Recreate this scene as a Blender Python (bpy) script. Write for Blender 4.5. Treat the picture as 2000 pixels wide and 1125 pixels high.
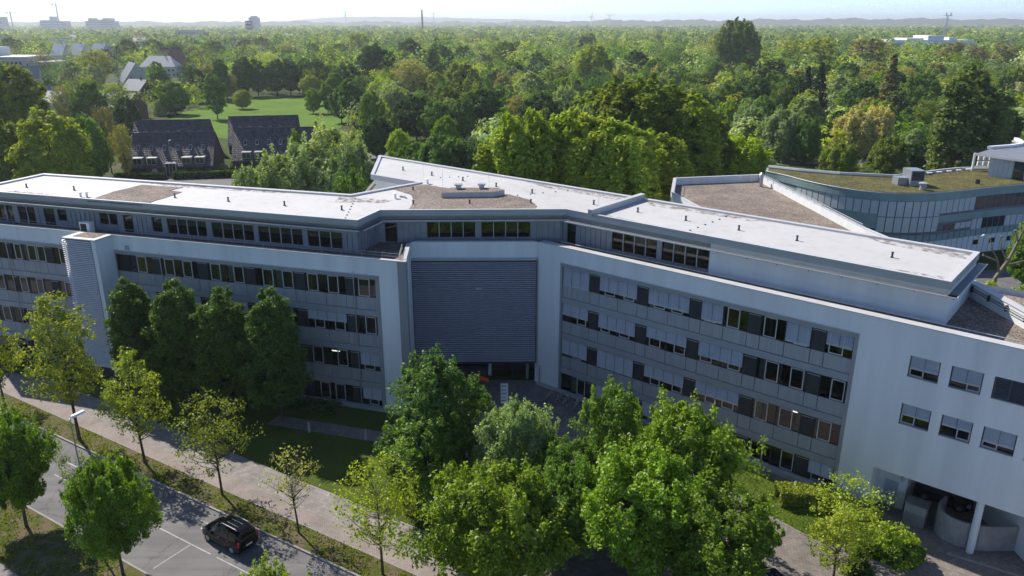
# Aerial view of a white office building with a folded plan, a street in front and a wooded park behind.
import bpy, bmesh, math, random
import numpy as np
from mathutils import Matrix, Vector

for _o in list(bpy.data.objects):
    bpy.data.objects.remove(_o)
SC = bpy.context.scene
COL = SC.collection
R_ = math.radians

# ------------------------------------------------------------------ camera, sky, sun, exposure
SUN_AZ, SUN_EL = -47.0, 43.0            # heading of the light over the ground, height of the sun
cam_d = bpy.data.cameras.new('camera')
cam = bpy.data.objects.new('camera', cam_d)
COL.objects.link(cam)
cam.location = (0, 0, 36.0)
cam.rotation_euler = (R_(90 - 19.034), 0, 0)
cam_d.sensor_width = 36.0
cam_d.lens = 27.0
cam_d.clip_start = 0.5
cam_d.clip_end = 40000
SC.camera = cam

world = bpy.data.worlds.new('World')
SC.world = world
world.use_nodes = True
_n = world.node_tree.nodes
_n.clear()
_out = _n.new('ShaderNodeOutputWorld')
_bg = _n.new('ShaderNodeBackground')
_sky = _n.new('ShaderNodeTexSky')
_sky.sky_type = 'NISHITA'
_sky.sun_disc = False
_sky.sun_elevation = R_(SUN_EL)
_sky.sun_rotation = R_(-43.0)
_sky.altitude = 60
_sky.air_density = 0.42
_sky.dust_density = 0.2
_sky.ozone_density = 3.0
_bg.inputs[1].default_value = 0.14
world.node_tree.links.new(_sky.outputs[0], _bg.inputs[0])
world.node_tree.links.new(_bg.outputs[0], _out.inputs[0])

sun_d = bpy.data.lights.new('sun', 'SUN')
sun = bpy.data.objects.new('sun', sun_d)
COL.objects.link(sun)
sun_d.energy = 3.9
sun_d.angle = R_(0.53)
sun_d.color = (1.0, 0.93, 0.83)
_dir = Vector((math.cos(R_(SUN_AZ)) * math.cos(R_(SUN_EL)), math.sin(R_(SUN_AZ)) * math.cos(R_(SUN_EL)), -math.sin(R_(SUN_EL))))
sun.rotation_euler = _dir.to_track_quat('-Z', 'Y').to_euler()
sun.location = (-60, 60, 120)

SC.view_settings.view_transform = 'Standard'
SC.view_settings.look = 'None'
SC.view_settings.exposure = 0.75
SC.view_settings.gamma = 1.0
SC.view_settings.use_curve_mapping = False
SC.render.engine = 'CYCLES'
cy = SC.cycles
cy.use_denoising = True
cy.use_adaptive_sampling = True
cy.adaptive_threshold = 0.02
cy.max_bounces = 6
cy.diffuse_bounces = 3
cy.glossy_bounces = 3
cy.transmission_bounces = 3
cy.transparent_max_bounces = 8
cy.volume_bounces = 0
cy.sample_clamp_indirect = 6.0
cy.caustics_reflective = False
cy.caustics_refractive = False

# ------------------------------------------------------------------ materials
class NT:
    """small helper round a material's node tree"""
    def __init__(s, name):
        s.m = bpy.data.materials.new(name)
        s.m.use_nodes = True
        s.t = s.m.node_tree
        s.t.nodes.clear()
        s.out = s.t.nodes.new('ShaderNodeOutputMaterial')
    def n(s, kind, **kw):
        nd = s.t.nodes.new('ShaderNode' + kind)
        for k, v in kw.items():
            if k.startswith('i_'):
                nd.inputs[k[2:].replace('_', ' ')].default_value = v
            else:
                setattr(nd, k, v)
        return nd
    def l(s, a, b):
        s.t.links.new(a, b)
    def coords(s, scale=1.0, kind='Object'):
        tc = s.n('TexCoord')
        if kind == 'World':
            g = s.n('NewGeometry')
            src = g.outputs['Position']
        else:
            src = tc.outputs[kind]
        mp = s.n('Mapping')
        mp.inputs['Scale'].default_value = (scale,) * 3 if not isinstance(scale, tuple) else scale
        s.l(src, mp.inputs['Vector'])
        return mp.outputs['Vector']
    def noise(s, vec, scale, detail=4, rough=0.55):
        nz = s.n('TexNoise')
        nz.inputs['Scale'].default_value = scale
        nz.inputs['Detail'].default_value = detail
        nz.inputs['Roughness'].default_value = rough
        s.l(vec, nz.inputs['Vector'])
        return nz.outputs['Fac']
    def ramp(s, fac, stops):
        r = s.n('ValToRGB')
        e = r.color_ramp.elements
        while len(e) < len(stops):
            e.new(0.5)
        for el, (p, c) in zip(e, stops):
            el.position = p
            el.color = (*c, 1) if len(c) == 3 else c
        s.l(fac, r.inputs['Fac'])
        return r.outputs['Color']
    def mix(s, fac, a, b, mode='MIX'):
        mx = s.n('MixRGB', blend_type=mode)
        for sock, v in ((mx.inputs[0], fac), (mx.inputs[1], a), (mx.inputs[2], b)):
            if hasattr(v, 'is_output'):
                s.l(v, sock)
            elif isinstance(v, tuple):
                sock.default_value = (*v, 1) if len(v) == 3 else v
            else:
                sock.default_value = v
        return mx.outputs[0]
    def bump(s, h, strength=0.3, dist=0.02):
        b = s.n('Bump')
        b.inputs['Strength'].default_value = strength
        b.inputs['Distance'].default_value = dist
        s.l(h, b.inputs['Height'])
        return b.outputs[0]
    def bsdf(s, col, rough=0.6, metal=0.0, normal=None, spec=0.5):
        p = s.n('BsdfPrincipled')
        if hasattr(col, 'is_output'):
            s.l(col, p.inputs['Base Color'])
        else:
            p.inputs['Base Color'].default_value = (*col, 1)
        if hasattr(rough, 'is_output'):
            s.l(rough, p.inputs['Roughness'])
        else:
            p.inputs['Roughness'].default_value = rough
        p.inputs['Metallic'].default_value = metal
        p.inputs['Specular IOR Level'].default_value = spec
        if normal is not None:
            s.l(normal, p.inputs['Normal'])
        s.l(p.outputs[0], s.out.inputs[0])
        return p

def worn(name, col, var=0.12, rough=0.6, metal=0.0, scale=1.5, bump=0.0, bscale=40, spec=0.5, streak=False):
    """a paint or metal with faint uneven wear"""
    t = NT(name)
    v = t.coords(1.0, 'World')
    if streak:
        v2 = t.coords((2.2, 2.2, 0.12), 'World')
        f = t.noise(v2, scale, 5)
    else:
        f = t.noise(v, scale, 5)
    lo = tuple(c * (1 - var) for c in col)
    hi = tuple(min(1, c * (1 + var)) for c in col)
    c = t.ramp(f, [(0.3, lo), (0.7, hi)])
    nb = t.bump(t.noise(v, bscale, 3), bump, 0.01) if bump else None
    t.bsdf(c, rough, metal, nb, spec)
    return t.m

M = {}
M['render'] = worn('white_render', (0.72, 0.74, 0.73), 0.08, 0.85, scale=0.35, bump=0.35, bscale=25, streak=True)
M['render_grey'] = worn('grey_render', (0.26, 0.27, 0.27), 0.06, 0.85, scale=0.4, bump=0.3, bscale=25)
M['coping'] = worn('coping_metal', (0.52, 0.52, 0.52), 0.06, 0.45, 0.0, scale=0.8)
M['fascia'] = worn('fascia_metal', (0.40, 0.42, 0.42), 0.06, 0.42, 0.25, scale=0.5)
M['zinc'] = worn('zinc_cladding', (0.30, 0.32, 0.345), 0.10, 0.45, 0.3, scale=0.9)
M['zinc_dark'] = worn('zinc_seam', (0.15, 0.165, 0.19), 0.08, 0.5, 0.3, scale=0.9)
M['spandrel'] = worn('spandrel_board', (0.32, 0.335, 0.34), 0.10, 0.7, scale=1.3, bump=0.15, bscale=60, streak=True)
M['band'] = worn('floor_band_metal', (0.30, 0.32, 0.33), 0.08, 0.5, 0.15, scale=0.7)
M['darkpanel'] = worn('dark_louvre_panel', (0.045, 0.052, 0.06), 0.15, 0.5, scale=2)
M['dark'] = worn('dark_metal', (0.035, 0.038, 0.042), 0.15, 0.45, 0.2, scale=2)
M['alu'] = worn('light_aluminium', (0.56, 0.56, 0.55), 0.07, 0.4, 0.2, scale=2)
M['slat'] = worn('louvre_slat_metal', (0.56, 0.56, 0.62), 0.08, 0.42, 0.1, scale=1.2)
M['slat_sky_sheen'] = worn('sky_sheen_louvre_slat', (0.86, 0.86, 0.88), 0.05, 0.40, 0.1, scale=1.2)  # very pale base colour includes the sky's reflection on the tower slats
M['blind'] = worn('blind_slat', (0.50, 0.52, 0.53), 0.06, 0.45, 0.1, scale=1.1)
M['steel'] = worn('galvanised_steel', (0.42, 0.43, 0.44), 0.15, 0.4, 0.6, scale=6)
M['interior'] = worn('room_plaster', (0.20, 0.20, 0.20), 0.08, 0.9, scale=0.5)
M['curtain'] = worn('curtain_cloth', (0.55, 0.60, 0.52), 0.15, 0.9, scale=3)
M['wood'] = worn('desk_wood', (0.16, 0.12, 0.09), 0.2, 0.5, scale=4)
M['orange'] = worn('orange_sign', (0.75, 0.13, 0.01), 0.05, 0.5, scale=2)
M['white'] = worn('white_paint', (0.78, 0.78, 0.78), 0.04, 0.5, scale=2)
M['blueprint'] = worn('blue_print', (0.05, 0.14, 0.35), 0.05, 0.5, scale=2)
M['bluedoor'] = worn('pale_blue_door', (0.36, 0.42, 0.52), 0.06, 0.5, scale=2)
M['concrete'] = worn('concrete', (0.36, 0.35, 0.33), 0.15, 0.85, scale=1.5, bump=0.3, bscale=30)
M['kerb'] = worn('kerb_stone', (0.27, 0.255, 0.24), 0.2, 0.85, scale=3, bump=0.3, bscale=30)
M['bark'] = worn('bark', (0.075, 0.06, 0.047), 0.35, 0.9, scale=3.5, bump=0.6, bscale=18)
M['bark_pale'] = worn('pale_bark', (0.24, 0.19, 0.14), 0.3, 0.9, scale=3.5, bump=0.5, bscale=18)
M['copper'] = worn('weathered_green_metal', (0.24, 0.33, 0.34), 0.10, 0.55, 0.15, scale=0.5)
M['copper_pale'] = worn('pale_grey_panel', (0.50, 0.54, 0.57), 0.07, 0.5, 0.1, scale=0.6)
M['brickred'] = worn('red_brick', (0.17, 0.075, 0.055), 0.25, 0.85, scale=5)
M['brickdark'] = worn('dark_brick', (0.075, 0.05, 0.045), 0.25, 0.85, scale=5)
M['plaster'] = worn('house_plaster', (0.55, 0.52, 0.47), 0.08, 0.9, scale=0.6)
M['rubber'] = worn('tyre_rubber', (0.02, 0.02, 0.02), 0.2, 0.8, scale=5)
M['far_wall'] = worn('far_concrete', (0.50, 0.50, 0.50), 0.1, 0.8, scale=0.05)
M['rooftile_red'] = worn('red_tiles', (0.20, 0.085, 0.06), 0.25, 0.8, scale=2)
M['roof_light'] = worn('light_grey_tiles', (0.33, 0.34, 0.36), 0.1, 0.5, scale=1)
M['roof_pale_glare'] = worn('pale_glare_roof', (0.62, 0.62, 0.62), 0.06, 0.35, 0.2, scale=0.5)  # pale base colour stands in for sun glare on darker tiles
M['roof_grey'] = worn('grey_slate', (0.20, 0.21, 0.23), 0.15, 0.5, scale=1.5)

def mat_glass():
    t = NT('window_glass')
    fr = t.n('Fresnel')
    fr.inputs['IOR'].default_value = 1.75
    gl = t.n('BsdfGlossy')
    gl.inputs['Roughness'].default_value = 0.015
    gl.inputs['Color'].default_value = (0.92, 0.96, 1, 1)
    tr = t.n('BsdfTransparent')
    tr.inputs['Color'].default_value = (0.50, 0.57, 0.55, 1)
    nz = t.bump(t.noise(t.coords(1.0, 'World'), 0.7, 2), 0.04, 0.05)
    t.l(nz, gl.inputs['Normal'])
    mx = t.n('MixShader')
    t.l(fr.outputs[0], mx.inputs[0])
    t.l(tr.outputs[0], mx.inputs[1])
    t.l(gl.outputs[0], mx.inputs[2])
    t.l(mx.outputs[0], t.out.inputs[0])
    return t.m
M['glass'] = mat_glass()

def mat_darkglass():
    t = NT('far_window_glass')
    t.bsdf((0.03, 0.035, 0.04), 0.06, 0.0, None, 0.8)
    return t.m
M['darkglass'] = mat_darkglass()

def mat_roof():
    t = NT('roof_membrane')
    v = t.coords(1.0, 'World')
    big = t.noise(v, 0.10, 5, 0.6)
    mid = t.noise(v, 0.9, 6, 0.65)
    base = t.ramp(big, [(0.3, (0.485, 0.48, 0.47)), (0.7, (0.55, 0.545, 0.535))])
    stain = t.ramp(mid, [(0.50, (1, 1, 1)), (0.78, (0.84, 0.81, 0.79))])
    c = t.mix(1.0, base, stain, 'MULTIPLY')
    rust = t.ramp(t.noise(v, 0.22, 7, 0.7), [(0.62, (1, 1, 1)), (0.74, (0.80, 0.72, 0.67))])
    c = t.mix(0.8, c, rust, 'MULTIPLY')
    # welded sheet seams every 1.5 m
    mp = t.n('Mapping')
    mp.inputs['Rotation'].default_value = (0, 0, R_(40.3))
    t.l(t.coords(1.0, 'World'), mp.inputs['Vector'])
    wv = t.n('TexWave', wave_type='BANDS', bands_direction='Y', wave_profile='SAW')
    wv.inputs['Scale'].default_value = 0.21
    wv.inputs['Distortion'].default_value = 0.0
    t.l(mp.outputs[0], wv.inputs['Vector'])
    seam = t.ramp(wv.outputs['Fac'], [(0.965, (0, 0, 0)), (0.985, (1, 1, 1))])
    c = t.mix(t.mix(1.0, seam, (0.25, 0.25, 0.25), 'MULTIPLY'), c, (0.45, 0.45, 0.45))
    t.bsdf(c, 0.62, 0, t.bump(t.noise(v, 14, 3), 0.15, 0.01), 0.3)
    return t.m
M['roof'] = mat_roof()

def mat_dirt():
    t = NT('roof_dirt')
    v = t.coords(1.0, 'World')
    f = t.noise(v, 1.3, 7, 0.7)
    a = t.ramp(f, [(0.44, (0, 0, 0)), (0.62, (0.75, 0.75, 0.75))])
    df = t.n('BsdfDiffuse')
    t.l(t.ramp(t.noise(v, 3.0, 4), [(0.3, (0.20, 0.15, 0.12)), (0.7, (0.30, 0.25, 0.22))]), df.inputs['Color'])
    tr = t.n('BsdfTransparent')
    mx = t.n('MixShader')
    t.l(a, mx.inputs[0])
    t.l(tr.outputs[0], mx.inputs[1])
    t.l(df.outputs[0], mx.inputs[2])
    t.l(mx.outputs[0], t.out.inputs[0])
    return t.m
M['dirt'] = mat_dirt()

def mat_gravel(name, a, b, scale=9.0, patch=True):
    t = NT(name)
    v = t.coords(1.0, 'World')
    vo = t.n('TexVoronoi')
    vo.inputs['Scale'].default_value = scale
    t.l(v, vo.inputs['Vector'])
    f = t.ramp(vo.outputs['Color'], [(0.15, a), (0.85, b)])
    big = t.ramp(t.noise(v, 0.35, 5), [(0.35, (0.72, 0.68, 0.66)), (0.7, (1.1, 1.05, 1.0))])
    c = t.mix(1.0, f, big, 'MULTIPLY')
    h = t.n('Math', operation='SUBTRACT')
    h.inputs[0].default_value = 1.0
    t.l(vo.outputs['Distance'], h.inputs[1])
    t.bsdf(c, 0.9, 0, t.bump(h.outputs[0], 0.9, 0.05), 0.2)
    return t.m
M['gravel'] = mat_gravel('roof_gravel', (0.13, 0.115, 0.10), (0.38, 0.33, 0.29))
M['greenroof'] = mat_gravel('sedum_mat', (0.06, 0.075, 0.018), (0.17, 0.15, 0.06), 3.2)

def mat_asphalt():
    t = NT('asphalt')
    v = t.coords(1.0, 'World')
    f = t.noise(v, 0.25, 6, 0.6)
    c = t.ramp(f, [(0.3, (0.145, 0.14, 0.142)), (0.7, (0.19, 0.185, 0.187))])
    g = t.ramp(t.noise(v, 55, 2), [(0.3, (0.82, 0.82, 0.82)), (0.7, (1.15, 1.15, 1.15))])
    c = t.mix(1.0, c, g, 'MULTIPLY')
    # wheel tracks and oil along the lane, joints and cracks
    mp = t.n('Mapping')
    mp.inputs['Rotation'].default_value = (0, 0, R_(31.2))
    mp.inputs['Scale'].default_value = (0.06, 1.0, 1.0)
    t.l(t.coords(1.0, 'World'), mp.inputs['Vector'])
    tr = t.ramp(t.noise(mp.outputs[0], 1.1, 5, 0.6), [(0.42, (0.78, 0.78, 0.79)), (0.62, (1.06, 1.05, 1.04))])
    c = t.mix(0.8, c, tr, 'MULTIPLY')
    vo = t.n('TexVoronoi', feature='DISTANCE_TO_EDGE')
    vo.inputs['Scale'].default_value = 0.16
    ds = t.n('Mapping')
    t.l(t.coords(1.0, 'World'), ds.inputs['Vector'])
    nz = t.n('TexNoise')
    nz.inputs['Scale'].default_value = 0.8
    nz.inputs['Detail'].default_value = 5
    t.l(ds.outputs[0], nz.inputs['Vector'])
    va = t.n('VectorMath', operation='MULTIPLY_ADD')
    t.l(nz.outputs['Color'], va.inputs[0])
    va.inputs[1].default_value = (2.0, 2.0, 2.0)
    t.l(ds.outputs[0], va.inputs[2])
    t.l(va.outputs[0], vo.inputs['Vector'])
    cr = t.ramp(vo.outputs['Distance'], [(0.0, (0.55, 0.55, 0.55)), (0.012, (1, 1, 1))])
    c = t.mix(0.7, c, cr, 'MULTIPLY')
    t.bsdf(c, 0.85, 0, t.bump(t.noise(v, 70, 2), 0.4, 0.006), 0.3)
    return t.m
M['asphalt'] = mat_asphalt()

def mat_paver(name, a, b, sx, sy, rot, mortar):
    t = NT(name)
    mp = t.n('Mapping')
    mp.inputs['Rotation'].default_value = (0, 0, R_(rot))
    t.l(t.coords(1.0, 'World'), mp.inputs['Vector'])
    br = t.n('TexBrick')
    br.inputs['Scale'].default_value = 1.0
    br.inputs['Brick Width'].default_value = sx
    br.inputs['Row Height'].default_value = sy
    br.inputs['Mortar Size'].default_value = 0.008
    br.inputs['Color1'].default_value = (*a, 1)
    br.inputs['Color2'].default_value = (*b, 1)
    br.inputs['Mortar'].default_value = (*mortar, 1)
    br.inputs['Bias'].default_value = 0.0
    t.l(mp.outputs[0], br.inputs['Vector'])
    big = t.ramp(t.noise(t.coords(1.0, 'World'), 0.5, 6, 0.65), [(0.3, (0.72, 0.72, 0.72)), (0.7, (1.12, 1.1, 1.08))])
    c = t.mix(1.0, br.outputs['Color'], big, 'MULTIPLY')
    h = t.n('Math', operation='SUBTRACT')
    h.inputs[0].default_value = 1.0
    t.l(br.outputs['Fac'], h.inputs[1])
    t.bsdf(c, 0.85, 0, t.bump(h.outputs[0], 0.5, 0.01), 0.3)
    return t.m
M['paver_pink'] = mat_paver('pink_pavers', (0.285, 0.247, 0.226), (0.335, 0.295, 0.275), 0.22, 0.11, 31.2, (0.16, 0.12, 0.10))
M['paver_grey'] = mat_paver('grey_slabs', (0.235, 0.215, 0.20), (0.30, 0.28, 0.265), 0.42, 0.32, 31.2, (0.13, 0.12, 0.11))
M['paver_court'] = mat_paver('court_setts', (0.185, 0.165, 0.155), (0.26, 0.23, 0.21), 0.26, 0.26, 40.3, (0.11, 0.10, 0.09))

def mat_grass(name, cols, soil, soil_at=0.62, scale=0.6):
    t = NT(name)
    v = t.coords(1.0, 'World')
    c = t.mix(0.5, t.ramp(t.noise(v, 0.18, 5), [(0.3, cols[0]), (0.7, cols[1])]), t.ramp(t.noise(v, 0.05, 6, 0.7), [(0.35, tuple(q * .7 for q in cols[0])), (0.65, tuple(q * 1.15 for q in cols[1]))]))
    f = t.ramp(t.noise(v, 9, 4, 0.7), [(0.3, (0.55, 0.6, 0.5)), (0.7, (1.3, 1.3, 1.2))])
    c = t.mix(1.0, c, f, 'MULTIPLY')
    s = t.ramp(t.noise(v, scale, 6, 0.68), [(soil_at - 0.06, (0, 0, 0)), (soil_at + 0.06, (1, 1, 1))])
    c = t.mix(s, c, soil)
    t.bsdf(c, 0.95, 0, t.bump(t.noise(v, 22, 3), 0.8, 0.05), 0.15)
    return t.m
M['lawn'] = mat_grass('lawn_grass', ((0.055, 0.085, 0.014), (0.10, 0.135, 0.022)), (0.12, 0.10, 0.06), 0.72)
M['verge'] = mat_grass('verge_grass', ((0.07, 0.085, 0.018), (0.115, 0.125, 0.028)), (0.15, 0.115, 0.075), 0.50, 0.9)
M['meadow'] = mat_grass('meadow_grass', ((0.085, 0.17, 0.010), (0.125, 0.215, 0.016)), (0.13, 0.14, 0.04), 0.72, 0.15)
M['ground'] = mat_grass('park_ground', ((0.035, 0.06, 0.014), (0.065, 0.085, 0.02)), (0.10, 0.085, 0.05), 0.62, 0.05)

def mat_roadpaint():
    t = NT('road_paint')
    v = t.coords(1.0, 'World')
    c = t.ramp(t.noise(v, 9, 5, 0.7), [(0.38, (0.22, 0.22, 0.22)), (0.66, (0.50, 0.50, 0.49))])
    t.bsdf(c, 0.7)
    return t.m
M['paint'] = mat_roadpaint()

def mat_leaf(name, source='object', through=1.0, spread=1.0, gloss=0.025, gain=1.0):
    """leaves: colour of the tree times a little variation from leaf to leaf; some light shines through"""
    t = NT(name)
    g = t.n('NewGeometry')
    tint = t.n('VertexColor', layer_name='tint').outputs['Color'] if source == 'vertex' else t.n('ObjectInfo').outputs['Color']
    rnd = g.outputs['Random Per Island']
    def k(v, base=(1.25, 1.25, 1.15)):
        return tuple((b_ + (a_ - b_) * spread) * gain for a_, b_ in zip(v, base))
    var = t.ramp(rnd, [(0.0, k((0.70, 0.78, 0.68))), (0.5, k((1.2, 1.22, 1.1))), (0.85, k((1.6, 1.52, 1.25))), (1.0, k((2.0, 1.85, 1.3)))])
    c = t.mix(1.0, tint, var, 'MULTIPLY')
    df = t.n('BsdfDiffuse')
    t.l(c, df.inputs['Color'])
    tl = t.n('BsdfTranslucent')
    ty = t.mix(1.0, c, (1.0 * through, 1.05 * through, 0.26 * through), 'MULTIPLY')
    t.l(ty, tl.inputs['Color'])
    mx = t.n('AddShader')
    t.l(df.outputs[0], mx.inputs[0])
    t.l(tl.outputs[0], mx.inputs[1])
    last = mx.outputs[0]
    if gloss:
        gl = t.n('BsdfGlossy')
        gl.inputs['Roughness'].default_value = 0.45
        m2 = t.n('MixShader')
        m2.inputs[0].default_value = gloss
        t.l(last, m2.inputs[1])
        t.l(gl.outputs[0], m2.inputs[2])
        last = m2.outputs[0]
    t.l(last, t.out.inputs[0])
    return t.m
M['leaf'] = mat_leaf('leaf', 'object', 0.9, 1.0)
M['leafm'] = mat_leaf('park_leaf', 'object', 0.65, 0.8, 0.01, 1.22)
M['leafv'] = mat_leaf('far_leaf', 'vertex', 0.6, 0.5, 0.0, 1.45)

def mat_tiles(name, a, b):
    t = NT(name)
    tc = t.n('TexCoord')
    br = t.n('TexBrick')
    br.inputs['Scale'].default_value = 1.0
    br.inputs['Brick Width'].default_value = 0.45
    br.inputs['Row Height'].default_value = 0.6
    br.inputs['Mortar Size'].default_value = 0.08
    br.inputs['Mortar Smooth'].default_value = 0.6
    br.inputs['Color1'].default_value = (*a, 1)
    br.inputs['Color2'].default_value = (*b, 1)
    br.inputs['Mortar'].default_value = (0.008, 0.007, 0.008, 1)
    t.l(tc.outputs['UV'], br.inputs['Vector'])
    h = t.n('Math', operation='SUBTRACT')
    h.inputs[0].default_value = 1.0
    t.l(br.outputs['Fac'], h.inputs[1])
    t.bsdf(br.outputs['Color'], 0.42, 0, t.bump(h.outputs[0], 0.9, 0.06), 0.5)
    return t.m
M['tiles_dark'] = mat_tiles('dark_glazed_tiles', (0.07, 0.058, 0.064), (0.18, 0.148, 0.155))

def mat_car(name, col):
    t = NT(name)
    p = t.bsdf(col, 0.12, 0.0, None, 0.2)
    p.inputs['Coat Weight'].default_value = 0.12
    p.inputs['Coat Roughness'].default_value = 0.03
    return t.m
M['carblack'] = mat_car('black_car_paint', (0.004, 0.004, 0.005))
M['cargrey'] = mat_car('grey_car_paint', (0.16, 0.165, 0.17))
M['carsilver'] = mat_car('silver_car_paint', (0.45, 0.46, 0.47))
M['carwhite'] = mat_car('white_car_paint', (0.70, 0.70, 0.70))
M['cardark'] = mat_car('dark_car_paint', (0.02, 0.022, 0.03))
M['redlamp'] = worn('red_lamp_lens', (0.5, 0.02, 0.02), 0.1, 0.15, scale=5)

def mat_emit(name, col, s):
    t = NT(name)
    e = t.n('Emission')
    e.inputs['Color'].default_value = (*col, 1)
    e.inputs['Strength'].default_value = s
    t.l(e.outputs[0], t.out.inputs[0])
    return t.m
M['tube'] = mat_emit('lit_tube_lamp', (1.0, 0.9, 0.75), 1.6)

# ------------------------------------------------------------------ building blocks
class MB:
    """collects faces and makes ONE mesh from them"""
    def __init__(s):
        s.v, s.f, s.uv, s.mi = [], [], {}, []
    def face(s, pts, mi=0):
        i = len(s.v)
        s.v += [tuple(p) for p in pts]
        s.f.append(tuple(range(i, i + len(pts))))
        s.mi.append(mi)
    def hexa(s, p, mi=0):
        """eight corners: bottom four anticlockwise, then top four"""
        i = len(s.v)
        s.v += [tuple(q) for q in p]
        for q in ((3, 2, 1, 0), (4, 5, 6, 7), (0, 1, 5, 4), (1, 2, 6, 5), (2, 3, 7, 6), (3, 0, 4, 7)):
            s.f.append(tuple(i + k for k in q))
            s.mi.append(mi)
    def box(s, x0, x1, y0, y1, z0, z1, mi=0):
        s.hexa([(x0, y0, z0), (x1, y0, z0), (x1, y1, z0), (x0, y1, z0), (x0, y0, z1), (x1, y0, z1), (x1, y1, z1), (x0, y1, z1)], mi)
    def prism(s, poly, z0, z1, mi=0, mi_top=None, bottom=True):
        n = len(poly)
        zz0 = z0 if callable(z0) else (lambda x, y: z0)
        zz1 = z1 if callable(z1) else (lambda x, y: z1)
        i = len(s.v)
        s.v += [(x, y, zz0(x, y)) for x, y in poly] + [(x, y, zz1(x, y)) for x, y in poly]
        s.f.append(tuple(range(i + n, i + 2 * n)))
        s.mi.append(mi if mi_top is None else mi_top)
        if bottom:
            s.f.append(tuple(range(i + n - 1, i - 1, -1)))
            s.mi.append(mi)
        for k in range(n):
            j = (k + 1) % n
            s.f.append((i + k, i + j, i + n + j, i + n + k))
            s.mi.append(mi)
    def tube(s, path, r, n=6, caps=True, mi=0):
        """tube along a path; r a number or one per point"""
        P = [Vector(p) for p in path]
        rr = r if hasattr(r, '__len__') else [r] * len(P)
        base = len(s.v)
        up = Vector((0, 0, 1))
        for k, p in enumerate(P):
            d = (P[min(k + 1, len(P) - 1)] - P[max(k - 1, 0)]).normalized()
            a = d.cross(up)
            if a.length < 1e-3:
                a = d.cross(Vector((1, 0, 0)))
            a.normalize()
            b = d.cross(a)
            for q in range(n):
                t = 2 * math.pi * q / n
                s.v.append(tuple(p + a * math.cos(t) * rr[k] + b * math.sin(t) * rr[k]))
        for k in range(len(P) - 1):
            for q in range(n):
                q2 = (q + 1) % n
                s.f.append((base + k * n + q, base + k * n + q2, base + (k + 1) * n + q2, base + (k + 1) * n + q))
                s.mi.append(mi)
        if caps:
            s.f.append(tuple(base + q for q in range(n)))
            s.f.append(tuple(base + (len(P) - 1) * n + q for q in range(n - 1, -1, -1)))
            s.mi += [mi, mi]
    def mesh(s, name, mats):
        me = bpy.data.meshes.new(name)
        me.from_pydata(s.v, [], s.f)
        for m in (mats if isinstance(mats, (list, tuple)) else [mats]):
            me.materials.append(M[m] if isinstance(m, str) else m)
        if any(s.mi):
            me.polygons.foreach_set('material_index', s.mi)
        me.update()
        return me

WM = {}                                    # world matrix of every object made here
I4 = Matrix.Identity(4)

def put(name, data, parent=None, mat=I4, label=None, cat=None, group=None, kind=None):
    o = bpy.data.objects.new(name, data)
    COL.objects.link(o)
    W = mat.copy()
    WM[o.name] = W
    if parent is not None:
        o.parent = parent
        o.matrix_basis = WM[parent.name].inverted() @ W
    else:
        o.matrix_basis = W
    if label:
        o['label'] = label
    if cat:
        o['category'] = cat
    if group:
        o['group'] = group
    if kind:
        o['kind'] = kind
    return o

def empty(name, loc, label, cat, group=None, rz=0.0):
    o = put(name, None, None, Matrix.Translation(loc) @ Matrix.Rotation(rz, 4, 'Z'), label, cat, group)
    o.empty_display_size = 0.5
    return o

def add(mb, name, mats, parent=None, **kw):
    """mesh in world coordinates, hung under its thing or part"""
    return put(name, mb.mesh(name, mats), parent, I4, **kw)

class Frame:
    """a facade: s runs along it, off goes into the building, z up"""
    def __init__(s, x, y, deg):
        s.o = Vector((x, y, 0))
        s.deg = deg
        s.d = Vector((math.cos(R_(deg)), math.sin(R_(deg)), 0))
        s.n = Vector((-s.d.y, s.d.x, 0))
    def pt(s, a, off=0.0, z=0.0):
        p = s.o + s.d * a + s.n * off
        return (p.x, p.y, z)
    def xy(s, a, off=0.0):
        return s.pt(a, off)[:2]
    def mat(s, a, off=0.0, z=0.0):
        return Matrix.Translation(s.pt(a, off, z)) @ Matrix.Rotation(R_(s.deg), 4, 'Z')
    def box(s, mb, a0, a1, o0, o1, z0, z1, mi=0):
        q = [(a0, o0), (a1, o0), (a1, o1), (a0, o1)]
        mb.hexa([s.pt(a, b, z0) for a, b in q] + [s.pt(a, b, z1) for a, b in q], mi)

MESHES = {}
def shared(key, maker):
    if key not in MESHES:
        MESHES[key] = maker()
    return MESHES[key]

def boxmesh(name, w, d, h, mat):
    def mk():
        mb = MB()
        mb.box(0, w, 0, d, 0, h)
        return mb.mesh(name, mat)
    return shared((name, round(w, 3), round(d, 3), round(h, 3), mat), mk)

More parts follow.
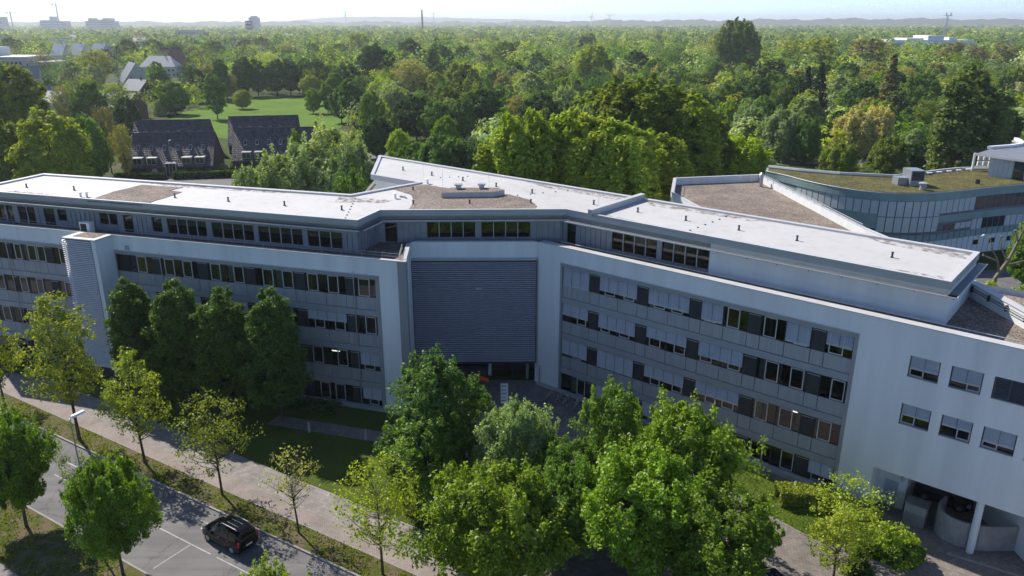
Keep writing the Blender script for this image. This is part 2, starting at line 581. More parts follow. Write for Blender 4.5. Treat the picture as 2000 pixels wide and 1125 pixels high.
def wall_holes(mb, F, a0, a1, z0, z1, holes, off=0.0, depth=0.3, mi=0):
    """wall face with real openings and their reveals"""
    A = sorted({a0, a1, *[h[0] for h in holes], *[h[1] for h in holes]})
    Z = sorted({z0, z1, *[h[2] for h in holes], *[h[3] for h in holes]})
    A = [a for a in A if a0 <= a <= a1]
    Z = [z for z in Z if z0 <= z <= z1]
    for i in range(len(A) - 1):
        for j in range(len(Z) - 1):
            am, zm = (A[i] + A[i + 1]) / 2, (Z[j] + Z[j + 1]) / 2
            if any(h[0] < am < h[1] and h[2] < zm < h[3] for h in holes):
                continue
            mb.face([F.pt(A[i], off, Z[j]), F.pt(A[i + 1], off, Z[j]), F.pt(A[i + 1], off, Z[j + 1]), F.pt(A[i], off, Z[j + 1])], mi)
    for h in holes:
        b0, b1, c0, c1 = h[:4]
        d = off + depth
        mb.face([F.pt(b0, off, c0), F.pt(b0, off, c1), F.pt(b0, d, c1), F.pt(b0, d, c0)], mi)
        mb.face([F.pt(b1, off, c0), F.pt(b1, d, c0), F.pt(b1, d, c1), F.pt(b1, off, c1)], mi)
        mb.face([F.pt(b0, off, c1), F.pt(b1, off, c1), F.pt(b1, d, c1), F.pt(b0, d, c1)], mi)
        mb.face([F.pt(b0, off, c0), F.pt(b0, d, c0), F.pt(b1, d, c0), F.pt(b1, off, c0)], mi)

def inset(poly, d):
    """polygon moved inwards by d (anticlockwise polygon)"""
    n = len(poly)
    out = []
    for i in range(n):
        p0, p1, p2 = Vector(poly[i - 1]), Vector(poly[i]), Vector(poly[(i + 1) % n])
        e1, e2 = (p1 - p0).normalized(), (p2 - p1).normalized()
        n1, n2 = Vector((-e1.y, e1.x)), Vector((-e2.y, e2.x))
        k = 1 + n1.dot(n2)
        out.append(tuple(p1 + (n1 + n2) * (d / max(k, 0.2))))
    return out

def sstep(a, b, x):
    t = max(0.0, min(1.0, (x - a) / (b - a)))
    return t * t * (3 - 2 * t)

def gz(x, y):
    """the yard falls a metre towards the delivery court on the right"""
    return -1.15 * sstep(19.5, 31.5, x) * (1 - sstep(56, 66, y))
# ------------------------------------------------------------------ ground, street and yard
def grid_sheet(x0, x1, y0, y1, nx, ny, zf):
    mb = MB()
    for j in range(ny + 1):
        for i in range(nx + 1):
            x, y = x0 + (x1 - x0) * i / nx, y0 + (y1 - y0) * j / ny
            mb.v.append((x, y, zf(x, y)))
    for j in range(ny):
        for i in range(nx):
            k = j * (nx + 1) + i
            mb.f.append((k, k + 1, k + nx + 2, k + nx + 1))
            mb.mi.append(0)
    return mb

mb = grid_sheet(-60, 60, 20, 80, 60, 30, lambda x, y: gz(x, y))
FAR = 16000
for a, b, c, d in ((-FAR, FAR, 80, FAR), (-FAR, FAR, -3000, 20), (-FAR, -60, 20, 80), (60, FAR, 20, 80)):
    zr = gz(60, 40) if a == 60 else 0
    mb.face([(a, c, zr), (b, c, zr), (b, d, zr), (a, d, zr)])
add(mb, 'ground', 'ground', kind='structure')

RD = 31.2                                   # the street runs this way down to the right
rd = Vector((math.cos(R_(-RD)), math.sin(R_(-RD))))
rn = Vector((-rd.y, rd.x))
def rp(t, o):                               # t along the street, o across it
    p = rd * t + rn * o
    return (p.x, p.y)
def strip(o0, o1, t0=-140, t1=60, n=1):
    a = [rp(t0 + (t1 - t0) * i / n, o0) for i in range(n + 1)]
    b = [rp(t0 + (t1 - t0) * i / n, o1) for i in range(n, -1, -1)]
    return a + b
def slab(name, poly, z, mat, label=None, base=-0.3):
    m = MB()
    m.prism(poly, base, z)
    return add(m, name, mat, kind='structure')

mb = MB()
mb.face([(x, y, 0.004) for x, y in strip(24.35, 31.6)])
add(mb, 'road', 'asphalt', kind='structure')
slab('kerb', strip(31.6, 31.75), 0.13, 'kerb')
slab('kerb', strip(24.2, 24.35), 0.13, 'kerb')
slab('grass_verge', strip(31.75, 33.75), 0.11, 'verge')
slab('path_edging', strip(33.75, 33.83), 0.125, 'kerb')
slab('cycle_path', strip(33.83, 35.25), 0.118, 'paver_pink')
slab('pavement', strip(35.25, 38.0, -140, 22), 0.122, 'paver_grey')
slab('near_verge', strip(19.6, 24.2), 0.10, 'verge')
slab('near_path', strip(14.5, 19.6), 0.108, 'paver_grey')
def marking(t0, t1, o0, o1):
    m = MB()
    m.face([(x, y, 0.009) for x, y in strip(o0, o1, t0, t1)])
    return add(m, 'road_marking', 'paint', kind='structure')
for t0, t1 in ((-88, -85.6), (-75, -72.6), (-62.1, -59.6), (-49.3, -42.2), (-41.6, -35.6), (-30, -24)):
    marking(t0, t1, 27.96, 28.05)
marking(-63, -59.5, 29.6, 29.7)
marking(-55, -52, 29.6, 29.7)
marking(-44.4, -44.32, 24.9, 27.9)
marking(-47.5, -41.5, 30.2, 30.28)

# front court, delivery yard and lawns, draped over the fall of the ground
def draped(name, poly, dz, mat, step=1.6):
    from mathutils.geometry import delaunay_2d_cdt
    def ins(p):
        c = False
        j = len(poly) - 1
        for i in range(len(poly)):
            if (poly[i][1] > p[1]) != (poly[j][1] > p[1]) and p[0] < (poly[j][0] - poly[i][0]) * (p[1] - poly[i][1]) / (poly[j][1] - poly[i][1]) + poly[i][0]:
                c = not c
            j = i
        return c
    vs = [Vector(p) for p in poly]
    n = len(vs)
    xs, ys = [p[0] for p in poly], [p[1] for p in poly]
    x = min(xs) + 0.37
    while x < max(xs):
        y = min(ys) + 0.41
        while y < max(ys):
            if x > 16 and ins((x, y)):
                vs.append(Vector((x, y)))
            y += step
        x += step
    r = delaunay_2d_cdt(vs, [(i, (i + 1) % n) for i in range(n)], [], 1, 1e-5)
    me = bpy.data.meshes.new(name)
    me.from_pydata([(v.x, v.y, dz + gz(v.x, v.y)) for v in r[0]], [], [tuple(f) for f in r[2]])
    me.update()
    if me.polygons[0].normal.z < 0:
        me.flip_normals()
    me.materials.append(M[mat])
    return put(name, me, kind='structure')
draped('court_paving', [rp(-22.5, 38.0), (-10.2, 56.5), (-11.5, 60.5), (-9.2, 66.0), (-9.2, 74.0), (2.6, 74.0), (14.6, 62.9), (19.3, 58), (19.3, 30), (10, 26), rp(24, 38.0)], 0.126, 'paver_court')
add(grid_sheet(19.3, 62, 24, 58, 40, 34, lambda x, y: 0.126 + gz(x, y)), 'delivery_court', 'paver_court', kind='structure')
lawn_r = [(18.6, 51.6), (21.7, 48.0), (24.2, 46.6), (26.9, 45.3), (29.3, 46.8), (27.9, 49.2), (25.6, 51.8), (14.9, 62.6), (14.4, 62.2), (16.9, 56.6)]
draped('lawn', lawn_r, 0.175, 'lawn')
mb = MB()
ed = [(14.4, 62.2), (16.9, 56.6), (18.6, 51.6), (21.7, 48.0), (24.2, 46.6), (26.9, 45.3), (29.3, 46.8)]
mb.tube([(x, y, gz(x, y) + 0.13) for x, y in ed], 0.085, 6)
add(mb, 'lawn_edging', 'kerb', kind='structure')
draped('lawn', [rp(-140, 38.05), rp(-22.5, 38.05), (-10.3, 56.5), (-11.6, 60.5), (-9.4, 65.8), (-48, 77.8), (-100, 94)], 0.128, 'lawn')

# ------------------------------------------------------------------ the office building
FL = Frame(-12.31, 67.49, -16.8)            # left wing facade
FR = Frame(26.19, 53.55, -40.3)             # right wing facade
FE = Frame(2.5, 73.65, 0.6)                 # entrance facade between them
mb = MB()
mb.prism([FL.xy(-9.5, -6.0), FL.xy(3.4, -6.0), FL.xy(3.4, -4.2), FL.xy(-9.5, -4.2)], -0.2, 0.134)
add(mb, 'garden_path', 'paver_court', kind='structure')
ZP, ZT, ZR = 15.45, 15.0, 18.6              # parapet, terrace and roof heights

B = empty('office_building', (0, 74, 0), 'large white office block with folded wings, flat pale roof and set-back top floor', 'building')

def part(mb, name, mats, parent=None, label=None):
    return add(mb, name, mats, parent or B, label=label)
def piece(name, w, d, h, mat, F, s, off, z, parent=None):
    return put(name, boxmesh(name, w, d, h, mat), parent or B, F.mat(s, off, z))

# plan of the wings
L0, L1 = -51.0, 2.72                        # left wing along its facade
R0, R1 = -31.05, 16.5
rowz = [13.5 - 3.79 * k for k in range(4)]

# --- outer walls ---
mb = MB()
stripL1 = (-30.35, 0.0, -0.35, 13.9)
stripL2 = (L0 + 0.8, -33.95, -0.35, 13.9)
wall_holes(mb, FL, L0, 1.9, -1.5, ZP, [stripL1, stripL2], 0, 0.32)
part(mb, 'left_wing_wall', 'render')
mb = MB()
FL.box(mb, 1.9, L1, 0.003, 0.4, -1.5, ZP - 0.02)
part(mb, 'grey_end_strip', 'render_grey')
mb = MB()
p0, p1 = FL.pt(L1, 0.003), FE.pt(-12.58, 0.0)
mb.face([(p0[0], p0[1], -1.5), (p1[0], p1[1], -1.5), (p1[0], p1[1], ZP), (p0[0], p0[1], ZP)])
part(mb, 'niche_side_wall', 'render')
mb = MB()
e0, e1 = FL.pt(L0, 0), FL.pt(L0, 13.8)
mb.face([(e1[0], e1[1], -1.5), (e0[0], e0[1], -1.5), (e0[0], e0[1], ZP), (e1[0], e1[1], ZP)])
part(mb, 'end_wall', 'render')
stripR = (-28.12, 0.0, -0.35, 13.9)
sq = [(a, b, c, d) for (c, d) in ((11.5, 13.16), (7.63, 9.31)) for (a, b) in ((3.66, 5.68), (6.37, 8.38), (9.02, 11.06), (11.68, 13.7))]
mb = MB()
wall_holes(mb, FR, R0, R1, -1.5, ZP, [stripR, (2.5, R1 - 0.4, -1.5, 3.38)] + sq, 0, 0.34)
mb.face([FR.pt(R1, 0, -1.5), FR.pt(R1, 14, -1.5), FR.pt(R1, 14, ZP), FR.pt(R1, 0, ZP)])
part(mb, 'right_wing_wall', 'render')
mb = MB()
wall_holes(mb, FE, -12.58, 0.03, -1.5, ZP, [(-12.4, -0.1, -1.5, 2.5)], 0, 0.3)
part(mb, 'entrance_wall', 'render')

# back walls (closing the volumes)
FB = FR
mb = MB()
bk = [FL.xy(L0, 13.8), FL.xy(-8.6, 13.8), FR.xy(-51.5, 1.5), FR.xy(-60.5, 1.5), FR.xy(-70, 12.6), FR.xy(R1, 14)]
for a, b in zip(bk[:-1], bk[1:]):
    mb.face([(b[0], b[1], -1.0), (a[0], a[1], -1.0), (a[0], a[1], ZP), (b[0], b[1], ZP)])
part(mb, 'rear_wall', 'render')

# terrace deck under the set-back storey
deck = [FL.xy(L0, 0.35), FL.xy(L1 - 0.35, 0.35), (FE.xy(-12.9, 0.35)), FE.xy(-0.2, 0.35), FR.xy(R1 - .3, 0.35), FR.xy(R1 - .3, 13.6), FR.xy(-69.6, 12.4), FR.xy(-60.4, 1.7), FR.xy(-51.5, 1.7), FL.xy(-8.6, 13.5), FL.xy(L0, 13.5)]
mb = MB()
mb.prism(deck, ZT - 0.5, ZT)
part(mb, 'terrace_deck', 'gravel')

# coping round the parapets: butt-jointed lengths
def coping_run(F, a0, a1, seg=3.0, o0=-0.06, o1=0.36, z=ZP):
    n = max(1, round((a1 - a0) / seg))
    w = (a1 - a0) / n
    for i in range(n):
        piece('coping', w - 0.008, o1 - o0, 0.07, 'coping', F, a0 + i * w, o0, z)
coping_run(FL, L0, -34.1)
coping_run(FL, -29.95, L1 + 0.05)
coping_run(FE, -12.2, -0.25)
coping_run(FR, R0 + 0.3, R1, 3.0, -0.06, 0.78)
FS = Frame(p1[0], p1[1], math.degrees(math.atan2(p0[1] - p1[1], p0[0] - p1[0])))
# side parapet of the entrance niche
_ln = math.hypot(p0[0] - p1[0], p0[1] - p1[1])
FSn = Frame(p0[0], p0[1], math.degrees(math.atan2(p1[1] - p0[1], p1[0] - p0[0])))
coping_run(FSn, 0.36, _ln - 0.4, 3.3, -0.06, 0.36)
mb = MB()
FL.box(mb, L0, L1, 0.06, 0.30, ZT - 0.3, ZP - 0.003)
FE.box(mb, -12.4, 0.0, 0.06, 0.30, ZT - 0.3, ZP - 0.003)
FR.box(mb, R0 + 0.6, R1, 0.06, 0.72, ZT - 0.3, ZP - 0.003)
FSn.box(mb, 0.3, _ln - 0.3, 0.06, 0.30, ZT - 0.3, ZP - 0.003)
part(mb, 'parapet_core', 'render')

# --- window strips ---
def sash_mesh(w, h, bar=0.075):
    def mk():
        m = MB()
        m.box(0, w, -0.05, 0.03, 0, bar)
        m.box(0, w, -0.05, 0.03, h - bar, h)
        m.box(0, bar, -0.05, 0.03, bar, h - bar)
        m.box(w - bar, w, -0.05, 0.03, bar, h - bar)
        return m.mesh('sash', 'alu')
    return shared(('sash', round(w, 2), round(h, 2)), mk)
def frame_mesh(w, h, bar=0.05):
    def mk():
        m = MB()
        m.box(0, w, 0, 0.10, 0, bar)
        m.box(0, w, 0, 0.10, h - bar, h)
        m.box(0, bar, 0, 0.10, bar, h - bar)
        m.box(w - bar, w, 0, 0.10, bar, h - bar)
        return m.mesh('window_frame', 'dark')
    return shared(('wframe', round(w, 2), round(h, 2)), mk)
def pane_mesh(w, h):
    def mk():
        m = MB()
        m.face([(0, 0.05, 0), (w, 0.05, 0), (w, 0.05, h), (0, 0.05, h)])
        return m.mesh('pane', 'glass')
    return shared(('pane', round(w, 2), round(h, 2)), mk)
def blind_mesh(w, h, cords, mat='blind'):
    def mk():
        m = MB()
        p = 0.115
        n = int(h / p)
        for i in range(n):
            z = -i * p
            m.face([(0.03, -0.035, z - p * 0.90), (w - 0.03, -0.035, z - p * 0.90), (w - 0.03, 0.030, z - 0.03), (0.03, 0.030, z - 0.03)])
        m.box(0.03, w - 0.03, -0.04, 0.02, -h - 0.05, -n * p - 0.005)
        for c in range(cords + 1):
            x = 0.02 + (w - 0.05) * c / cords
            m.box(x, x + 0.03, -0.058, -0.044, -h, 0, 1)
        return m.mesh('blind', [mat, 'zinc_dark'])
    return shared(('blind', round(w, 2), round(h, 2), cords, mat), mk)

HW = 1.90
def window(F, s0, s1, zb, h, sashes, off=0.24, curtain=None):
    """glazing of one bay: dark fixed frame with panes, light opening sashes"""
    w = s1 - s0
    o = put('window', frame_mesh(w, h), B, F.mat(s0, off, zb))
    cuts = sorted(sashes)
    edges = [s0]
    for a, b in cuts:
        edges += [a, b]
    edges.append(s1)
    for i in range(len(edges) - 1):
        a, b = edges[i], edges[i + 1]
        if b - a < 0.12:
            continue
        if i % 2 == 1:
            put('sash', sash_mesh(b - a, h - 0.16), o, F.mat(a, off, zb + 0.06))
            put('pane', pane_mesh(b - a - 0.1, h - 0.26), o, F.mat(a + 0.05, off - 0.04, zb + 0.11))
        else:
            put('pane', pane_mesh(b - a - 0.04, h - 0.06), o, F.mat(a + 0.02, off, zb + 0.03))
    if curtain:
        for (a, b) in curtain:
            def mk():
                m = MB()
                n = 10
                for k in range(n):
                    x0, x1 = 0.6 * k / n, 0.6 * (k + 1) / n
                    m.face([(x0, 0.04 * (k % 2), 0), (x1, 0.04 * ((k + 1) % 2), 0), (x1, 0.04 * ((k + 1) % 2), 1.85), (x0, 0.04 * (k % 2), 1.85)])
                return m.mesh('curtain', 'curtain')
            put('curtain', shared('curtain', mk), o, F.mat(a, off + 0.18, zb) @ Matrix.Diagonal(((b - a) / 0.6, 1, h / 1.9, 1)))
    return o

def blind(F, s0, s1, zt, drop, cords, mat='blind', off=0.15):
    put('blind', blind_mesh(s1 - s0, drop, cords, mat), B, F.mat(s0, off, zt))

def spandrels(F, joints, z0, z1, off=0.17):
    for a, b in zip(joints[:-1], joints[1:]):
        piece('spandrel_panel', b - a - 0.055, 0.12, z1 - z0 - 0.03, 'spandrel', F, a + 0.027, off, z0 + 0.015)
def darkpanel(F, s0, s1, zb, h, off=0.16):
    """narrow dark ventilation panel with fine ribs"""
    w = s1 - s0 - 0.06
    def mk():
        m = MB()
        m.box(0, w, 0.02, 0.12, 0, h - 0.2)
        k = 0
        while 0.05 * k < w - 0.03:
            m.box(0.05 * k, 0.05 * k + 0.02, 0, 0.02, 0.03, h - 0.23)
            k += 1
        m.box(0, w, 0.05, 0.12, h - 0.17, h)
        return m.mesh('ventilation_panel', 'darkpanel')
    o = put('ventilation_panel', shared(('dark', round(w, 2), round(h, 2)), mk), B, F.mat(s0 + 0.03, off, zb))
    put('top_rail', boxmesh('top_rail', w, 0.06, 0.03, 'alu'), o, F.mat(s0 + 0.03, off - 0.02, zb + h - 0.2))
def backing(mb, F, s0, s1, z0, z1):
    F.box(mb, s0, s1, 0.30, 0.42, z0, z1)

def strip_zone(F, s0, s1, joints, darks, bays, blinds, lw=0.22, rw=0.3):
    """all floors of one glazed strip"""
    bk_ = MB()
    for k, zt in enumerate(rowz):
        zb = zt - HW
        zs = zb - 1.25 if k < 3 else -0.32
        spandrels(F, joints, zs, zb)
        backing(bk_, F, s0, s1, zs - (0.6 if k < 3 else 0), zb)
        for a, b in darks:
            darkpanel(F, a, b, zb, HW)
            backing(bk_, F, a, b, zb, zt)
        if k < 3:
            n = max(1, round((s1 - s0) / 7.0))
            w = (s1 - s0 - 0.04) / n
            for i in range(n):
                a = s0 + 0.02 + w * i
                m = MB()
                m.hexa([(0, 0.0, 0), (w - 0.01, 0.0, 0), (w - 0.01, 0.28, 0), (0, 0.28, 0), (0, 0.06, 0.58), (w - 0.01, 0.06, 0.58), (w - 0.01, 0.28, 0.58), (0, 0.28, 0.58)])
                put('floor_band', shared(('band', round(w, 3)), lambda: m.mesh('floor_band', 'band')), B, F.mat(a, 0.02, zs - 0.595))
        for (a, b, sashes, cur) in bays[k]:
            window(F, a, b, zb, HW, sashes, curtain=cur)
        for (a, b, fr, cords) in blinds[k]:
            blind(F, a + 0.03, b - 0.03, zt, HW * fr, cords)
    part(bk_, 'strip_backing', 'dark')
    fm = MB()
    F.box(fm, s0 - 0.003, s1 + 0.003, -0.03, 0.34, 13.5, 13.88)
    F.box(fm, s0 - lw, s0 + 0.0, -0.02, 0.34, -0.34, 13.86)
    F.box(fm, s1 + 0.004, s1 + rw, -0.02, 0.34, -0.34, 13.86)
    part(fm, 'strip_frame', 'band')
    tm = MB()
    F.box(tm, s0 - lw, s1 + rw, -0.10, 0.02, 13.885, 13.93)
    part(tm, 'flashing', 'alu')

# right wing strip
dR = [(-24.68, -23.6), (-19.4, -18.32), (-14.1, -13.04), (-8.82, -7.68), (-3.5, -2.42)]
jR = [-27.9, -26.77, -24.66, -23.6, -21.5, -19.4, -18.3, -16.2, -14.1, -13.04, -10.93, -8.8, -7.68, -5.6, -3.5, -2.42, -0.3]
def bay_row(joints, darks, sash, cur=None):
    out = []
    for a, b in zip(joints[:-1], joints[1:]):
        if any(abs(a - d0) < 0.2 for d0, d1 in darks):
            continue
        ss = [q for q in sash if q[0] >= a - 0.05 and q[1] <= b + 0.05]
        cc = [q for q in (cur or []) if q[0] >= a - 0.05 and q[1] <= b + 0.05]
        out.append((a, b, ss, cc))
    return out
sR = [
    [(-26.2, -25.0), (-23.0, -21.9), (-20.9, -19.8), (-17.7, -16.6), (-15.9, -14.8), (-12.7, -11.6), (-10.64, -9.54), (-7.43, -6.36), (-4.9, -3.8), (-2.15, -1.05)],
    [(-26.1, -25.05), (-23.3, -22.3), (-21.2, -20.1), (-17.95, -16.8), (-15.4, -14.3), (-12.8, -11.7), (-10.2, -9.1), (-6.92, -5.8), (-4.8, -3.7), (-1.55, -0.5)],
    [(-26.5, -25.5), (-23.2, -22.2), (-20.9, -19.8), (-17.6, -16.6), (-15.3, -14.3), (-12.0, -11.0), (-10.4, -9.3), (-7.4, -6.3), (-5.3, -4.2), (-2.1, -1.05)],
    [(-25.9, -24.9), (-23.0, -22.0), (-20.9, -19.9), (-17.6, -16.5), (-15.2, -14.2), (-12.2, -11.1), (-10.2, -9.1), (-7.4, -6.31), (-4.73, -3.65), (-2.1, -1.0)]]
cR = [[], [(-7.5, -6.95), (-3.9, -3.6)], [(-7.6, -6.9), (-3.9, -3.6)], [(-26.7, -26.0)]]
bR = [
    [(-27.9, -24.7, .98, 3), (-23.6, -19.4, .745, 4), (-18.3, -14.1, .785, 4), (-13.04, -10.95, .89, 2), (-5.62, -3.52, .885, 2), (-2.42, -0.32, .58, 2)],
    [(-27.9, -24.7, .60, 3), (-23.6, -19.4, .725, 4), (-18.3, -14.1, .51, 4), (-13.04, -8.82, .68, 4)],
    [(-27.9, -24.7, .82, 3), (-23.6, -19.4, .92, 4), (-18.3, -14.1, .60, 4), (-13.04, -8.82, .60, 4)],
    [(-23.6, -19.4, .7, 4), (-18.3, -14.1, .76, 4), (-2.42, -0.32, .63, 2)]]
strip_zone(FR, -27.9, -0.3, jR, dR, [bay_row(jR, dR, sR[k], cR[k]) for k in range(4)], bR)

# left wing strip, and its continuation beyond the stair tower
dL = [(-3.65, -2.6), (-9.1, -8.0), (-14.6, -13.5), (-20.1, -18.98), (-25.58, -24.5)]
jL = [-30.1, -28.5, -27.72, -25.58, -24.5, -22.28, -20.13, -18.96, -16.82, -14.62, -13.52, -11.3, -9.11, -8.0, -5.8, -3.66, -2.6, -0.42]
sL = [
    [(-27.55, -26.4), (-24.15, -23.0), (-21.95, -20.85), (-18.65, -17.5), (-15.97, -14.83), (-12.65, -11.5), (-10.45, -9.3), (-7.72, -6.6), (-5.52, -4.42), (-2.3, -1.14)],
    [(-27.3, -26.2), (-24.0, -22.9), (-21.6, -20.5), (-18.2, -17.1), (-16.0, -14.9), (-12.9, -11.8), (-10.8, -9.7), (-7.3, -6.22), (-5.1, -4.0), (-1.8, -0.7)],
    [(-27.3, -26.2), (-24.0, -22.9), (-21.6, -20.5), (-18.2, -17.1), (-16.0, -14.9), (-12.9, -11.8), (-10.6, -9.5), (-7.83, -6.71), (-5.1, -4.0), (-2.2, -1.1)],
    [(-27.3, -26.2), (-24.0, -22.9), (-21.6, -20.5), (-18.2, -17.1), (-16.0, -14.9), (-12.9, -11.8), (-10.8, -9.7), (-7.3, -6.25), (-5.62, -4.53), (-1.9, -0.9)]]
cL = [[(-11.25, -10.6), (-16.75, -16.1), (-22.1, -21.98)], [], [], []]
bL = [[], [(-27.7, -25.6, .85, 2), (-22.28, -20.15, .7, 2), (-18.96, -14.62, .6, 4), (-8.0, -3.68, .47, 4)],
      [(-13.5, -9.12, .5, 4), (-2.6, -0.44, .68, 2)], [(-2.6, -0.44, .62, 2)]]
strip_zone(FL, -30.1, -0.42, jL, dL, [bay_row(jL, dL, sL[k], cL[k]) for k in range(4)], bL, 0.2, 0.4)
jM = [-50.0, -48.0, -46.0, -44.95, -44.15, -42.7, -40.65, -39.5, -38.45, -36.4, -34.2]
dM = [(-44.95, -44.15), (-39.5, -38.45)]
sM = [[(-47.4, -46.3), (-43.75, -42.85), (-41.9, -40.8), (-40.62, -39.55), (-37.6, -36.48)],
      [(-47.2, -46.2), (-43.9, -42.9), (-41.6, -40.7), (-37.7, -36.6)],
      [(-47.4, -46.3), (-43.8, -42.9), (-41.9, -40.8), (-37.6, -36.5)], [(-47.4, -46.3), (-43.8, -42.9), (-41.9, -40.8), (-37.6, -36.5)]]
strip_zone(FL, -50.0, -34.2, jM, dM, [bay_row(jM, dM, sM[k], [(-42.6, -42.0)] if k == 0 else []) for k in range(4)], [[], [], [], []], 0.2, 0.05)

# rain pipes on the left wing, a small wall lamp, lit tube lamps in two rooms
for s in (-24.45, -2.68, -44.55):
    mb = MB()
    mb.tube([FL.pt(s, 0.0, 0.0), FL.pt(s, 0.0, 14.1)], 0.045, 6)
    for z in (3, 7, 11, 13.7):
        FL.box(mb, s - 0.08, s + 0.08, 0.0, 0.2, z, z + 0.05)
    part(mb, 'rain_pipe', 'steel')
mb = MB()
FL.box(mb, -28.5, -28.05, -0.12, 0.02, 14.05, 14.5)
part(mb, 'wall_grille', 'fascia')
for F, s, z in ((FR, -4.4, 5.55), (FL, -6.0, 5.35)):
    mb = MB()
    F.box(mb, s, s + 0.9, 0.62, 0.72, z, z + 0.06)
    part(mb, 'tube_lamp', 'tube')

# square windows of the end bay
drops = [0.62, 0.68, 1.0, 0.6, 0.55, 0.50, 0.70, 0.6]
for i, (a, b, c, d) in enumerate(sq):
    o = window(FR, a, b, c + 0.0, d - c, [(a + 0.08, (a + b) / 2), ((a + b) / 2 + 0.08, b - 0.08)][i % 2:i % 2 + 1], off=0.22)
    put('sill', boxmesh('sill', b - a, 0.30, 0.05, 'band'), o, FR.mat(a, -0.06, c + 0.002))
    blind(FR, a + 0.05, b - 0.05, d - 0.02, (d - c) * drops[i] - 0.05, 2, 'darkpanel' if i == 2 else 'blind', 0.12)

# --- interior: slabs and a corridor wall behind the glass ---
for F, a0, a1 in ((FR, R0 + 0.5, R1 - 0.5), (FL, L0 + 0.5, -0.9)):
    for z in (-0.15, 2.35, 6.1, 9.85, 13.75):
        if F is FR and z < 3:
            a1_ = 2.2
        else:
            a1_ = a1
        mb = MB()
        F.box(mb, a0, a1_, 0.5, 6.5, z - 0.25, z)
        part(mb, 'floor_slab', 'interior')
    mb = MB()
    F.box(mb, a0, 2.2 if F is FR else a1, 5.2, 5.35, -0.15, 13.5)
    s = a0 + 2
    while s < min(a1, 2.0):
        F.box(mb, s, s + 0.1, 0.55, 5.2, -0.1, 13.5)
        s += 5.4
    part(mb, 'room_walls', 'interior')
rnd = random.Random(5)
for F, js in ((FR, jR), (FL, jL)):
    for k, zt in enumerate(rowz):
        for a, b in zip(js[:-1], js[1:]):
            if b - a > 1.5 and rnd.random() < 0.5:
                z = zt - HW - 0.05
                piece('desk', 1.4, 0.7, 0.05, 'wood', F, a + 0.3, 0.6 + rnd.random(), z)

# --- stair tower with horizontal louvres on the left wing ---
T0, T1, TO = -34.0, -30.02, -2.25
TW = put('stair_tower', None, B, FL.mat(T0, TO, 0))
mb = MB()
FL.box(mb, T1 - 0.5, T1, TO, 0.0, -0.5, 15.4)
FL.box(mb, T0, T1 - 0.5, TO + 0.45, 0.0, -0.5, 15.35)
part(mb, 'shaft', 'render', TW)
mb = MB()
mb.prism([FL.xy(T0 - 0.08, TO - 0.1), FL.xy(T1 + 0.08, TO - 0.1), FL.xy(T1 + 0.08, 0.3), FL.xy(T0 - 0.08, 0.0)], 15.4, 15.52)
part(mb, 'cap', 'coping', TW)
mb = MB()
mb.prism([FL.xy(T0 + 0.7, TO + 0.55), FL.xy(T1 - 0.6, TO + 0.55), FL.xy(T1 - 0.6, -0.02), FL.xy(T0 + 0.7, -0.02)], 15.41, 15.55)
part(mb, 'gravel_bed', 'gravel', TW)
nsl = 69
for i in range(nsl):
    z = 15.2 - i * (13.9 / nsl)
    def mk():
        m = MB()
        w = T1 - T0 - 0.54
        m.hexa([(0, -0.12, -0.02), (w, -0.12, -0.02), (w, 0.06, 0.03), (0, 0.06, 0.03), (0, -0.12, 0.02), (w, -0.12, 0.02), (w, 0.06, 0.07), (0, 0.06, 0.07)])
        # return along the left flank
        m.hexa([(-0.16, -0.12, -0.02), (-0.002, -0.12, -0.02), (-0.002, 2.2, 0.03), (-0.16, 2.2, -0.02), (-0.16, -0.12, 0.02), (-0.002, -0.12, 0.02), (-0.002, 2.2, 0.07), (-0.16, 2.2, 0.02)])
        return m.mesh('slat', 'slat_sky_sheen')
    put('slat', shared('towerslat', mk), TW, FL.mat(T0 + 0.02, TO - 0.02, z))
mb = MB()
FL.box(mb, T0 + 0.06, T1 - 0.52, TO + 0.2, TO + 0.4, -0.4, 15.33)
part(mb, 'louvre_backing', 'dark', TW)

# --- big louvre screen over the entrance ---
LV = put('louvre_screen', None, B, FE.mat(-12.55, -0.2, 2.5))
n = 50
w = 12.42
for i in range(n):
    z = 2.62 + i * (13.55 - 2.62) / n
    def mk():
        m = MB()
        m.hexa([(0, -0.11, -0.012), (w, -0.11, -0.012), (w, 0.07, 0.035), (0, 0.07, 0.035), (0, -0.11, 0.012), (w, -0.11, 0.012), (w, 0.07, 0.06), (0, 0.07, 0.06)])
        return m.mesh('slat', 'slat')
    put('slat', shared('screenslat', mk), LV, FE.mat(-12.5, -0.22, z))
mb = MB()
FE.box(mb, -12.56, -0.02, -0.03, -0.006, 2.5, 13.7)
part(mb, 'screen_backing', 'dark', LV)
mb = MB()
FE.box(mb, -12.58, -0.02, -0.36, 0.0, 13.62, 13.80)
part(mb, 'screen_head', 'fascia', LV)
mb = MB()
FE.box(mb, -12.60, -12.505, -0.34, 0.0, 2.5, 13.61)
FE.box(mb, -0.075, -0.01, -0.34, 0.0, 2.5, 13.61)
FE.box(mb, -12.58, -0.02, -0.34, 0.0, 2.38, 2.5)
part(mb, 'screen_edge', 'dark', LV)
for px, pz in ((-10.5, 13.35), (-6.2, 10.6)):
    piece('nest_box', 0.7, 0.1, 0.07, 'alu', FE, px, -0.36, pz)

